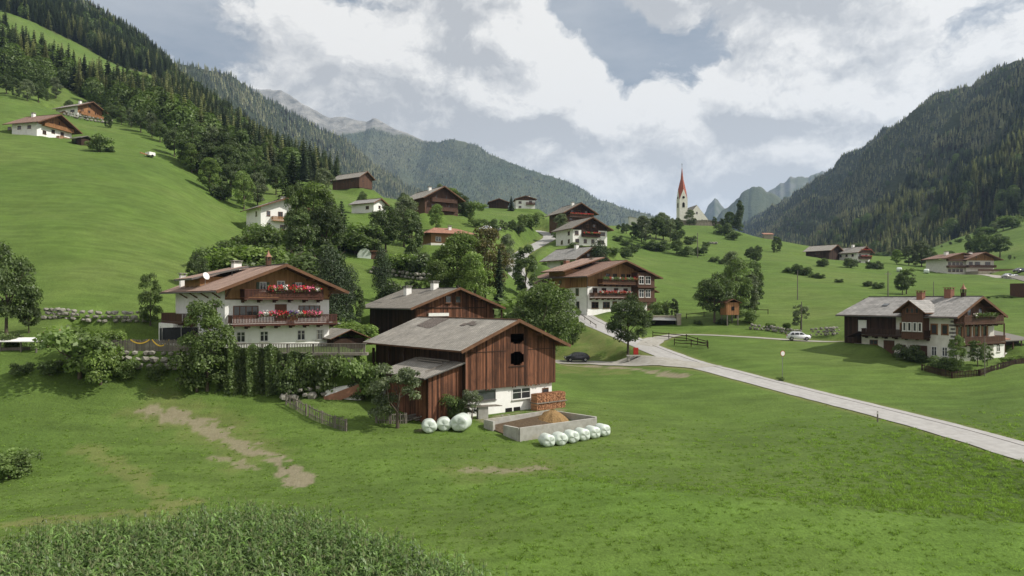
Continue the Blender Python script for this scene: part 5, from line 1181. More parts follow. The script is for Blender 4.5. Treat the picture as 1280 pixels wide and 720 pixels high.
far_house('hill_chalet_low', 'chalet', 'brown roofed chalet with long wooden balcony, lower of two on the left meadow', 'chalet', 5.0, 3.4, 'plaster', 'tile_brown', 'board_orange', 4.3, None, [(-3.8, 2.0, 1.3, 1.1), (-.6, 3.0, 1.2, 1.1), (2.8, 3.0, 1.2, 1.1), (-1.2, 6.2, 1.0, 1.0), (1.4, 6.2, 1.0, 1.0), (1, .8, 1.3, 1)], [(3, 3.3, 1.4, 1), (7, 3.3, 1.4, 1), (11, 3.3, 1.4, 1)], [(-4.8, 6.2, 4.1), (0.6, 6.6, .9)], [(-.6, 8)], 1.8, 2.6, balmat='board_orange')
far_house('hill_chalet_up', 'chalet', 'grey roofed chalet behind stone wall, upper of two on the left meadow', 'chalet', 5.6, 2.6, 'plaster', 'shingle', 'board_orange', 2.8, None, [(-3.6, 4.2, 1.3, 1.1), (-.6, 4.2, 1.2, 1.1), (2.8, 4.2, 1.2, 1.1), (0, 6.7, 1.0, .8), (-2, 1.3, 1.6, 1.1), (2, 1.3, 1.6, 1.1)], [(3, 3.6, 2.4, 1), (8, 3.6, 2.4, 1)], [(-4.8, 5.4, 2.4)], [(-.6, 5), (1.5, 8)], 1.5, 2.0, balmat='board_orange', lbal=[(6, 16, 2.4)])
far_house('farm_barn_r', 'wooden_barn', 'dark grey roofed barn left of the red and white farmhouse on the far meadow', 'barn', 4.6, 2.2, 'board_dark', 'shingle', 'board_dark', .4, .4, [], [(5, 3.4, 2.0, .8)], [], [], 1.0, 1.4)
far_house('farm_house_r', 'farmhouse', 'white farmhouse with red balconies beside the dark barn on the far meadow', 'farmhouse', 5.6, 2.0, 'plaster', 'shingle', 'board_brown', 5.0, None, [(-2, 4.0, 1.1, 1.1), (1.8, 4.0, 1.1, 1.1), (-2, 1.2, 1.1, 1.1), (1.8, 1.2, 1.1, 1.1)], [(2, 4.2, 1, 1), (5, 4.2, 1, 1), (8, 4.2, 1, 1), (3, 1.8, 1, 1), (7, 1.8, 1, 1)], [(-3, 3.4, 2.6), (-3, 3.4, 5.2)], [(0, 5)], 1.2, 1.6, balmat='red' if False else 'board_brown', fl=[1, 1])
# hotel on the right: two joined gables
root, rf, w, L = far_house('hotel', 'hotel', 'wide hotel with two orange wood gables and stone terrace on the right meadow', 'hotel', 7.2, 2.6, 'plaster_warm', 'tile_brown', 'board_honey', 6.3, None, [(-4.0, 5.0, 1.6, 1.5), (-1.2, 5.0, 2.2, 1.5), (3.2, 5.0, 2.2, 1.5), (-1.4, 7.9, .9, .8), (.4, 7.9, .9, .8), (2.0, 7.9, .9, .8)], [], [(-5.9, 5.9, 3.3)], [(-2, 2.5)], 1.9, 2.6)
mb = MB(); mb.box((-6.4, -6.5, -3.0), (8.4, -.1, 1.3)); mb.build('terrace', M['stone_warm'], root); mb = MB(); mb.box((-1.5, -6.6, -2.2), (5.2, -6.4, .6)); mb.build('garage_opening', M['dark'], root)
mb = MB(); mb.box((-6.4, -6.5, 1.3), (12.5, -6.3, 2.2)); mb.box((8.4, -6.3, 1.2), (12.5, -.1, 1.4)); mb.build('terrace_rail', M['board_brown'], root)
mb = MB(); mb.box((-13.2, 1.0, -4.5), (-5.9, 12.5, 7.0)); mb.build('wing_wall', M['plaster_warm'], root)
mb = MB()
for z in (3.1, 6.0): mb.box((-13.6, -.4, z), (-6.0, 1.0, z+.95))
mb.build('wing_balcony', M['board_brown'], root)
mb = MB(); A = [(-15.0, -.8, 7.4), (-7.6, -.8, 9.8), (-7.6, 13, 9.8), (-15.0, 13, 7.4)]; B_ = [(-7.6, -.8, 9.8), (-4.0, -.8, 9.0), (-4.0, 13, 9.0), (-7.6, 13, 9.8)]
for A_ in (A, B_):
    mb.poly(A_, uv=[(0, 0), (0, 10), (10, 10), (10, 0)]); mb.poly([(p[0], p[1], p[2]-.3) for p in A_][::-1], m=1)
    for i in range(4): j = (i+1) % 4; mb.poly([A_[j], A_[i], (A_[i][0], A_[i][1], A_[i][2]-.3), (A_[j][0], A_[j][1], A_[j][2]-.3)], m=1)
mb.build('wing_roof', [M['tile_brown'], M['bargeboard']], root)
mb = MB(); mb.poly([(-13.2, 1.0, 7.0), (-6, 1.0, 7.0), (-6, 1.0, 9.2), (-7.6, 1.0, 9.6), (-13.2, 1.0, 7.7)]); mb.build('wing_gable', M['board_honey'], root)
for u in (-12.2, -10.4, -8.8, -7.2):
    for z in (-.6, 5.0, 2.0): window(root, w, L, 'F', u, z, 1.2, 1.3, 2, 'frame_brown', off=-.98)
chimney(rf, -9.5, 6, 9.6, 1.2, 1.0); root.scale = (.95, .95, .82)
# red hipped roof house
root, w, L = house('house_red', 'house', 'low house with pale red hipped roof in front of the wooded slope', 'house')
mb = MB(); mb.box((-w/2+1, .5, -3), (w/2-1, L, 3.0)); mb.build('wall', M['board_honey'], root)
mb = MB(); mb.box((-w/2+.9, .4, -3), (w/2-.9, L, .6)); mb.build('base_wall', M['plaster_warm'], root)
mb = MB(); e = 3.0; A = [(-w/2-.6, -.9, e), (w/2+.6, -.9, e), (w/2+.6, L+.6, e), (-w/2-.6, L+.6, e)]; t0, t1 = (-w/2+3.3, L/2, e+1.9), (w/2-3.3, L/2, e+1.9)
mb.poly([A[0], A[1], t1, t0], uv=[(0, 0), (13, 0), (10, 6), (3, 6)]); mb.poly([A[2], A[3], t0, t1], uv=[(0, 0), (13, 0), (10, 6), (3, 6)]); mb.poly([A[1], A[2], t1], uv=[(0, 0), (11, 0), (5, 5)]); mb.poly([A[3], A[0], t0], uv=[(0, 0), (11, 0), (5, 5)]); mb.poly(A[::-1], m=1)
rf = mb.build('roof', [M['tile_orange'], M['bargeboard']], root); chimney(rf, .6, 3.2, e+1.2, .7, .9)
for u in (-3.4, 0, 3.4): window(root, w, L, 'F', u, 1.6, 1.4, 1.1, 2, 'trim_white', off=-.45)
mb = MB(); mb.box((-2.4, -6.5, -5.0), (4.6, -1.5, -3.2)); mb.build('outbuilding_wall', M['board_brown'], root); mb = MB(); A = [(-3.2, -7.2, -3.2), (5.2, -7.2, -3.2), (5.2, -1.2, -2.3), (-3.2, -1.2, -2.3)]; mb.poly(A, uv=[(0, 0), (8, 0), (8, 6), (0, 6)]); mb.poly([(p[0], p[1], p[2]-.2) for p in A][::-1], m=1); mb.build('outbuilding_roof', [M['tile_orange'], M['bargeboard']], root)

# ------------------------------------------------------------------ church
cx, cy, ca, cw, cl, cz_ = SITES['church']
tp = pt(852.5, 275, 447); tw = 5.2
root = empty('church', (tp.x, tp.y, cz_), R(8), 'pale stone church with tall pointed red spire on the green hilltop', 'church')
mb = MB(); mb.box((-tw/2, -tw/2, -6), (tw/2, tw/2, 19.0)); mb.build('tower', M['plaster_warm'], root)
mb = MB()
for k in range(4):
    a = math.pi/2*k; c, s = math.cos(a), math.sin(a)
    def rt(x, y, z): return (x*c-y*s, x*s+y*c, z)
    mb.poly([rt(-tw/2, -tw/2-.01, 19), rt(tw/2, -tw/2-.01, 19), rt(0, -tw/2-.01, 25.6)])
mb.build('tower_gable', M['plaster_warm'], root)
mb = MB(); n = 8; apex = (0, 0, 40.0); ring = []
for k in range(8):
    a = math.pi/4*k; r_ = tw/2 if k % 2 == 0 else tw/2*1.38; z = 25.4 if k % 2 == 0 else 18.6; ring.append((r_*math.sin(a), -r_*math.cos(a), z))
mid_ = [(.95*math.sin(math.pi/4*k), -.95*math.cos(math.pi/4*k), 32.0) for k in range(8)]
for k in range(8):
    j = (k+1) % 8; mb.poly([ring[k], ring[j], mid_[j], mid_[k]], uv=[(0, 0), (2, 0), (1, 8), (.5, 8)]); mb.poly([mid_[k], mid_[j], apex], uv=[(0, 0), (1, 0), (.5, 8)])
mb.build('spire', M['spire'], root); mb = MB(); mb.tube((0, 0, 39.6), (0, 0, 42.0), .12, .08); mb.box((-.5, -.05, 41.2), (.5, .05, 41.35)); mb.build('spire_cross', M['iron'], root)
for k in range(4):
    a = math.pi/2*k; 
    mb = MB(); P = [(-.75, 0), (.75, 0), (.75, 2.2), (.5, 2.9), (0, 3.2), (-.5, 2.9), (-.75, 2.2)]; fr = [(x, -.12, z) for x, z in P]; bk = [(x, .2, z) for x, z in P]; mb.poly(fr)
    for i in range(7): j = (i+1) % 7; mb.poly([fr[j], fr[i], bk[i], bk[j]])
    mb.build('belfry_opening', M['dark'], root, (tw/2*math.sin(a), -tw/2*math.cos(a), 14.2), (0, 0, a))
    mb = MB(); mb.lathe([(.8, 0), (.8, .12)], 14); mb.build('clock_face', M['dark'], root, (tw/2*math.sin(a), -tw/2*math.cos(a), 20.4), (R(90), 0, a))
np_ = pt(868, 277, 449)
nv_ = empty; mb = MB(); W2 = 7.2; Ln = 17; P = [(-W2, -6), (W2, -6), (W2, 8.0), (0, 16.6), (-W2, 8.0)]
a = [(x, 0, z) for x, z in P]; b = [(x, Ln, z) for x, z in P]; mb.poly(a); mb.poly(b[::-1])
for i in range(5): j = (i+1) % 5; mb.poly([a[j], a[i], b[i], b[j]])
off = Vector((np_.x-tp.x+2.6, np_.y-tp.y+4, 0)); ca_ = R(30)-R(30); loc = Matrix.Rotation(-R(8), 3, 'Z') @ off
nave = mb.build('nave', M['plaster_warm'], root, (loc.x, loc.y, 0), (0, 0, 0))
mb = MB()
for s in (-1, 1):
    q = [(0, .3, 16.9), (s*(W2+.5), .3, 7.7), (s*(W2+.5), Ln+.3, 7.7), (0, Ln+.3, 16.9)]; u = [(0, 9), (0, 0), (17, 0), (17, 9)]
    mb.poly(q if s < 0 else q[::-1], uv=u if s < 0 else u[::-1])
mb.build('nave_roof', M['shingle'], root, (loc.x, loc.y, 0))
for u, z in ((-3.2, 5.2), (3.4, 6.2), (0, 11.0)): mb = MB(); mb.box((u-.45, -.05, z), (u+.45, .1, z+1.5)); mb.build('window', M['glass'], root, (loc.x, loc.y, 0))
# ------------------------------------------------------------------ trees: a few of each kind, copied with their own crown and trunk
def leaf_cloud(rs, lobes, n, size, squash=1.0, up=.35, fill=.25):
    """n leaf sprigs over a set of lobes (x, y, z, r); returns verts, faces, tint"""
    w_ = np.array([l[3]**2 for l in lobes]); w_ /= w_.sum(); L_ = np.array(lobes); k = rs.choice(len(lobes), n, p=w_)
    d = rs.normal(size=(n, 3)); d /= np.linalg.norm(d, axis=1)[:, None]; d[:, 2] = np.where(d[:, 2] < -.35, -d[:, 2]*.6, d[:, 2])
    rr = np.where(rs.rand(n) < fill, rs.uniform(.3, .85, n), rs.uniform(.82, 1.08, n))
    c = L_[k, :3] + d*(L_[k, 3]*rr)[:, None]*np.array([1, 1, squash])
    nr = d + rs.normal(size=(n, 3))*.65 + np.array([0, 0, up]); nr /= np.linalg.norm(nr, axis=1)[:, None]
    a = np.cross(nr, rs.normal(size=(n, 3))); a /= np.linalg.norm(a, axis=1)[:, None]; b = np.cross(nr, a)
    s = (size*rs.uniform(.6, 1.4, n))[:, None]
    v = np.stack([c-a*s*.9, c-b*s*.55+a*s*.1, c+a*s, c+b*s*.6-a*s*.05], 1).reshape(-1, 3)
    lobe_t = rs.uniform(.25, .8, len(lobes))[k]; t = np.repeat(np.clip(lobe_t + rs.uniform(-.28, .28, n), 0, 1), 4)
    f = np.arange(n*4).reshape(n, 4); return v, f, t
def trunk_mesh(rs, h, top, r, limbs=6, spread=2., name='trunk', forks=True):
    mb = MB(); p = Vector((0, 0, -.5)); rr = r*1.25
    pts = [(p, rr)]; seg = 5
    for i in range(seg):
        q = Vector((rs.uniform(-.12, .12)*i*.5, rs.uniform(-.12, .12)*i*.5, top*(i+1)/seg)); r2 = r*(1-.75*(i+1)/seg); pts.append((q, r2))
    for (a, ra), (b, rb) in zip(pts[:-1], pts[1:]): mb.tube(a, b, ra, rb, 7, cap=False)
    for i in range(limbs):
        t = rs.uniform(.3, .85); z = top*t; a = 6.28*i/limbs+rs.uniform(-.4, .4); rl = r*(1-.75*t)*.6
        b = Vector((math.cos(a)*spread*.55, math.sin(a)*spread*.55, z+(h-z)*.28)); c = Vector((math.cos(a+.2)*spread*.95, math.sin(a+.2)*spread*.95, z+(h-z)*.6))
        mb.tube((0, 0, z), b, rl, rl*.6, 5, cap=False); mb.tube(b, c, rl*.6, rl*.2, 4, cap=False)
    return mb.mesh(name, M['bark'], True)
def broad(seed, h, wd, base, n, size, mat, kind='round'):
    rs = np.random.RandomState(seed); lobes = []; R_ = wd/2; ch = h-base
    if kind == 'round':
        for i in range(54):
            a = rs.uniform(0, 6.28); u = rs.uniform(-1, 1); rad = (1-abs(u)**2.2)**.5*(.88 if u > 0 else 1); q = rs.uniform(.55, .86)
            lobes.append((R_*q*rad*math.cos(a), R_*q*rad*math.sin(a), base+ch*.47+ch*.43*u, R_*rs.uniform(.15, .30)))
        lobes += [(0, 0, base+ch*.45, R_*.55), (0, 0, base+ch*.7, R_*.4)]
    elif kind == 'tall':
        for i in range(48):
            u = rs.uniform(.0, .97); a = rs.uniform(0, 6.28); q = R_*.62*(math.sin(math.pi*(u*.8+.15)))**.7; lobes.append((q*math.cos(a), q*math.sin(a), base+ch*u*.92, R_*rs.uniform(.17, .36)))
    elif kind == 'open':
        for i in range(34):
            u = rs.uniform(0, 1); a = rs.uniform(0, 6.28); q = R_*rs.uniform(.35, .85)*(1-.3*u); lobes.append((q*math.cos(a), q*math.sin(a), base+ch*(.02+.86*u), R_*rs.uniform(.12, .26)))
    elif kind == 'column':
        for i in range(16):
            u = (i+.5)/16; q = R_*.35; a = rs.uniform(0, 6.28); lobes.append((q*math.cos(a), q*math.sin(a), base+ch*u*.97, R_*(.75*math.sin(math.pi*(.12+u*.84))**.6+.1)))
    elif kind == 'bush':
        for i in range(14):
            a = rs.uniform(0, 6.28); q = rs.uniform(.1, .68)*R_; lobes.append((q*math.cos(a), q*math.sin(a), h*rs.uniform(.15, .68), min(h*.5, R_*.5)*rs.uniform(.5, .95)))
    v, f, t = leaf_cloud(rs, lobes, n, size, .95)
    v[:, 2] = np.maximum(v[:, 2], .02)
    crown = np_mesh('crown', v, f, mat, False, {'tint': t}); tr = trunk_mesh(random.Random(seed), h, base+ch*.62, max(.09, wd*.028), 7, R_*.8); return crown, tr
def fir(seed, h, wd, mat, dens=1.0, base=.06, droop=.18):
    rs = np.random.RandomState(seed); V = []; T = []
    nz = int(h*1.9); 
    for i in range(nz):
        u = i/nz; z = h*(base+(1-base)*u); r = wd/2*(1-u)**.82*rs.uniform(.82, 1.12)+.12; nb = max(5, int((11*(1-u)+4)*dens)); a0 = rs.uniform(0, 6.28)
        for k in range(nb):
            a = a0+6.28*k/nb+rs.uniform(-.2, .2); rl = r*rs.uniform(.72, 1.15); ca, sa = math.cos(a), math.sin(a); m = max(2, int(rl/.42))
            tt = rs.uniform(.1, .9)
            for j in range(m):
                f0 = (j+.3)/m; w_ = .42*(1.15-f0)+.14; x0 = rl*f0; zz = z - droop*rl*f0**1.3 + rs.uniform(-.06, .06)+.12*rl*max(0, f0-.7)
                c = np.array([ca*x0, sa*x0, zz]); dr = np.array([ca, sa, -droop*1.2+rs.uniform(-.2, .1)]); sd_ = np.array([-sa, ca, rs.uniform(-.35, .35)]); l_ = rl/m*.85
                V += [c-dr*l_*.6, c+sd_*w_*.8, c+dr*l_, c-sd_*w_*.8]; T += [tt]*4
                c2 = c+np.array([0, 0, -.12]); V += [c2-sd_*w_*.5, c2+np.array([0, 0, -.22])+dr*.1, c2+sd_*w_*.5, c2+np.array([0, 0, .1])]; T += [tt*.7]*4
    V = np.array(V); f = np.arange(len(V)).reshape(-1, 4)
    crown = np_mesh('crown', V, f, mat, False, {'tint': T}); mb = MB(); mb.tube((0, 0, -.6), (0, 0, h*.96), max(.12, h*.016), .03, 7, cap=False); return crown, mb.mesh('trunk', M['bark'], True)
def mk(name, h, fn): return cached(('tree', name), lambda: (h,)+fn())
TREES = {
 'lime': lambda: mk('lime', 12, lambda: broad(101, 12, 11.5, 1.6, 15000, .17, M['leaf_mid'])),
 'maple': lambda: mk('maple', 11, lambda: broad(102, 11, 9.0, 2.2, 12000, .17, M['leaf_dark'])),
 'ash': lambda: mk('ash', 14, lambda: broad(103, 14, 8.5, 1.5, 12000, .18, M['leaf_mid'], 'tall')),
 'light': lambda: mk('light', 12, lambda: broad(104, 12, 9.0, 1.2, 12000, .18, M['leaf_light'], 'round')),
 'rust': lambda: mk('rust', 12, lambda: broad(105, 12, 9.0, 1.5, 9000, .18, M['leaf_rust'], 'round')),
 'grey': lambda: mk('grey', 12, lambda: broad(106, 12, 8.5, 1.2, 9000, .19, M['leaf_grey'], 'round')),
 'darktall': lambda: mk('darktall', 12, lambda: broad(107, 12, 6.2, .8, 9000, .19, M['leaf_dark'], 'tall')),
 'apple': lambda: mk('apple', 6, lambda: broad(108, 6, 6.2, 1.2, 5200, .13, M['leaf_grey'], 'open')),
 'open': lambda: mk('open', 8, lambda: broad(109, 8, 6.8, 1.5, 5200, .16, M['leaf_mid'], 'open')),
 'poplar': lambda: mk('poplar', 14, lambda: broad(110, 14, 3.2, .5, 5000, .2, M['leaf_dark'], 'column')),
 'birch': lambda: mk('birch', 11, lambda: broad(111, 11, 5.5, 1.8, 5200, .17, M['leaf_grey'], 'tall')),
 'bush': lambda: mk('bush', 3, lambda: broad(112, 3, 4.2, .1, 3200, .13, M['leaf_dark'], 'bush')),
 'bushl': lambda: mk('bushl', 3, lambda: broad(113, 3, 4.2, .1, 3200, .13, M['leaf_light'], 'bush')),
 'bushg': lambda: mk('bushg', 3, lambda: broad(114, 3, 4.4, .1, 3000, .13, M['leaf_mid'], 'bush')),
 'fir': lambda: mk('fir', 12, lambda: fir(121, 12, 7.6, M['needle'], 1.7, .05, .12)),
 'pine': lambda: mk('pine', 10, lambda: fir(122, 10, 6.4, M['needle'], 1.3, .04, .05)),
 'spruce': lambda: mk('spruce', 16, lambda: fir(123, 16, 6.4, M['needle'], .9, .08, .25)),
 'cypress': lambda: mk('cypress', 9, lambda: broad(124, 9, 5.0, .3, 9000, .13, M['needle'], 'column')),
}
def tree(kind, pos, h, wf=1.0, label='', name='tree', cat='tree', group=None, rz=None, sink=.1):
    h0, crown, tr = TREES[kind](); s = h/h0; rr = random.Random(int(pos[0]*97+pos[1]*31))
    o = empty(name, (pos[0], pos[1], pos[2]-sink), rr.uniform(0, 6.28) if rz is None else rz, label, cat, group); o.scale = (s*wf, s*wf, s)
    link('crown', crown, o); link('trunk', tr, o); return o
ORD = {}
def T(kind, px, base, top, label, Y=None, wf=1.0, name='tree', cat='tree', group=None):
    """a tree whose foot and top rows in the photograph are known (and its distance, where the foot is hidden)"""
    p = place(px, base) if Y is None else at(px, Y)
    topz = CZ-(top-H)/F*p.y; h = max(.6, topz-p.z); o = tree(kind, p, h, wf, label, name, cat, group)
    if group: ORD.setdefault(label, []).append((px, o))
    return o

# --- near the chalet and the barn
T('maple', 8, 440, 302, 'tall dark tree at the left edge above the garden', 84, .8)
T('maple', 36, 432, 372, 'dark rounded tree beside the tall dark tree at the left edge', 86, .8)
T('ash', 188, 400, 337, 'small dark tree on the meadow left of the big chalet', 92, .8)
T('maple', 248, 345, 314, 'dark tree just behind the roof of the big chalet', 112, .8)
T('ash', 259, 474, 366, 'tall grey green tree growing in front of the big chalet', 73.9, 1.0)
T('bushg', 246, 476, 432, 'bush at the foot of the tall tree before the chalet', 73.5, .9, name='bush', cat='bush')
T('bushg', 100, 478, 402, 'large dark bush swallowing the garden wall on the left', 73.2, 1.05, name='bush', cat='bush')
T('bushl', 126, 478, 425, 'bright green bush at the right of the large dark garden bush', 72.6, .8, name='bush', cat='bush')
T('bushl', 142, 440, 408, 'rounded yellow green bush behind the garden fence', 79, 1.2, name='bush', cat='bush')
T('bushl', 58, 432, 417, 'low yellow green shrub in the flower garden', 81, 1.5, name='bush', cat='bush')
T('bushg', 14, 440, 414, 'green shrub by the white shed roof at the left edge', 78, 1.0, name='bush', cat='bush')
T('bush', 30, 474, 448, 'dark shrub on the garden wall below the shed roof', 73.4, 1.2, name='bush', cat='bush')
T('bush', 62, 474, 444, 'dark shrub on the garden wall left of the large bush', 73.4, 1.1, name='bush', cat='bush')
T('bushg', 158, 478, 446, 'ragged green shrub on the stone bank under the fence', 73.8, .9, name='bush', cat='bush')
T('bushg', 196, 479, 452, 'small ragged shrub on the stone bank below the yellow ribbon', 74.2, .8, name='bush', cat='bush')
T('bushg', 12, 615, 560, 'weedy bramble patch at the left edge of the lower meadow', 57, 1.35, name='bush', cat='bush')
T('apple', 497, 533, 452, 'spreading fruit tree in front of the barn lean-to', 66.5, 1.0)
T('apple', 590, 522, 486, 'leafy shrub against the white wall of the barn', 69.2, 1.0, name='bush', cat='bush')
T('bushg', 565, 520, 488, 'dark shrub in the corner between lean-to and barn', 69.3, .75, name='bush', cat='bush')
T('bushg', 375, 486, 438, 'bush spilling over the wall right of the vine curtain', 73.9, .75, name='bush', cat='bush')
T('bushg', 410, 482, 438, 'green bush under the deck railing beside the white ramp', 74.0, .72, name='bush', cat='bush')
T('bush', 356, 488, 446, 'dark bush between the vine curtain and the deck bushes', 73.7, .7, name='bush', cat='bush')
T('bushl', 388, 505, 486, 'low green plants along the boulders above the picket fence', 73.2, 1.2, name='bush', cat='bush')
T('bushl', 420, 500, 488, 'tuft of green plants at the right of the boulders', 73.4, 1.0, name='bush', cat='bush')
T('bush', 452, 500, 470, 'shaded shrub between the boulders and the barn', 74.5, 1.0, name='bush', cat='bush')
T('bushl', 427, 408, 397, 'bright green garden plants behind the small grey shed roof', 92, 1.6, name='bush', cat='bush')
T('bushl', 452, 424, 414, 'green plant growing at the deck corner by the barn roof', 86, .9, name='bush', cat='bush')
T('bushl', 460, 411, 401, 'leafy plant left of the back barn', 95, 1.2, name='bush', cat='bush')
T('lime', 680, 452, 352, 'big dense round tree between the barn and the guesthouse', 104, 1.02)
T('maple', 785, 444, 366, 'rounded tree standing at the road junction beside a bench', None, .92)
T('bushg', 822, 405, 392, 'shrubbery above the carport roof', 149, 1.6, name='bush', cat='bush')
T('bush', 806, 414, 385, 'dark shrub right of the junction tree', 147, 1.0, name='bush', cat='bush')
T('darktall', 843, 405, 371, 'dark tree at the right end of the guesthouse garden', 151, .8)
T('bushg', 826, 398, 374, 'small tree against the guesthouse side', 152, .9, name='bush', cat='bush')
# --- the belt behind the barns
T('cypress', 415, 392, 308, 'dark pointed cypress behind the right end of the chalet roof', 100, .75)
T('cypress', 433, 392, 332, 'shorter dark evergreen right of the pointed cypress', 104, .8)
T('darktall', 445, 400, 352, 'dark tree left of the back barn', 108, .9)
T('cypress', 478, 378, 309, 'narrow dark evergreen behind the back barn roof', 124, .62)
T('bush', 500, 372, 342, 'dark bush right of the narrow evergreen', 124, 1.1, name='bush', cat='bush')
T('light', 572, 372, 288, 'bright green tree right of the red roofed house', 128, 1.2)
T('light', 548, 372, 322, 'smaller bright green tree in front of the red roofed house', 124, 1.0)
T('rust', 606, 368, 281, 'rust tinged tree with browning leaves behind the bright green tree', 134, .95)
T('light', 594, 378, 312, 'green lower tree beside the rust tinged one', 122, .9)
T('spruce', 624, 382, 308, 'dark spruce left of the pale road gap', 130, .95, name='spruce_tree', cat='spruce')
T('darktall', 657, 358, 302, 'dark oval tree right of the pale road gap', 152, .95)
T('grey', 634, 350, 290, 'thin grey tree standing over the road gap', 172, .6)
T('bushg', 640, 395, 362, 'light bush at the foot of the dark spruce', 118, 1.4, name='bush', cat='bush')
T('bushg', 716, 420, 398, 'shrub at the right foot of the big round tree', 128, .7, name='bush', cat='bush')
# --- hillside wood and the trees round the white house
_r = random.Random(17)
wood = [(218,196,158,'maple'),(232,206,158,'ash'),(246,214,150,'maple'),(262,222,155,'grey'),(275,228,158,'maple'),(262,240,196,'light'),(288,246,200,'maple'),(300,238,160,'darktall'),(305,262,212,'light'),(283,236,175,'maple'),(318,228,178,'ash'),(330,240,200,'maple'),(322,258,214,'grey'),(345,244,204,'maple'),(240,216,178,'light'),(200,178,150,'maple'),(190,172,140,'grey'),(176,166,136,'maple'),(164,160,134,'grey'),(152,156,130,'ash'),(140,154,128,'maple'),(208,186,166,'darktall'),(256,222,180,'maple'),(276,250,222,'bush')]
pos = ['at the lower end', 'above the shadowed meadow', 'of dense crown', 'grey leaved', 'broad crowned', 'light green', 'dark and wide', 'narrow and dark', 'bright and low', 'mid height', 'upright', 'rounded']
for i, (px, b, t_, k) in enumerate(wood):
    T(k, px, b, t_, 'broadleaf tree in the wood edge left of the white hillside house', None, _r.uniform(.8, 1.05), group='broadleaf trees of the hillside wood edge')
for px, b, t_, lab in ((312,222,146,'tallest dark spruce at the right end of the hillside wood'),(298,214,142,'tall spruce left of the tallest one at the wood edge'),(281,206,140,'tall spruce with broad skirt inside the hillside wood'),(268,196,143,'leftmost tall spruce rising from the broadleaf wood edge')):
    T('spruce', px, b, t_, lab, None, .85, name='spruce_tree', cat='spruce')
T('fir', 366, 250, 191, 'dark fir with layered branches above the white hillside house', 210, 1.15, name='fir_tree', cat='fir')
T('ash', 370, 318, 224, 'tall green tree with bare trunk in front of the white house', 150, .58)
T('light', 392, 318, 226, 'large bright green tree right of the white house', 152, .85)
T('grey', 402, 262, 208, 'pale grey green tree against the far ridge', 215, 1.0)
T('darktall', 376, 330, 262, 'dark green tree under the large bright tree', 140, 1.0)
T('maple', 408, 322, 248, 'dark tree left of the pine group', 150, .75)
T('pine', 427, 312, 248, 'dark pine on the slope, taller of the pair', 168, .9, name='pine_tree', cat='pine')
T('pine', 409, 300, 246, 'dark pine on the slope, left and smaller of the pair', 170, .65, name='pine_tree', cat='pine')
T('bushg', 444, 306, 286, 'bushes left of the white dome', 168, 1.7, name='bush', cat='bush')
T('bushg', 456, 298, 278, 'bush behind the white dome', 174, 1.5, name='bush', cat='bush')
for px, b, t_, k, lab in ((298,330,292,'bush','dark bush on the bank above the chalet, leftmost of the thicket'),(322,318,284,'bushg','bush in the thicket below the white house'),(316,336,300,'bushl','light bush in the middle of the thicket above the chalet roof'),(342,330,296,'bush','dark bush right of the light one above the chalet roof'),(360,344,306,'bush','dark bush on the bank right of the belfry'),(384,350,312,'darktall','dark tree on the bank right of the belfry'),(352,338,318,'bushg','low green bush just behind the belfry'),(276,332,306,'bushg','outlying bush at the left end of the thicket'),(334,302,278,'bushg','bush at the foot of the white house wall'),(392,334,296,'bush','dark shrub under the large bright tree')):
    T(k, px, b, t_, lab, {276:125,298:128,316:122,322:140,342:128,360:122,384:118,352:116,334:158,392:132}[px], 1.35 if 'bush' in k else .8, name='bush' if 'bush' in k else 'tree', cat='bush' if 'bush' in k else 'tree')
T('maple', 453, 262, 238, 'small round tree alone on the upper green slope', None, .75)
T('maple', 482, 312, 256, 'dark rounded tree behind the small brown shed', 176, 1.05)
T('grey', 505, 300, 242, 'tall grey green tree left of the brown timber house', 188, .95)
T('darktall', 515, 320, 258, 'weeping dark tree left of the red roofed house', 168, .9)
T('maple', 468, 300, 276, 'dark bushy tree beside the white dome', 172, 1.0)
T('bush', 534, 335, 305, 'dark bush below the red roofed house', 150, 1.1, name='bush', cat='bush')
T('bush', 520, 330, 308, 'dark bush left of the low red outbuilding', 152, 1.0, name='bush', cat='bush')
T('bushl', 500, 322, 312, 'light green bush on the bank above the stone wall', 152, 1.5, name='bush', cat='bush')
T('light', 563, 262, 234, 'round green tree behind the brown timber house', 245, 1.1)
T('grey', 549, 252, 228, 'pale pointed tree behind the brown timber house', 255, .6)
T('maple', 575, 262, 240, 'dark round tree right of the brown timber house', 242, .95)
T('bushg', 586, 262, 250, 'small bush at the right end of the trees behind the timber house', 246, 1.2, name='bush', cat='bush')
T('bushg', 602, 262, 254, 'small bush on the hilltop left of the dark barn', 300, 1.2, name='bush', cat='bush')
T('light', 545, 268, 254, 'small tree in front of the brown timber house', 212, .9)
T('fir', 639, 264, 244, 'dark fir between the two hilltop houses', 325, .95, name='fir_tree', cat='fir')
T('maple', 505, 250, 240, 'small dark tree left of the brown timber house roof', 255, 1.0); T('fir', 525, 248, 240, 'small dark fir behind the timber house roof', 262, 1.0, name='fir_tree', cat='fir')
for i, (px, b, t_) in enumerate(((589,282,270),(595,284,272),(612,288,270),(627,288,273),(640,290,274),(653,288,270),(664,286,264),(648,292,276),(632,290,276))):
    T(['open','bushg','bush','birch','maple'][i % 5], px, b, t_, 'small orchard tree on the central green slope', None, 1.1, group='small trees on the central green slope')
T('grey', 703, 292, 266, 'rounded grey green tree in front of the dark timber farmhouse', 246, 1.15)
for i, (px, b, t_) in enumerate(((698,300,288),(704,302,290),(716,312,302),(728,314,304),(742,316,306),(756,318,306),(768,320,308),(780,322,308),(786,318,306))):
    T(['bushg','bush'][i % 2], px, b, t_, 'bush of the hedge below the timber farmhouses', None, 1.2, name='bush', cat='bush', group='hedge bushes below the timber farmhouses')
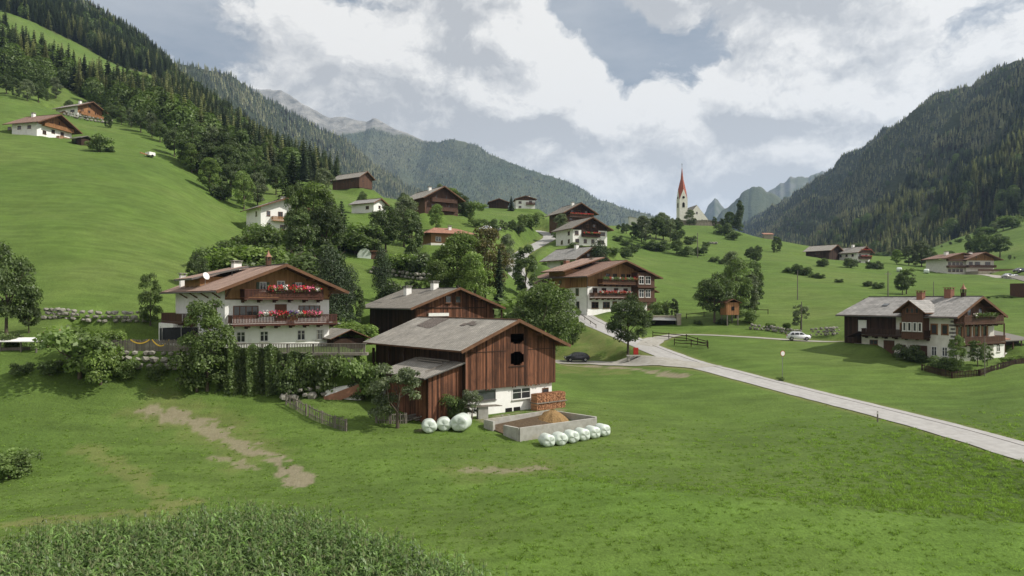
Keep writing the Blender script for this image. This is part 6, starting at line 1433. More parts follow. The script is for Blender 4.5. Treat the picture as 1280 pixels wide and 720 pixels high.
T('cypress', 748, 325, 300, 'dark pointed shrub by the grey roofed house', 186, .8)
# --- slope under the church
chu = [(783,292,279,'maple'),(792,300,276,'darktall'),(802,302,268,'grey'),(807,306,270,'birch'),(820,300,268,'maple'),(829,300,264,'grey'),(838,302,270,'birch'),(846,292,272,'maple'),(784,308,296,'bush'),(796,312,302,'bush'),(810,312,298,'bush'),(820,314,296,'bush'),(830,314,302,'bush'),(846,318,298,'maple'),(856,320,304,'bush'),(868,318,306,'bush'),(845,306,288,'maple'),(852,298,286,'maple'),(864,304,292,'bush'),(884,308,300,'bush'),(880,320,306,'maple'),(893,328,318,'bush'),(905,294,276,'bush'),(860,306,298,'bush'),(773,288,280,'maple'),(779,292,278,'darktall'),(772,302,292,'bush'),(790,316,306,'bush'),(902,330,322,'bush')]
for i, (px, b, t_, k) in enumerate(chu):
    T(k, px, b, t_, 'tree or bush on the slope below the church', None if b > 286 else 395, 1.1 if k != 'bush' else 1.15, group='trees and bushes on the slope below the church')
for px, b, t_, k, lab in ((862,276,261,'grey','round tree in front of the church nave'),(868,290,272,'grey','pale round tree on the grass below the nave'),(893,284,270,'darktall','dark tree at the right of the churchyard wall'),(902,282,272,'darktall','small dark tree by the churchyard wall, nearest the pale round tree'),(912,282,264,'light','pale rounded tree right of the church'),(909,283,274,'darktall','narrow dark shrub beneath the pale rounded tree'),(917,284,275,'maple','dark shrub left of the poplar')):
    T(k, px, b, t_, lab, 428, 1.05)
T('poplar', 924, 286, 249, 'slender poplar standing alone right of the church', 425, 1.2, name='poplar_tree', cat='poplar')
T('bushg', 917, 300, 290, 'long low bush on the grass hill under the poplar', None, 1.7, name='bush', cat='bush')
T('darktall', 971, 315, 294, 'dark egg shaped tree at the hill shoulder, larger of the pair', None, 1.3); T('darktall', 967, 316, 301, 'small egg shaped tree in front of the larger one', None, .9)
for px, b, t_, k, lab in ((948,320,306,'maple','tree left of the twin trees on the ridge'),(938,326,308,'maple','dark tree clump halfway down the church hill'),(945,330,312,'maple','dark tree at the right of the clump down the hill')):
    T(k, px, b, t_, lab, None, 1.1)
# --- tree group with the tree house
T('maple', 893, 410, 340, 'dark spreading tree left of the wooden tree house', 147, 1.05); T('ash', 920, 408, 318, 'tallest tree behind the wooden tree house', 150, .9); T('grey', 936, 408, 338, 'pale tall tree right of the tree house', 152, .8)
T('darktall', 944, 405, 322, 'dark tall tree at the right of the tree house group', 154, .7); T('grey', 916, 345, 312, 'light tree top rising behind the tree house group', 190, .9)
T('bushg', 936, 412, 384, 'bush at the foot of the tree house group', 146, 1.1, name='bush', cat='bush'); T('bush', 904, 413, 396, 'dark undergrowth beneath the tree house', 145, 1.6, name='bush', cat='bush'); T('bush', 872, 412, 398, 'dark undergrowth left of the tree house', 146, 1.4, name='bush', cat='bush')
T('bushl', 962, 413, 402, 'bright shrubbery above the low stone wall', 142, 2.0, name='bush', cat='bush'); T('bushl', 984, 412, 402, 'shrub at the right of the low stone wall', 140, 1.2, name='bush', cat='bush')
T('apple', 1001, 413, 380, 'small open tree behind the white car', 139, .8)
# --- right meadows
for i, (px, b, t_, k) in enumerate(((988,341,331,'bush'),(997,343,329,'maple'),(1005,344,331,'bush'),(1018,347,339,'bush'),(1026,348,341,'bush'),(1048,353,347,'bush'))):
    T(k, px, b, t_, 'bush in the row crossing the right meadow', None, 1.5, name='bush', cat='bush', group='bushes in the row crossing the right meadow')
T('bush', 1084, 358, 349, 'round bush on the right meadow, left of two', None, 1.25, name='bush', cat='bush'); T('bush', 1096, 361, 350, 'round bush on the right meadow, right of two', None, 1.3, name='bush', cat='bush')
T('open', 1133, 368, 335, 'single dark broad tree on the right meadow', None, 1.1); T('maple', 1128, 369, 340, 'left half of the dark broad tree pair on the right meadow', None, .9)
T('maple', 1230, 330, 289, 'huge dark tree crown behind the hotel, left half', 320, 1.1); T('maple', 1250, 330, 291, 'huge dark tree crown behind the hotel, right half', 318, 1.1); T('maple', 1215, 322, 298, 'dark tree left of the huge crowns behind the hotel', 330, .9)
for i, (px, b, t_, k) in enumerate(((1010,322,309,'maple'),(1028,329,320,'bush'),(1064,330,319,'bush'),(1073,312,303,'maple'),(1093,332,323,'bush'),(1097,333,327,'bush'),(1121,322,311,'light'),(1136,328,306,'grey'),(1144,334,316,'grey'),(1160,334,308,'maple'),(1168,338,320,'maple'),(1188,325,313,'maple'),(1152,310,300,'grey'),(1262,333,318,'grey'),(1268,332,320,'grey'),(1175,345,336,'bush'))):
    T(k, px, b, t_, 'tree or bush at the far edge of the right meadow', 255 if px in (1064,1093,1097,1028) else (300 if px > 1100 else 330), 1.1, group='trees at the far edge of the right meadow')
for i, px in enumerate(range(1100, 1270, 11)):
    row_ = np.interp(px, [1090, 1170, 1210, 1270], [322, 316, 300, 272]); T(['bushg', 'grey', 'maple'][i % 3], px, row_, row_-7, 'tree of the belt where meadow meets the right forest', 430, 1.3, group='belt of trees between meadow and right forest')
T('ash', 1196, 455, 415, 'small dark tree at the farmhouse corner', 95, .75); T('open', 1222, 455, 424, 'leafy tree in front of the farmhouse gable', 96, .9); T('open', 1234, 456, 431, 'narrow leafy tree right of the gable tree', 96.5, .75)
T('bush', 446, 482, 448, 'shaded shrub in the gap between the deck and the barn', 75.5, .9, name='bush', cat='bush'); T('bushg', 453, 492, 442, 'tall shrub filling the corner under the deck end', 74.0, .8, name='bush', cat='bush'); T('bushg', 430, 480, 452, 'shrub growing beside the white ramp', 74.6, .6, name='bush', cat='bush')
T('bush', 1133, 444, 424, 'dark shrub beside the farmhouse door', 104, 1.0, name='bush', cat='bush'); T('bush', 1144, 447, 432, 'low dark shrub right of the farmhouse door', 102, 1.2, name='bush', cat='bush')
T('bush', 1178, 454, 440, 'dark hedge plant along the farmhouse foot', 97, 1.3, name='bush', cat='bush'); T('bushl', 1262, 452, 444, 'green garden plants right of the farmhouse annex', 98, 2.0, name='bush', cat='bush'); T('bushl', 1276, 450, 442, 'garden plants at the right picture edge', 100, 1.6, name='bush', cat='bush')
for i, px in enumerate((1170, 1181, 1188, 1236, 1246, 1256, 1264)): T('bushg', px, 382 if px > 1200 else 376, 374 if px > 1200 else 370, 'far garden bush behind the farmhouse roof', 165, 1.4, name='bush', cat='bush', group='garden bushes behind the farmhouse roof')
# --- left hill
T('bushg', 124, 190, 168, 'dark bushy tree at the end of the hedge on the upper left meadow', None, 1.2); T('bush', 134, 190, 180, 'low hedge end on the upper left meadow', None, 1.3, name='bush', cat='bush'); T('bush', 94, 180, 173, 'small bush right of the lower hill chalet', None, 1.3, name='bush', cat='bush')
T('maple', 86, 142, 124, 'dark tree behind the upper hill chalet', None, 1.0); T('darktall', 135, 160, 142, 'bush by the wood edge right of the upper hill chalet', None, 1.2)
for i, (px, b, t_) in enumerate(((8,118,92),(20,122,96),(34,126,98),(48,128,102),(58,126,110),(70,122,96))): T(['maple','darktall','grey'][i % 3], px, b, t_, 'broadleaf tree at the wood edge above the hill chalets', None, 1.0, group='broadleaf trees at the wood edge above the hill chalets')
# conifers that show largest
low_names = {}
for (P_, h_, pk_) in FOREST_BIG:
    o = link('conifer_tree', LOW[pk_], None, tuple(P_), (0, 0, _r.uniform(0, 6.28)), (h_, h_, h_))
    if P_[0] < 0: tag(o, 'conifer standing along the lower edge of the left hillside forest', 'conifer', 'conifers of the left hillside forest')
    else: tag(o, 'conifer standing along the lower edge of the right mountain forest', 'conifer', 'conifers of the right mountain forest')
# ------------------------------------------------------------------ things around the barn
def bale(px, py, Y, r, ln, turn, label, group, tilt=0):
    p = at(px, Y); n = 28; rs_ = random.Random(int(px)); mb = MB(); prof = [(.02, -ln/2-.02), (r*.62, -ln/2-.03), (r*.88, -ln/2+.03), (r*.985, -ln/2+.14), (r*1.0, -ln*.2), (r*.99, ln*.2), (r*.985, ln/2-.14), (r*.88, ln/2-.03), (r*.62, ln/2+.03), (.02, ln/2+.02)]
    mb.lathe(prof, n); 
    for i, v in enumerate(mb.v):
        a = math.atan2(v[1], v[0]); w = 1+.018*math.sin(a*5+px)+.014*math.sin(v[2]*9+a*3+px)+rs_.uniform(-.008, .008); w += .008*math.sin(a*7+v[2]*4)*math.sin(v[2]*5+px); mb.v[i] = (v[0]*w*1.04, max(v[1]*w*.95, -r*.84), v[2]+.03*math.sin(a*4+px))
    o = mb.build('silage_bale', M['wrap'], None, (p.x, p.y, p.z+r*.82), (R(90), tilt, R(turn)), True); return tag(o, label, 'bale', group)
g1 = 'wrapped silage bales'
BY = [place(x_, y_).y for x_, y_ in ((536,540),(555,537.5),(576,536))]
bale(536.5, 0, BY[0], .66, 1.25, 12, 'white wrapped round bale, leftmost of three left of the barn', g1); bale(555, 0, BY[1], .66, 1.2, 8, 'white wrapped round bale, middle one of three beside the barn', g1); bale(576.5, 0, BY[2]-.2, .80, 1.9, -12, 'longest white wrapped bale, nearest the barn wall', g1)
for i, (px, Y, nm) in enumerate(((683.5, 63.2, 'nearest the pit corner'), (699, 63.8, 'second from the pit corner'), (713.5, 64.5, 'third from the pit corner'), (727, 65.2, 'fourth from the pit corner'), (740, 65.9, 'fifth from the pit corner'), (752.5, 66.6, 'farthest from the pit corner'))):
    bale(px, 0, Y, .60, 1.25, 22+i*2, 'slumped white bale leaning on the concrete pit, '+nm, g1)
# manure pit
pa, pb, pc, pdd = place(649, 552), place(745, 533), place(690, 517), place(606, 535)
root = empty('manure_pit', (0, 0, 0), 0, 'open concrete manure pit with low walls in front of the barn', 'pit')
def wall_run(mb, a, b, z, t, zb=.8, tint=.5): mb.beam((a[0], a[1], (z+a[2]-zb)/2), (b[0], b[1], (z+a[2]-zb)/2), t, z-(a[2]-zb), tint)
ztop = 2.85
for (a, b, z) in ((pa, pb, ztop-.15), (pb, pc, ztop-.05), (pc, pdd, ztop), (pa, pa+(pdd-pa)*.42, ztop-.15), (pdd+(pa-pdd)*.28, pdd, ztop)):
    mb = MB(); wall_run(mb, a, b, z, .26, .9); mb.build('pit_wall', M['concrete'], root)
mb = MB(); mb.poly([(pa.x, pa.y, pa.z+.12), (pb.x, pb.y, pa.z+.12), (pc.x, pc.y, pc.z+.1), (pdd.x, pdd.y, pdd.z+.12)]); mb.build('pit_floor', M['asphalt_pit'], root)
hc = (pb+pc)/2*.55+(pa+pdd)/2*.45; hc = pc+(pa-pc)*.18+(pb-pc)*.12
mb = MB(); n = 20; ring = []; rh = random.Random(3)
for k, (rr, zz) in enumerate(((1.9, .0), (1.5, .35), (1.1, .85), (.7, 1.2), (.3, 1.45), (.02, 1.55))):
    ring.append([(hc.x+rr*1.15*math.cos(6.28*i/n)*rh.uniform(.85, 1.15), hc.y+rr*math.sin(6.28*i/n)*rh.uniform(.85, 1.15), pa.z+.15+zz*rh.uniform(.93, 1.07)) for i in range(n)])
for k in range(5):
    for i in range(n): j = (i+1) % n; mb.poly([ring[k][i], ring[k][j], ring[k+1][j], ring[k+1][i]])
tag(mb.build('manure_heap', M['straw'], None, smooth=True), 'small straw coloured manure heap inside the concrete pit', 'heap')
bp_ = place(603, 523)
root = empty('plank_stack', bp_, R(20), 'short stack of grey planks on the pit corner', 'planks')
for k in range(5): mb = MB(); mb.box((-1.9+.1*k, -.12, 0), (1.9-.12*k, .12, .06)); mb.build('plank', M['grey_wood_long'], root, (0, (k % 3-1)*.3, 1.15+.07*(k//3)+.001*k))
mb = MB(); mb.box((-.5, -.3, -.4), (.5, .3, 1.14)); mb.build('block', M['concrete'], root)
# firewood against the white wall
bx, by, ba, bw_, bl_, bz_ = SITES['barn']; ca_, sa_ = math.cos(ba), math.sin(ba)
def barnpt(u, v, z): return (bx+u*ca_-v*sa_, by+u*sa_+v*ca_, bz_+z)
root = empty('firewood_stack', barnpt(4.3, -.75, -.25), ba, 'long orange brown stack of split firewood against the white barn wall', 'firewood')
rw = random.Random(8); mb = MB()
for layer, (z0, z1, n_) in enumerate(((.05, .95, 9), (1.08, 1.95, 9))):
    for i in range(n_):
        for k in range(34):
            x = -2.1+4.1*(k+.5)/34+rw.uniform(-.02, .02); z = z0+(z1-z0)*(i+.5)/n_; s = .055+rw.uniform(-.01, .008); y0 = -.5+rw.uniform(-.05, .05)
            if rw.random() < .04: continue
            mb.hexa([(x-s, y0, z-s), (x+s, y0, z-s*.8), (x+s, .45, z-s*.8), (x-s, .45, z-s), (x-s*.7, y0, z+s), (x+s*.6, y0, z+s*.9), (x+s*.6, .45, z+s*.9), (x-s*.7, .45, z+s)], rw.uniform(.05, 1))
mb.build('split_logs', M['firewood'], root)['kind'] = 'stuff'
mb = MB(); mb.box((-2.2, -.62, .97), (2.15, .5, 1.06)); mb.build('board', M['grey_wood_long'], root); mb = MB(); mb.box((-2.25, -.55, -.5), (2.2, .5, .04)); mb.build('skid', M['grey_wood'], root)
root = empty('stone_ledge', barnpt(1.6, -1.1, -.1), ba, 'low ledge of broken stone and timber along the foot of the barn', 'ledge')
for k in range(14): mb = MB(); s = rw.uniform(.12, .26); mb.lathe([(s*.6, -.3), (s, 0), (s*.7, s*.7), (.03, s*.8)], 7); mb.build('stone', M['stone'], root, (-4.6+k*.62+rw.uniform(-.2, .2), rw.uniform(-.2, .4), -.05), (rw.uniform(-.3, .3), rw.uniform(-.3, .3), rw.uniform(0, 6)))
root = empty('timber_pile', at(528, 69.3), R(30), 'untidy pile of grey logs and boards behind the three bales', 'timber')
for k in range(12): mb = MB(); mb.tube((-1.6, 0, 0), (1.5+rw.uniform(-.4, .6), rw.uniform(-.3, .3), rw.uniform(-.05, .25)), rw.uniform(.05, .11), n=7); mb.build('log', M['grey_wood'], root, (rw.uniform(-.7, 1.6), (k % 4)*.28-.2, .1+.17*(k//4)), (0, 0, rw.uniform(-.3, .3)))

# ------------------------------------------------------------------ stones, fences, walls
def rock_mesh(seed):
    rs_ = random.Random(seed); bm = bmesh.new(); bmesh.ops.create_icosphere(bm, subdivisions=1, radius=.5)
    for v in bm.verts: v.co *= rs_.uniform(.72, 1.12); v.co.x = max(-.46, min(.46, v.co.x)); v.co.z = max(-.38, min(.38, v.co.z))
    me = bpy.data.meshes.new('stone'); bm.to_mesh(me); bm.free(); me.materials.append(M['stone']); return me
ROCK = [rock_mesh(i) for i in range(6)]
def rock_wall(name, label, pts, h0, h1, size, rows_, back=.25, cap=300, seed=1, cat='wall'):
    """boulders laid in rough courses between ground points"""
    rs_ = random.Random(seed); root = empty(name, tuple(pts[0]), 0, label, cat); o0 = Vector(pts[0]); n = 0
    for (a, b) in zip(pts[:-1], pts[1:]):
        a = Vector(a); b = Vector(b); L_ = (b-a).length; k = max(1, int(L_/(size*1.05)))
        for r in range(rows_):
            for i in range(k):
                if n >= cap: break
                t = (i+.5*(r % 2)+rs_.uniform(-.2, .2)+.3)/k; p = a.lerp(b, t); s = size*rs_.uniform(.65, 1.3); z = h0+(h1-h0)*(r+.5)/rows_
                d = Vector((-(b-a).y, (b-a).x, 0)).normalized()*back*r; p = p+d
                link('stone', rs_.choice(ROCK), root, (p.x-o0.x, p.y-o0.y, p.z+z-o0.z+rs_.uniform(-.06, .06)), (rs_.uniform(-.4, .4), rs_.uniform(-.3, .3), rs_.uniform(0, 6.28)), (s*1.15, s, s*(h1-h0)/rows_/size*1.25)); n += 1
    return root
rock_wall('dry_stone_wall', 'pale dry stone wall along the foot of the left hillside meadow', [place(x, y) for x, y in ((52,399),(90,403),(130,405),(170,404),(186,402))], 0, 1.5, .75, 3, .15, seed=2)
def fgz(x, y, dz=0): return Vector((x, y, zt(x, y)+dz))
rock_wall('boulder_bank', 'mossy boulders in the steep bank under the garden fence', [fgz(-47, 74.6), fgz(-40, 74.9), fgz(-33.5, 75)], .1, 2.0, .8, 3, .55, cap=90, seed=3)
rock_wall('boulder_wall', 'low wall of pale boulders behind the picket fence', [fgz(*XY(352, 72.3)), fgz(*XY(375, 72.5)), fgz(*XY(400, 73)), fgz(*XY(418, 73.4)), fgz(*XY(438, 73.9))], .05, 1.2, .85, 2, .3, seed=5)
rock_wall('roadside_wall', 'low stone wall along the lane behind the white car', [at(x, Y) for x, Y in ((936,140.5),(965,138.5),(985,136),(1000,133.5))], 0, 1.1, .6, 2, .1, seed=6)
rock_wall('roadside_wall', 'rubble wall between the white car and the farmhouse barn end', [at(x, Y) for x, Y in ((1012,131.5),(1030,129.5),(1050,127))], 0, 1.5, .65, 3, .1, seed=7)
rock_wall('terrace_wall', 'stone retaining wall under the upper hill chalet', [at(x, Y) for x, Y in ((80,_y2-9),(100,_y2-9),(122,_y2-8),(140,_y2-6))], 0, 2.0, 1.1, 2, .2, seed=8)
rock_wall('terrace_wall', 'old stone wall on the bank behind the back barn', [at(x, Y) for x, Y in ((462,150),(480,150),(500,149),(520,147),(536,146))], 0, 1.6, .9, 2, .2, seed=9)
def picket_fence(name, label, pts, h=1.15, sp=.2, w=.09, mat='grey_wood', lean=.08, seed=1, rails=2, gap=None, cat='fence'):
    rs_ = random.Random(seed); o0 = Vector(pts[0]); root = empty(name, tuple(o0), 0, label, cat)
    pm = []
    for k in range(4):
        mb = MB(); hh = h*(.92+.05*k); mb.hexa([(-w/2, -.012, -.05), (w/2, -.012, -.05), (w/2, .012, -.05), (-w/2, .012, -.05), (-w/2*.8, -.012, hh), (w/2*.8, -.012, hh), (w/2*.8, .012, hh), (-w/2*.8, .012, hh)], .2+.2*k); pm.append(mb.mesh('picket', M[mat]))
    pp = MB(); pp.box((-.07, -.07, -.4), (.07, .07, h*.98)); pp = pp.mesh('post', M[mat])
    for (a, b) in zip(pts[:-1], pts[1:]):
        a = Vector(a); b = Vector(b); d = b-a; L_ = math.hypot(d.x, d.y); ang = math.atan2(d.y, d.x); n = int(L_/sp)
        for i in range(n):
            if rs_.random() < .04: continue
            p = a+d*((i+.5)/n)-o0; link('picket', rs_.choice(pm), root, p+Vector((math.sin(ang)*.05, -math.cos(ang)*.05, 0)), (rs_.uniform(-lean, lean), rs_.uniform(-lean, lean), ang))
        for z in ([.3, .85] if rails == 2 else [.5]):
            mb = MB(); mb.beam(a-o0+Vector((0, 0, h*z)), b-o0+Vector((0, 0, h*z)), .04, .09); mb.build('rail', M[mat], root)
        m_ = max(1, int(L_/2.4))
        for i in range(m_+1): link('post', pp, root, a+d*(i/m_)-o0+Vector((-math.sin(ang)*.08, math.cos(ang)*.08, 0)), (0, 0, ang))
    return root
picket_fence('picket_fence', 'weathered grey picket fence leaning downhill below the boulders', [place(357, 506), place(370, 513), place(382, 520)], seed=2, lean=.13)
picket_fence('picket_fence', 'long section of grey picket fence ending in a thick post', [place(386, 522), place(402, 529), place(418, 535), place(432, 540)], seed=3)
picket_fence('picket_fence', 'short shaded picket fence left of the fruit tree', [fgz(*XY(470, 67.5)), fgz(*XY(488, 67.6)), fgz(*XY(508, 68.0))], seed=4, h=1.0)
picket_fence('garden_fence', 'grey board fence of the garden, hung with yellow ribbons', [Vector((x, y, 8.7)) for x, y in ((-46.5, 76.7), (-40, 76.7), (-33, 76.2))], h=1.15, sp=.17, w=.15, lean=.01, seed=5)
picket_fence('garden_fence', 'dark board fence along the farmhouse garden', [at(x, Y) for x, Y in ((1152, 97.5), (1190, 93), (1225, 93.2), (1255, 95.5), (1285, 98))], h=.85, sp=.2, w=.15, mat='board_dark', lean=.02, seed=6)
root = empty('yellow_ribbon', (-37.6, 76.45, 9.75), 0, 'yellow ribbon drooping in two loops on the garden fence', 'ribbon')
for x0, x1, sag in ((-2.9, -.9, .38), (-.6, 1.2, .65)):
    mb = MB()
    for i in range(12):
        a, b = i/12, (i+1)/12; f = lambda t: (x0+(x1-x0)*t, -.02, .05-sag*4*t*(1-t)); p, q = f(a), f(b); mb.hexa([(p[0], -.03, p[2]), (q[0], -.03, q[2]), (q[0], .0, q[2]), (p[0], .0, p[2]), (p[0], -.03, p[2]+.13), (q[0], -.03, q[2]+.13), (q[0], .0, q[2]+.13), (p[0], .0, p[2]+.13)])
    mb.build('loop', M['yellow'], root)
# deck in front of the chalet: retaining wall, railing, white ramp
DY = 74.75
root = empty('deck', (-31.2, DY, 8.65), 0, 'timber deck with grey railing on a retaining wall in front of the chalet', 'deck')
mb = MB(); mb.box((0, 0, -5.2), (14.8, .35, -.32)); mb.build('retaining_wall', M['stone_warm'], root); mb = MB(); mb.box((11.4, -.03, -4.4), (14.75, .0, -.34)); mb.build('rendered_wall', M['concrete'], root)
mb = MB(); mb.box((-.2, -.35, -.3), (16.2, .6, -.02)); mb.build('deck_edge', M['grey_wood_long'], root)
n = 96
pk = MB(); pk.box((-.05, -.015, 0), (.05, .015, .86)); pk = pk.mesh('baluster', M['grey_wood'])
for i in range(n): link('baluster', pk, root, (.1+15.9*i/n, -.33, .02))
mb = MB(); mb.box((-.2, -.42, .88), (16.2, -.28, .96)); mb.build('handrail', M['grey_wood_long'], root)
for i in range(7): mb = MB(); mb.box((-.07, -.07, -.2), (.07, .07, .87)); mb.build('post', M['grey_wood'], root, (.05+2.65*i, -.2, 0))
rp_ = empty('white_ramp', (*XY(425, 73.6), zt(*XY(425, 73.6))), R(15), 'white block and slanting board under the deck beside the barn', 'ramp')
mb = MB(); mb.hexa([(-1.6, -.5, -.3), (2.1, -.5, -.3), (2.1, 1.2, -.3), (-1.6, 1.2, -.3), (-1.4, -.2, .8), (2.1, -.2, 1.5), (2.1, 1.2, 1.5), (-1.4, 1.2, .8)]); mb.build('block', M['plaster'], rp_); mb = MB(); mb.beam((-1.5, -.6, -.2), (2.0, -.7, 1.0), .06, .9); mb.build('board', M['copper'], rp_)
# vine curtain
def vine(x0, x1, z0, z1, seed):
    rs = np.random.RandomState(seed); n = 9000; x = rs.uniform(x0, x1, n); z = rs.uniform(0, 1, n)**.9; bul = .45+.35*np.sin(x*3.1+seed)+.25*np.sin(x*7+z*5); y = -rs.uniform(.0, 1, n)*np.clip(bul, .15, 1)*(.6+.9*(1-z))
    edge = 1-.10*np.abs(np.sin(x*1.7)); c = np.stack([x, y, z0+(z1-z0)*z*edge], -1); nr = rs.normal(size=(n, 3))*.6+np.array([0, -1, .35]); nr /= np.linalg.norm(nr, axis=1)[:, None]; a = np.cross(nr, rs.normal(size=(n, 3))); a /= np.linalg.norm(a, axis=1)[:, None]; b = np.cross(nr, a); s = rs.uniform(.07, .15, n)[:, None]
    V = np.stack([c-a*s, c-b*s*.7, c+a*s, c+b*s*.7], 1).reshape(-1, 3); t = np.repeat(np.clip(.45+.35*np.sin(x*3.1+seed)+rs.uniform(-.3, .3, n), 0, 1), 4); return V, np.arange(4*n).reshape(n, 4), t
V, f, t = vine(0, 6.2, -4.4, 1.0, 3); o = link('vine_curtain', np_mesh('vine_curtain', V, f, M['leaf_mid'], False, {'tint': t}), None, (-30.4, DY-.42, 8.65)); tag(o, 'dense curtain of green creeper hanging over the deck wall', 'creeper')
V, f, t = vine(0, 3.4, -4.0, .3, 9); o = link('vine_curtain', np_mesh('vine_curtain', V, f, M['leaf_dark'], False, {'tint': t}), None, (-24.3, DY-.3, 8.65)); tag(o, 'darker creeper patch right of the dense green curtain', 'creeper')
# small grey shed between chalet and barn
p = pt(430, 428, 84); root = empty('garden_shed', (p.x+.6, p.y, 8.6), R(35), 'low shed with grey roof between the chalet and the barn', 'shed')
mb = MB(); mb.box((-1.9, 0, -.2), (1.9, 5, 1.0)); mb.build('wall', M['board_dark'], root)
for s in (-1, 1):
    mb = MB(); q = [(0, -.6, 2.0), (s*2.5, -.6, .95), (s*2.5, 5.5, .95), (0, 5.5, 2.0)]; u = [(0, 2.7), (0, 0), (6, 0), (6, 2.7)]; Q = [(a, b, c+.1) for a, b, c in q]
    mb.poly(Q if s > 0 else Q[::-1], uv=u if s > 0 else u[::-1]); mb.poly(q[::-1] if s > 0 else q, m=1)
    for i in range(4): j = (i+1) % 4; mb.poly([q[i], q[j], Q[j], Q[i]], m=1)
    mb.build('roof', [M['shingle'], M['bargeboard']], root)
p = at(415, 96); root = empty('brick_hut', p, R(35), 'tiny brick hut with white roof edge at the right of the chalet', 'hut'); mb = MB(); mb.box((-1, 0, -.3), (1, 2, 1.9)); mb.build('wall', M['brick'], root); mb = MB(); mb.hexa([(-1.3, -.3, 1.9), (1.3, -.3, 1.5), (1.3, 2.3, 1.5), (-1.3, 2.3, 1.9), (-1.3, -.3, 2.05), (1.3, -.3, 1.65), (1.3, 2.3, 1.65), (-1.3, 2.3, 2.05)]); mb.build('roof', M['trim_white'], root)
# trampoline
root = empty('trampoline', (-36.6, 79.2, 8.72), 0, 'round trampoline with black net beside the chalet', 'trampoline')
mb = MB(); mb.lathe([(2.0, .72), (2.05, .78), (1.65, .79), (1.6, .72)], 24); mb.build('pad', M['blue'], root); mb = MB(); mb.lathe([(1.62, .74), (1.62, .76)], 24); mb.build('mat', M['net'], root)
mb = MB(); n = 24
for i in range(n): a, b = 6.283*i/n, 6.283*(i+1)/n; mb.poly([(1.95*math.cos(a), 1.95*math.sin(a), .8), (1.95*math.cos(b), 1.95*math.sin(b), .8), (1.95*math.cos(b), 1.95*math.sin(b), 2.3), (1.95*math.cos(a), 1.95*math.sin(a), 2.3)])
mb.build('net', M['net'], root)
for i in range(6): a = 6.283*i/6; mb = MB(); mb.tube((0, 0, 0), (0, 0, 2.5), .035, n=6); mb.build('pole', M['metal_grey'], root, (2.05*math.cos(a), 2.05*math.sin(a), 0))
# left garden: lumber shed roof, flower beds
root = empty('lumber_shelter', (-54.5, 77.4, 8.6), R(-4), 'low open shelter with pale sheet roof at the garden edge', 'shelter')
mb = MB(); mb.hexa([(-5, -1.2, 1.0), (4.6, -1.2, 1.05), (4.6, 1.4, 1.35), (-5, 1.4, 1.3), (-5, -1.2, 1.07), (4.6, -1.2, 1.12), (4.6, 1.4, 1.42), (-5, 1.4, 1.37)]); mb.build('roof', M['slate'] if False else M['trim_white'], root)
for x in (-4.6, -2.2, .3, 2.6, 4.3): mb = MB(); mb.box((-.06, -.06, -1.8), (.06, .06, 1.05)); mb.build('post', M['grey_wood'], root, (x, -1.0, 0))
mb = MB(); mb.box((-4.5, -.4, -1.2), (-1.8, .8, .5)); mb.box((-.5, -.3, -1.2), (2.2, .9, .4)); mb.build('stored_timber', M['grey_wood'], root)['kind'] = 'stuff'
def flower_bed(px, Y, w_, h_, cols, label, seed):
    p = at(px, Y); me = blossoms(w_, cols, seed, h_, 1.2, 130, .55); o = link('flower_bed', me, None, (p.x, p.y, p.z+h_*.5)); tag(o, label, 'flowers')
flower_bed(72, 82, 3.6, 1.5, [2, 1, 2], 'pink and red flowering bush in the garden', 4); flower_bed(90, 83, 2.6, 1.1, [3, 0, 2], 'pale blossoms right of the pink flowering bush', 5); flower_bed(6, 80, 2.2, 1.3, [3, 3, 0], 'white flowering shrub at the left edge of the garden', 6); flower_bed(42, 81, 3.0, .9, [3, 0, 0], 'white speckled flower bed left of the yellow green shrub', 7)
p = at(112, 82)
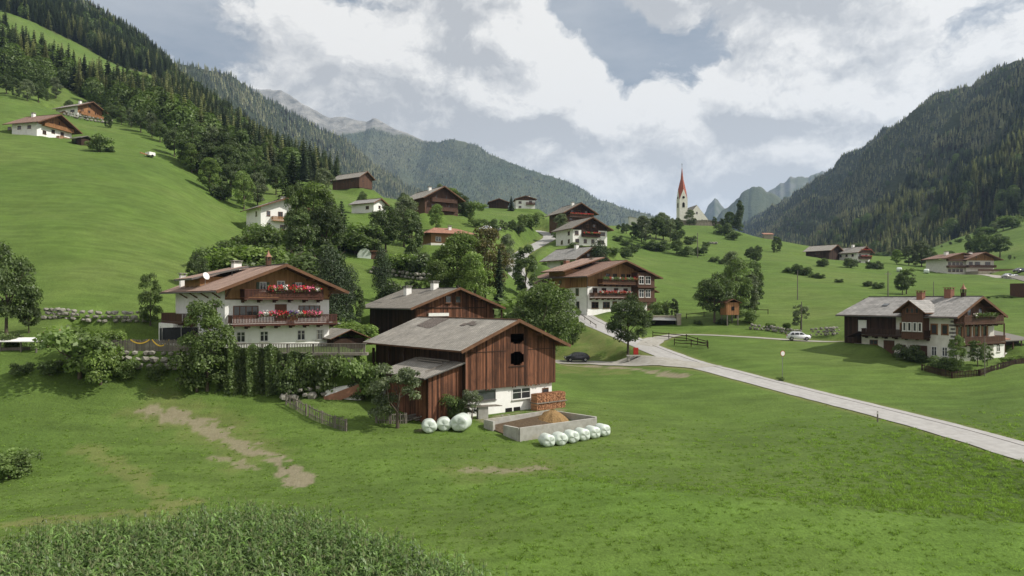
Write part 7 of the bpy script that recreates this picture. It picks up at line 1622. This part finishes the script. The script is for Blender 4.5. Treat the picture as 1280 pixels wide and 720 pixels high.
# ------------------------------------------------------------------ mid ground
def car(px, Y, rz, mat, label, s=1.0, dz=0):
    p = at(px, Y); root = empty('car', (p.x, p.y, p.z+dz+.03), R(rz), label, 'car'); L_, W_ = 4.1*s, 1.72*s
    prof = [(-2.0, .38), (-2.03, .62), (-1.95, .86), (-1.2, .98), (-.55, 1.42), (-.1, 1.5), (.8, 1.5), (1.35, 1.38), (1.85, 1.0), (2.0, .85), (2.02, .45), (1.95, .3), (-1.9, .28)]
    prof = [(x*L_/4.1, z) for x, z in prof]; bm = bmesh.new(); rings = []
    for (y, k, zk) in ((-W_/2, .0, 0), (-W_/2*.985, 0, 0), (-W_/2*.78, 1, .03), (0, 1, .05), (W_/2*.78, 1, .03), (W_/2*.985, 0, 0), (W_/2, 0, 0)):
        r_ = []
        for x, z in prof:
            yy = y
            if z > .95: yy = y*(1-.22*(z-.95)/.55)
            if abs(x) > 1.8: yy *= .93
            r_.append(bm.verts.new((x*(1 if k else .985), yy, z+(zk if z > .9 else 0))))
        rings.append(r_)
    for a, b in zip(rings[:-1], rings[1:]):
        for i in range(len(prof)): j = (i+1) % len(prof); bm.faces.new((a[i], a[j], b[j], b[i]))
    bm.faces.new(rings[0][::-1]); bm.faces.new(rings[-1]); bmesh.ops.recalc_face_normals(bm, faces=bm.faces)
    bmesh.ops.bevel(bm, geom=[e for e in bm.edges if e.calc_face_angle(0) > .5], offset=.04, segments=2, affect='EDGES'); me = bpy.data.meshes.new('body'); bm.to_mesh(me); bm.free(); me.materials.append(M[mat]); me.polygons.foreach_set('use_smooth', [True]*len(me.polygons)); link('body', me, root)
    q = L_/4.1
    for sgn in (-1, 1):
        mb = MB()
        for (x0, x1, t0, t1) in ((-.98, -.1, -.50, -.05), (0, .72, 0, .7), (.8, 1.5, .8, 1.22)):
            y0, y1 = sgn*(W_/2*.995+.004), sgn*(W_/2*.90+.004); P = [(x0*q, y0, .99), (x1*q, y0, .99), (t1*q, y1, 1.38), (t0*q, y1, 1.38)]; mb.poly(P if sgn < 0 else P[::-1])
        mb.build('side_window', M['car_glass'], root)
    mb = MB(); mb.poly([(-1.17*q, W_/2*.72, 1.03), (-1.17*q, -W_/2*.72, 1.03), (-.60*q, -W_/2*.66, 1.43), (-.60*q, W_/2*.66, 1.43)]); mb.build('windscreen', M['car_glass'], root)
    mb = MB(); mb.poly([(1.42*q, -W_/2*.68, 1.40), (1.80*q, -W_/2*.70, 1.10), (1.80*q, W_/2*.70, 1.10), (1.42*q, W_/2*.68, 1.40)]); mb.build('rear_window', M['car_glass'], root)
    for x in (-1.28, 1.25):
        for y in (-W_/2+.06, W_/2-.06):
            mb = MB(); mb.lathe([(.1, -.1), (.29, -.1), (.33, -.06), (.33, .06), (.29, .1), (.1, .1)], 18); w_ = mb.build('wheel', M['rubber'], root, (x*q, y, .33), (R(90), 0, 0)); mb = MB(); mb.lathe([(.02, -.115), (.19, -.112), (.2, -.1), (.2, .1), (.19, .112), (.02, .115)], 12); mb.build('rim', M['metal_grey'], w_)
    for y in (-.55, .55):
        mb = MB(); mb.box((-2.06*q, y-.17, .66), (-1.93*q, y+.17, .80)); mb.build('headlight', M['trim_white'], root); mb = MB(); mb.box((1.95*q, y-.15, .8), (2.04*q, y+.15, .95)); mb.build('tail_light', M['red'], root)
    return root
car(998, 127.6, 168, 'car_white', 'white hatchback driving on the lane beside the stone wall', .98, .1)
car(721, 119, 8, 'car_dark', 'dark parked car on the lane behind the barn roof edge', 1.0, .1)
for px, Y, m_, lab in ((607, 0, 'car_white', 'white car parked left of the grey one below the orchard'), (618, 0, 'car_grey', 'pale grey car parked below the orchard')): 
    yy = place(px, 289).y; car(px, yy, 12, m_, lab, 1.0, 0)
car(1267, 240, 20, 'car_white', 'white car parked right of the hotel'); car(1259, 243, 25, 'car_grey', 'grey car parked nearest the hotel'); car(1274, 246, 15, 'car_dark', 'dark car parked at the right edge by the hotel')
# white bales and boat-like wrapped rows on the slope
for i, px in enumerate((553, 557, 561, 565, 569, 573)):
    bale(px, 0, 208-i*.6, .65, 1.3, 80, 'white wrapped bale in the row below the brown timber house', 'white bales below the timber house')
for px, py in ((1124, 340), (1158, 342)): 
    p = place(px, py); bale(px, 0, p.y, .9, 1.6, 60, 'single white bale lying on the right meadow '+('in front of the red balconied farmhouse' if px < 1140 else 'in front of the hotel wing'), 'single white bales on the right meadow')
# tree house
p = at(916, 144); root = empty('tree_house', (p.x, p.y, p.z), R(15), 'orange wooden tree house on stilts under the dark trees', 'tree house')
mb = MB(); rs_ = random.Random(5); 
for k in range(12): mb.box((-1.4+k*.235, -.03*(k % 2), 2.1), (-1.4+(k+1)*.235-.01, .03, 4.6 if True else 4), rs_.uniform(.2, .8))
mb.build('front_planks', M['board_orange'], root)['kind'] = 'stuff'; mb = MB(); mb.box((-1.38, .04, 2.1), (1.38, 2.4, 4.5)); mb.build('wall', M['board_orange'], root)
mb = MB(); mb.box((-.3, -.06, 3.0), (.35, .01, 3.8)); mb.build('window', M['dark'], root)
for s in (-1, 1): mb = MB(); mb.hexa([(0, -.4, 5.2), (s*1.8, -.4, 4.45), (s*1.8, 2.8, 4.45), (0, 2.8, 5.2), (0, -.4, 5.3), (s*1.8, -.4, 4.55), (s*1.8, 2.8, 4.55), (0, 2.8, 5.3)]); mb.build('roof', M['bargeboard'], root)
for x in (-1.2, 1.2):
    for y in (.1, 2.2): mb = MB(); mb.box((-.09, -.09, -.4), (.09, .09, 2.1)); mb.build('stilt', M['grey_wood'], root, (x, y, 0))
# carport with pillar
p = at(832, 145.5); root = empty('carport', (p.x, p.y, p.z), R(2), 'dark carport opening with pale sagging cover below the guesthouse garden', 'carport')
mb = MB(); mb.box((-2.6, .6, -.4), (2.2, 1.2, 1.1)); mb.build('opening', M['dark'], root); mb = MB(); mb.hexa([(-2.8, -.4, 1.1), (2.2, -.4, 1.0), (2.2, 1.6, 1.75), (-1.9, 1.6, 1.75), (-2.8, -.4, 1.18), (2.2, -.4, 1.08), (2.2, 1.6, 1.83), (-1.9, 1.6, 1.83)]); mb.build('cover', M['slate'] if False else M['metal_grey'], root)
mb = MB(); mb.box((-2.6, 1.0, -.3), (2.2, 4.0, 2.0)); mb.build('earth_wall', M['stone_warm'], root); mb = MB(); mb.box((2.25, -.3, -.4), (3.1, .6, 2.3)); mb.build('pillar', M['stone_warm'], root); mb = MB(); mb.box((2.15, -.4, 2.3), (3.2, .7, 2.42)); mb.build('pillar_cap', M['concrete'], root)
# rail fences
def rail_fence(name, label, pts, h=1.1, mat='grey_wood', rails=(.95, .45), pw=.12):
    o0 = Vector(pts[0]); root = empty(name, tuple(o0), 0, label, 'fence')
    for q in pts: mb = MB(); mb.box((-pw/2, -pw/2, -.4), (pw/2, pw/2, h+.1)); mb.build('post', M[mat], root, Vector(q)-o0)
    for a, b in zip(pts[:-1], pts[1:]):
        for z in rails: mb = MB(); mb.beam(Vector(a)-o0+Vector((0, 0, z)), Vector(b)-o0+Vector((0, 0, z)), .07, .13); mb.build('rail', M[mat], root)
rail_fence('rail_fence', 'dark wooden rail fence across the corner below the lane', [place(x, y) for x, y in ((816,422),(836,424),(858,426.5),(872,431),(884,434))], mat='board_dark')
rail_fence('rail_fence', 'shorter lower rail fence in front of the longer one', [place(x, y) for x, y in ((843,432),(864,433.5),(885,436))], mat='board_dark')
rail_fence('guard_rail', 'low rail along the inner edge of the road above the grass bank', [at(x, Y) for x, Y in ((724,149),(731,144.5),(738,140),(745,136))], .7, 'grey_wood', (.65,))
rail_fence('rail_fence', 'thin rail fence on the slope behind the tree house', [at(x, Y) for x, Y in ((858,152),(880,153),(900,154),(925,154),(960,153))], 1.0, 'board_dark', (.9,))
# bench, planter with red flowers
p = place(794, 449); root = empty('bench', (p.x-.3, p.y, p.z), R(5), 'grey stone bench under the rounded tree at the junction', 'bench')
mb = MB(); mb.box((-1.1, -.4, .42), (1.1, .4, .58)); mb.build('seat', M['concrete'], root)
for x in (-.8, .8): mb = MB(); mb.box((-.18, -.3, -.3), (.18, .3, .42)); mb.build('leg', M['concrete'], root, (x, 0, 0))
root = empty('wayside_post', (p.x+.25, p.y+.9, p.z), 0, 'bright red post box on a stand behind the stone bench', 'post box')
mb = MB(); mb.box((-.38, -.2, .6), (.38, .2, 1.7)); mb.build('box', M['red'], root); mb = MB(); mb.box((-.06, -.06, -.3), (.06, .06, .6)); mb.build('stand', M['iron'], root)
# signs and poles
p = place(978, 474); root = empty('road_sign', p, R(20), 'round road sign with red rim on a thin grey post', 'road sign')
mb = MB(); mb.tube((0, 0, -.3), (0, 0, 3.6), .035); mb.build('post', M['metal_grey'], root); mb = MB(); mb.lathe([(.30, -.01), (.30, .02)], 20); f_ = mb.build('sign_face', M['trim_white'], root, (0, -.06, 3.35), (R(90), 0, 0)); mb = MB(); mb.lathe([(.36, -.01), (.36, .012)], 20); mb.build('sign_rim', M['red'], root, (0, -.05, 3.35), (R(90), 0, 0))
T('bushg', 976, 476, 470, 'small weed clump at the foot of the road sign post', None, 1.5, name='bush', cat='bush')
p = place(1097, 528); root = empty('marker_post', p, 0, 'short reflector post at the meadow side of the road', 'marker post'); mb = MB(); mb.box((-.06, -.03, -.2), (.06, .03, 1.05)); mb.build('post', M['grey_wood'], root); mb = MB(); mb.box((-.065, -.045, .8), (.065, -.031, .98)); mb.build('reflector', M['trim_white'], root)
def pole(px, base, top, label, Y=None, arms=0, r=.13, group=None):
    p = place(px, base) if Y is None else at(px, Y); h = CZ-(top-H)/F*p.y-p.z; root = empty('utility_pole', p, R(20), label, 'pole', group)
    mb = MB(); mb.tube((0, 0, -.5), (0, 0, h), r, r*.7, 8); mb.build('pole', M['grey_wood'], root)
    for k in range(arms): mb = MB(); mb.box((-.9, -.06, h-.7-k*.8), (.9, .06, h-.56-k*.8)); mb.build('crossarm', M['grey_wood'], root)
    return p+Vector((0, 0, h))
pole(997, 375, 338, 'wooden pole in the meadow behind the bush row', None, 0, .12); pole(1002, 412, 377, 'wooden pole beside the small open tree behind the white car', 138, 0, .11)
pole(1110, 374, 339, 'tall pole with crossarm rising behind the farmhouse roof', 165, 1, .14); pole(1167, 372, 352, 'thin pole behind the farmhouse chimneys', 168, 0, .10); pole(872, 322, 291, 'pole on the grass below the church', None, 0, .16); pole(1231, 456, 420, 'green post in front of the farmhouse gable', 93, 0, .06)
pA = pole(421, 392, 372, 'short pole behind the chalet garden', 108, 1, .1); 
mb = MB()
pB = pt(652, 372, 118)
for i in range(24):
    a, b = i/24, (i+1)/24; f2 = lambda t: Vector(pA).lerp(pB, t)-Vector((0, 0, 1.1*4*t*(1-t))); mb.tube(f2(a), f2(b), .028, n=4, cap=False)
tag(mb.build('power_line', M['iron']), 'thin cable sagging across the trees behind the back barn', 'cable')
# farmhouse annex, neighbours at the right edge
fx, fy, fa, fw_, fl_, fz_ = SITES['farmhouse']
def fpt(u, v, z): return (fx+u*math.cos(fa)-v*math.sin(fa), fy+u*math.sin(fa)+v*math.cos(fa), fz_+z)
root = empty('annex', fpt(8.0, 1.2, 0), fa, 'small white annex with tan roof at the right side of the farmhouse', 'annex')
mb = MB(); mb.box((-2.9, 0, -1.5), (2.3, 4.5, 2.6)); mb.build('wall', M['plaster'], root); mb = MB(); mb.hexa([(-2.9, -.6, 2.6), (2.8, -.6, 2.6), (2.8, 5, 3.6), (-2.9, 5, 3.6), (-2.9, -.6, 2.75), (2.8, -.6, 2.75), (2.8, 5, 3.75), (-2.9, 5, 3.75)]); mb.build('roof', M['copper'], root)
for u in (-1.4, .6): window(root, 1, 1, 'F', u, 1.4, .9, 1.1, 2, 'trim_white')
root = empty('open_shed', fpt(13.2, 2.0, 0), fa, 'low open shed with grey roof and dark bays at the right edge', 'shed')
mb = MB(); mb.box((-2.4, 1.0, -1.5), (5, 4.5, 2.2)); mb.build('wall', M['board_dark'], root); mb = MB(); mb.hexa([(-2.9, -.8, 2.3), (5.6, -.8, 2.3), (5.6, 5, 3.5), (-2.9, 5, 3.5), (-2.9, -.8, 2.45), (5.6, -.8, 2.45), (5.6, 5, 3.65), (-2.9, 5, 3.65)]); mb.build('roof', M['shingle'], root)
for x in (-2.3, .1, 2.5): mb = MB(); mb.box((-.08, -.08, -1), (.08, .08, 2.3)); mb.build('post', M['board_brown'], root, (x, -.5, 0))
mb = MB(); mb.box((-2.4, -.2, -1.2), (5, .2, .5)); mb.build('low_wall', M['plaster'], root)
site_ = at(1282, 165); root = empty('wooden_shed', (site_.x+2.2, site_.y, site_.z), R(20), 'brown shed with grey roof at the right edge above the farmhouse', 'shed')
mb = MB(); mb.box((-2.6, 0, -1), (2.6, 4, 3.2)); mb.build('wall', M['board_brown'], root); mb = MB(); mb.hexa([(-3.3, -.8, 3.2), (3.3, -.8, 3.2), (3.3, 5, 5), (-3.3, 5, 5), (-3.3, -.8, 3.35), (3.3, -.8, 3.35), (3.3, 5, 5.15), (-3.3, 5, 5.15)]); mb.build('roof', M['shingle'], root); mb = MB(); mb.box((-3.6, -2.2, -2.2), (2.4, -1.2, .2)); mb.build('porch', M['board_dark'], root)
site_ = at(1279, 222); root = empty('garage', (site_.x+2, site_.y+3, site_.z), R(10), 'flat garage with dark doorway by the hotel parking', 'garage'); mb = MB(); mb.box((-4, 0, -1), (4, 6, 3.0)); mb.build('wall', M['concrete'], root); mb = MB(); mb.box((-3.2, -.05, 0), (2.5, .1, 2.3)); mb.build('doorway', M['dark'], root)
# pieces on the slopes
p = pt(455.5, 311, 165); root = empty('white_dome', (p.x, p.y, zt(p.x, p.y)-.2), R(15), 'white rounded plastic tunnel beside the small brown shed', 'plastic tunnel')
mb = MB(); n = 12
for k in range(8):
    for i in range(n):
        f3 = lambda a, y: (1.65*math.cos(a), y, 2.5*math.sin(a)**.8); a, b = math.pi*i/n, math.pi*(i+1)/n; y0, y1 = k*.4, (k+1)*.4; mb.poly([f3(a+1e-6, y0), f3(b-1e-6, y0), f3(b-1e-6, y1), f3(a+1e-6, y1)])
mb.poly([(1.65*math.cos(math.pi*i/n), 0, 2.5*max(0, math.sin(math.pi*i/n))**.8) for i in range(n+1)]); mb.build('cover', M['wrap'], root)
p = pt(472, 310, 166); root = empty('small_shed', (p.x, p.y, zt(p.x, p.y)-.2), R(25), 'small brown shed right of the white plastic tunnel', 'shed'); mb = MB(); mb.box((-1.5, 0, -.6), (1.5, 2.4, 2.0)); mb.build('wall', M['board_brown'], root); mb = MB(); mb.hexa([(-1.8, -.4, 2.0), (1.8, -.4, 2.0), (1.8, 2.8, 2.3), (-1.8, 2.8, 2.3), (-1.8, -.4, 2.12), (1.8, -.4, 2.12), (1.8, 2.8, 2.42), (-1.8, 2.8, 2.42)]); mb.build('roof', M['bargeboard'], root)
p = place(108, 182); root = empty('field_hut', p, R(70), 'dark field hut right of the lower hill chalet', 'hut'); mb = MB(); mb.box((-1.8, 0, -1), (1.8, 4, 2.0)); mb.build('wall', M['board_dark'], root)
for s in (-1, 1): mb = MB(); mb.hexa([(0, -.6, 2.9), (s*2.4, -.6, 1.9), (s*2.4, 4.6, 1.9), (0, 4.6, 2.9), (0, -.6, 3.05), (s*2.4, -.6, 2.05), (s*2.4, 4.6, 2.05), (0, 4.6, 3.05)]); mb.build('roof', M['shingle'], root)
p = place(188, 197); root = empty('hay_trailer', p, R(60), 'small trailer with orange drawbar parked on the left meadow', 'trailer'); mb = MB(); mb.box((-1, -1, .5), (1, 1, 1.5)); mb.build('body', M['plaster'], root); mb = MB(); mb.beam((-3.4, 0, .9), (-1, 0, .6), .3, .3); mb.build('drawbar', M['board_orange'], root)
for y in (-1.05, 1.05): mb = MB(); mb.lathe([(.4, -.1), (.4, .1)], 12); mb.build('wheel', M['rubber'], root, (0, y, .35), (R(90), 0, 0))
p = place(119, 52); root = empty('forest_chalet', (p.x, p.y, p.z-1), R(60), 'tiny red and white house in the high glade of the left forest', 'house')
mb = MB(); mb.box((-5, 0, -3), (5, 8, 4)); mb.build('wall', M['plaster'], root); mb = MB(); mb.box((-5.1, -.1, 4), (5.1, 8.1, 6.5)); mb.build('upper_floor', M['board_brown'], root)
for s in (-1, 1): mb = MB(); mb.hexa([(0, -1.5, 9), (s*6.5, -1.5, 6.3), (s*6.5, 9.5, 6.3), (0, 9.5, 9), (0, -1.5, 9.3), (s*6.5, -1.5, 6.6), (s*6.5, 9.5, 6.6), (0, 9.5, 9.3)]); mb.build('roof', M['tile_brown'], root)
p = place(203, 95); root = empty('forest_hut', (p.x, p.y, p.z-1), R(60), 'tan hut at the lower end of the high forest glade', 'hut')
mb = MB(); mb.box((-3.5, 0, -3), (3.5, 6, 5)); mb.build('wall', M['board_honey'], root)
for s in (-1, 1): mb = MB(); mb.hexa([(0, -1, 7), (s*4.5, -1, 4.8), (s*4.5, 7, 4.8), (0, 7, 7), (0, -1, 7.3), (s*4.5, -1, 5.1), (s*4.5, 7, 5.1), (0, 7, 7.3)]); mb.build('roof', M['bargeboard'], root)
# church surroundings
cw_ = [at(x, Y) for x, Y in ((838, 432), (860, 430), (884, 430), (906, 431))]; root = empty('churchyard_wall', cw_[0], 0, 'grey churchyard wall along the hilltop', 'wall')
for a, b in zip(cw_[:-1], cw_[1:]): mb = MB(); a_ = a-cw_[0]; b_ = b-cw_[0]; mb.beam((a_.x, a_.y, a_.z+1.2), (b_.x, b_.y, b_.z+1.2), .6, 4.2); mb.build('wall_section', M['stone_warm'], root); mb = MB(); mb.beam((a_.x, a_.y, a_.z+3.4), (b_.x, b_.y, b_.z+3.4), 1.0, .25); mb.build('coping', M['shingle'] if False else M['concrete'], root)
p = pt(801, 282, 450); root = empty('parish_building', (p.x, p.y, 58), R(-5), 'pale plain building left of the church', 'building'); mb = MB(); mb.hexa([(-7, 0, -4), (7, 0, -4), (7, 9, -4), (-7, 9, -4), (-7, 0, 8.6), (7, 0, 5.6), (7, 9, 5.6), (-7, 9, 8.6)]); mb.build('wall', M['plaster_warm'], root); mb = MB(); mb.hexa([(-7.3, -.3, 8.6), (7.3, -.3, 5.6), (7.3, 9.3, 5.6), (-7.3, 9.3, 8.6), (-7.3, -.3, 8.9), (7.3, -.3, 5.9), (7.3, 9.3, 5.9), (-7.3, 9.3, 8.9)]); mb.build('roof', M['slate'] if False else M['metal_grey'], root)
p = place(891, 305); root = empty('rock_outcrop', p, 0, 'pale rock lying in bushes on the church hill', 'rock'); 
for k in range(3): link('rock', ROCK[k], root, (k*1.5-1.5, 0, .4), (0, 0, k), (2.4, 1.8, 1.6))
p = place(961, 299); root = empty('hay_barn', p, 0, 'tiny pale hut at the shoulder of the church hill', 'hut'); mb = MB(); mb.box((-2.4, 0, -1), (2.4, 3, 2.4)); mb.build('wall', M['stone_warm'], root); mb = MB(); mb.hexa([(-2.8, -.4, 2.4), (2.8, -.4, 2.4), (2.8, 3.4, 3.4), (-2.8, 3.4, 3.4), (-2.8, -.4, 2.6), (2.8, -.4, 2.6), (2.8, 3.4, 3.6), (-2.8, 3.4, 3.6)]); mb.build('roof', M['copper'], root)

# ------------------------------------------------------------------ maize field
def corn_plant(seed):
    rs_ = random.Random(seed); h = rs_.uniform(1.9, 2.3); mb = MB(); mb.tube((0, 0, 0), (rs_.uniform(-.05, .05), rs_.uniform(-.05, .05), h), .018, .008, 4, .3, cap=False)
    for k in range(12):
        z = .25+k*(h-.35)/12; a = k*math.pi+rs_.uniform(-.7, .7)+seed; L_ = rs_.uniform(.5, .85)*(1-.35*max(0, k-8)/4); ca, sa = math.cos(a), math.sin(a); tt = rs_.uniform(.2, 1.); up = rs_.uniform(.5, .95); pr = None
        for j in range(5):
            t = j/4; x = L_*t*.85; zz = z+up*L_*t*1.3-1.05*L_*t*t*rs_.uniform(.95, 1.15); w_ = .075*(1-t*.9)*(1 if j else .6); q = ((ca*x-sa*w_, sa*x+ca*w_, zz+.01), (ca*x+sa*w_, sa*x-ca*w_, zz))
            if pr: mb.poly([pr[0], pr[1], q[1], q[0]], tt)
            pr = q
    for k in range(3): a = k*2.1; mb.tube((0, 0, h-.02), (.1*math.cos(a), .1*math.sin(a), h+.16+.05*(k % 2)), .012, .004, 3, .8, cap=False, m=1)
    return mb.mesh('maize_plant', [M['corn'], M['corn_tassel']])
CC = proto_coll('maize', [corn_plant(i) for i in range(6)])
rs = np.random.RandomState(12); gx_ = np.arange(-48, 6, .26); gy_ = np.arange(24, 44, .62); GX, GY = np.meshgrid(gx_, gy_); GX = GX.ravel()+rs.uniform(-.06, .06, GX.size); GY = GY.ravel()+rs.uniform(-.07, .07, GY.size); th = R(18); RX = GX*math.cos(th)-(GY-34)*math.sin(th); RY = 34+GX*math.sin(th)*.0+(GY-34)
pxc = 640+F*GX/GY; tipr = np.interp(pxc, [-400, 0, 60, 130, 200, 250, 300, 340, 380, 420, 460, 500, 540, 580, 620, 660, 720], [682, 660, 648, 642, 636, 625, 621, 622, 627, 634, 646, 660, 674, 688, 707, 731, 788])
zc = z_at(GX, GY); tip = H+(CZ-zc-2.25)/GY*F; ok_ = (tip > tipr+(fbm(GX/2, GY/2, 5)-.5)*7) & (pxc > -420)
P = np.stack([GX, GY, zc-.03], -1)[ok_]; s = rs.uniform(.82, 1.1, len(P)); tag(scatter('maize_field', P, s, s, rs.randint(0, 6, len(P)), CC, M['corn'], .09, 9), 'tall green maize crop filling the lower left corner', 'maize', kind='stuff')
print('MAIZE', len(P))
# ------------------------------------------------------------------ grass tufts
def tuft(seed, n, h, sp):
    rs_ = random.Random(seed); mb = MB()
    for k in range(n):
        a = rs_.uniform(0, 6.28); x, y = rs_.uniform(-sp, sp), rs_.uniform(-sp, sp); hh = h*rs_.uniform(.5, 1.2); lx, ly = rs_.uniform(-1., 1.)*hh, rs_.uniform(-1., 1.)*hh; w_ = .028; tt = rs_.uniform(.1, 1)
        mb.poly([(x-math.cos(a)*w_, y-math.sin(a)*w_, 0), (x+math.cos(a)*w_, y+math.sin(a)*w_, 0), (x+lx, y+ly, hh)], tt)
    return mb.mesh('grass_tuft', M['grass'])
M['grass'] = leaf_mat('grass_blades', (.235,.335,.080), (.165,.245,.058), .5, .25, .15, .0)
GC = proto_coll('grass', [tuft(1, 26, .10, .16), tuft(2, 22, .13, .14), tuft(3, 34, .09, .22), tuft(4, 30, .26, .2), tuft(5, 26, .32, .24)])
N = 190000; pxg = rs.uniform(-60, 1340, N); yg = 33+47*rs.rand(N)**.8; xg = (pxg-640)/F*yg; zg = z_at(xg, yg)
gi = lambda arr: arr[np.clip(np.searchsorted(gy, yg), 0, rows-1), np.clip(np.searchsorted(gx, pxg), 0, cols_-1)]
dd, rr_, dr_ = gi(dirt), gi(rough), gi(dry); cl = fbm(xg/1.1, yg/1.1, 91, 3)
okg = (dd < .45+rs.rand(N)*.3) & (rs.rand(N) < np.clip(.07+(cl-.5)*.04+rr_*.14, .02, 1)*np.interp(yg, [33, 52, 79], [1, .8, 0])) 
for nm in ('road', 'barn_lane'):
    Q, wd, sf = ROADS[nm]; d_, _ = polydist(xg, yg, Q); okg &= d_ > wd/2+.15
for (x, y, hw, hl, a, pz, soft) in PADS:
    c, s_ = math.cos(a), math.sin(a); u = np.abs((xg-x)*c+(yg-y)*s_)-hw+.8; v = np.abs(-(xg-x)*s_+(yg-y)*c)-hl+.8; okg &= ~((u < 0) & (v < 0))
okg &= ~inpoly(pxg, H+(CZ-zg)/yg*F, [(606, 535), (649, 552), (745, 533), (690, 517)])
P = np.stack([xg, yg, zg-.01], -1)[okg]; rk2 = rr_[okg]; pk = np.where((rs.rand(len(P)) < rk2*.35) | (rs.rand(len(P)) < .012), rs.randint(3, 5, len(P)), rs.randint(0, 3, len(P))); s = rs.uniform(.55, 1.0, len(P))
tag(scatter('meadow_grass', P, s, s, pk, GC, M['grass'], .1, 10), 'short green meadow grass with rougher tufts', 'grass', kind='stuff')
print('GRASS', len(P))

# every member of a row gets its place in it
WORDS = ['leftmost', 'second from the left', 'third from the left', 'fourth from the left', 'fifth from the left', 'sixth from the left', 'seventh from the left', 'eighth from the left', 'ninth from the left', 'tenth from the left', 'eleventh from the left', 'twelfth from the left', 'thirteenth from the left', 'fourteenth from the left', 'fifteenth from the left', 'sixteenth from the left']
WR = ['rightmost'] + [w.replace('left', 'right') for w in WORDS[1:]]
for lab, lst in ORD.items():
    lst.sort(key=lambda q: q[0]); n = len(lst)
    if n < 2: continue
    for i, (px, o) in enumerate(lst): o['label'] = lab + ', ' + (WORDS[i] if i < (n+1)//2 else WR[n-1-i])
for i, o in enumerate(sorted([o for o in SC.objects if o.get('group') == 'white bales below the timber house'], key=lambda o: o.location.x)): o['label'] = 'white wrapped bale, %s of the row below the brown timber house' % WORDS[i]
for o in list(SC.objects):
    if o.get('category') and not o.get('kind'): o['kind'] = 'thing'
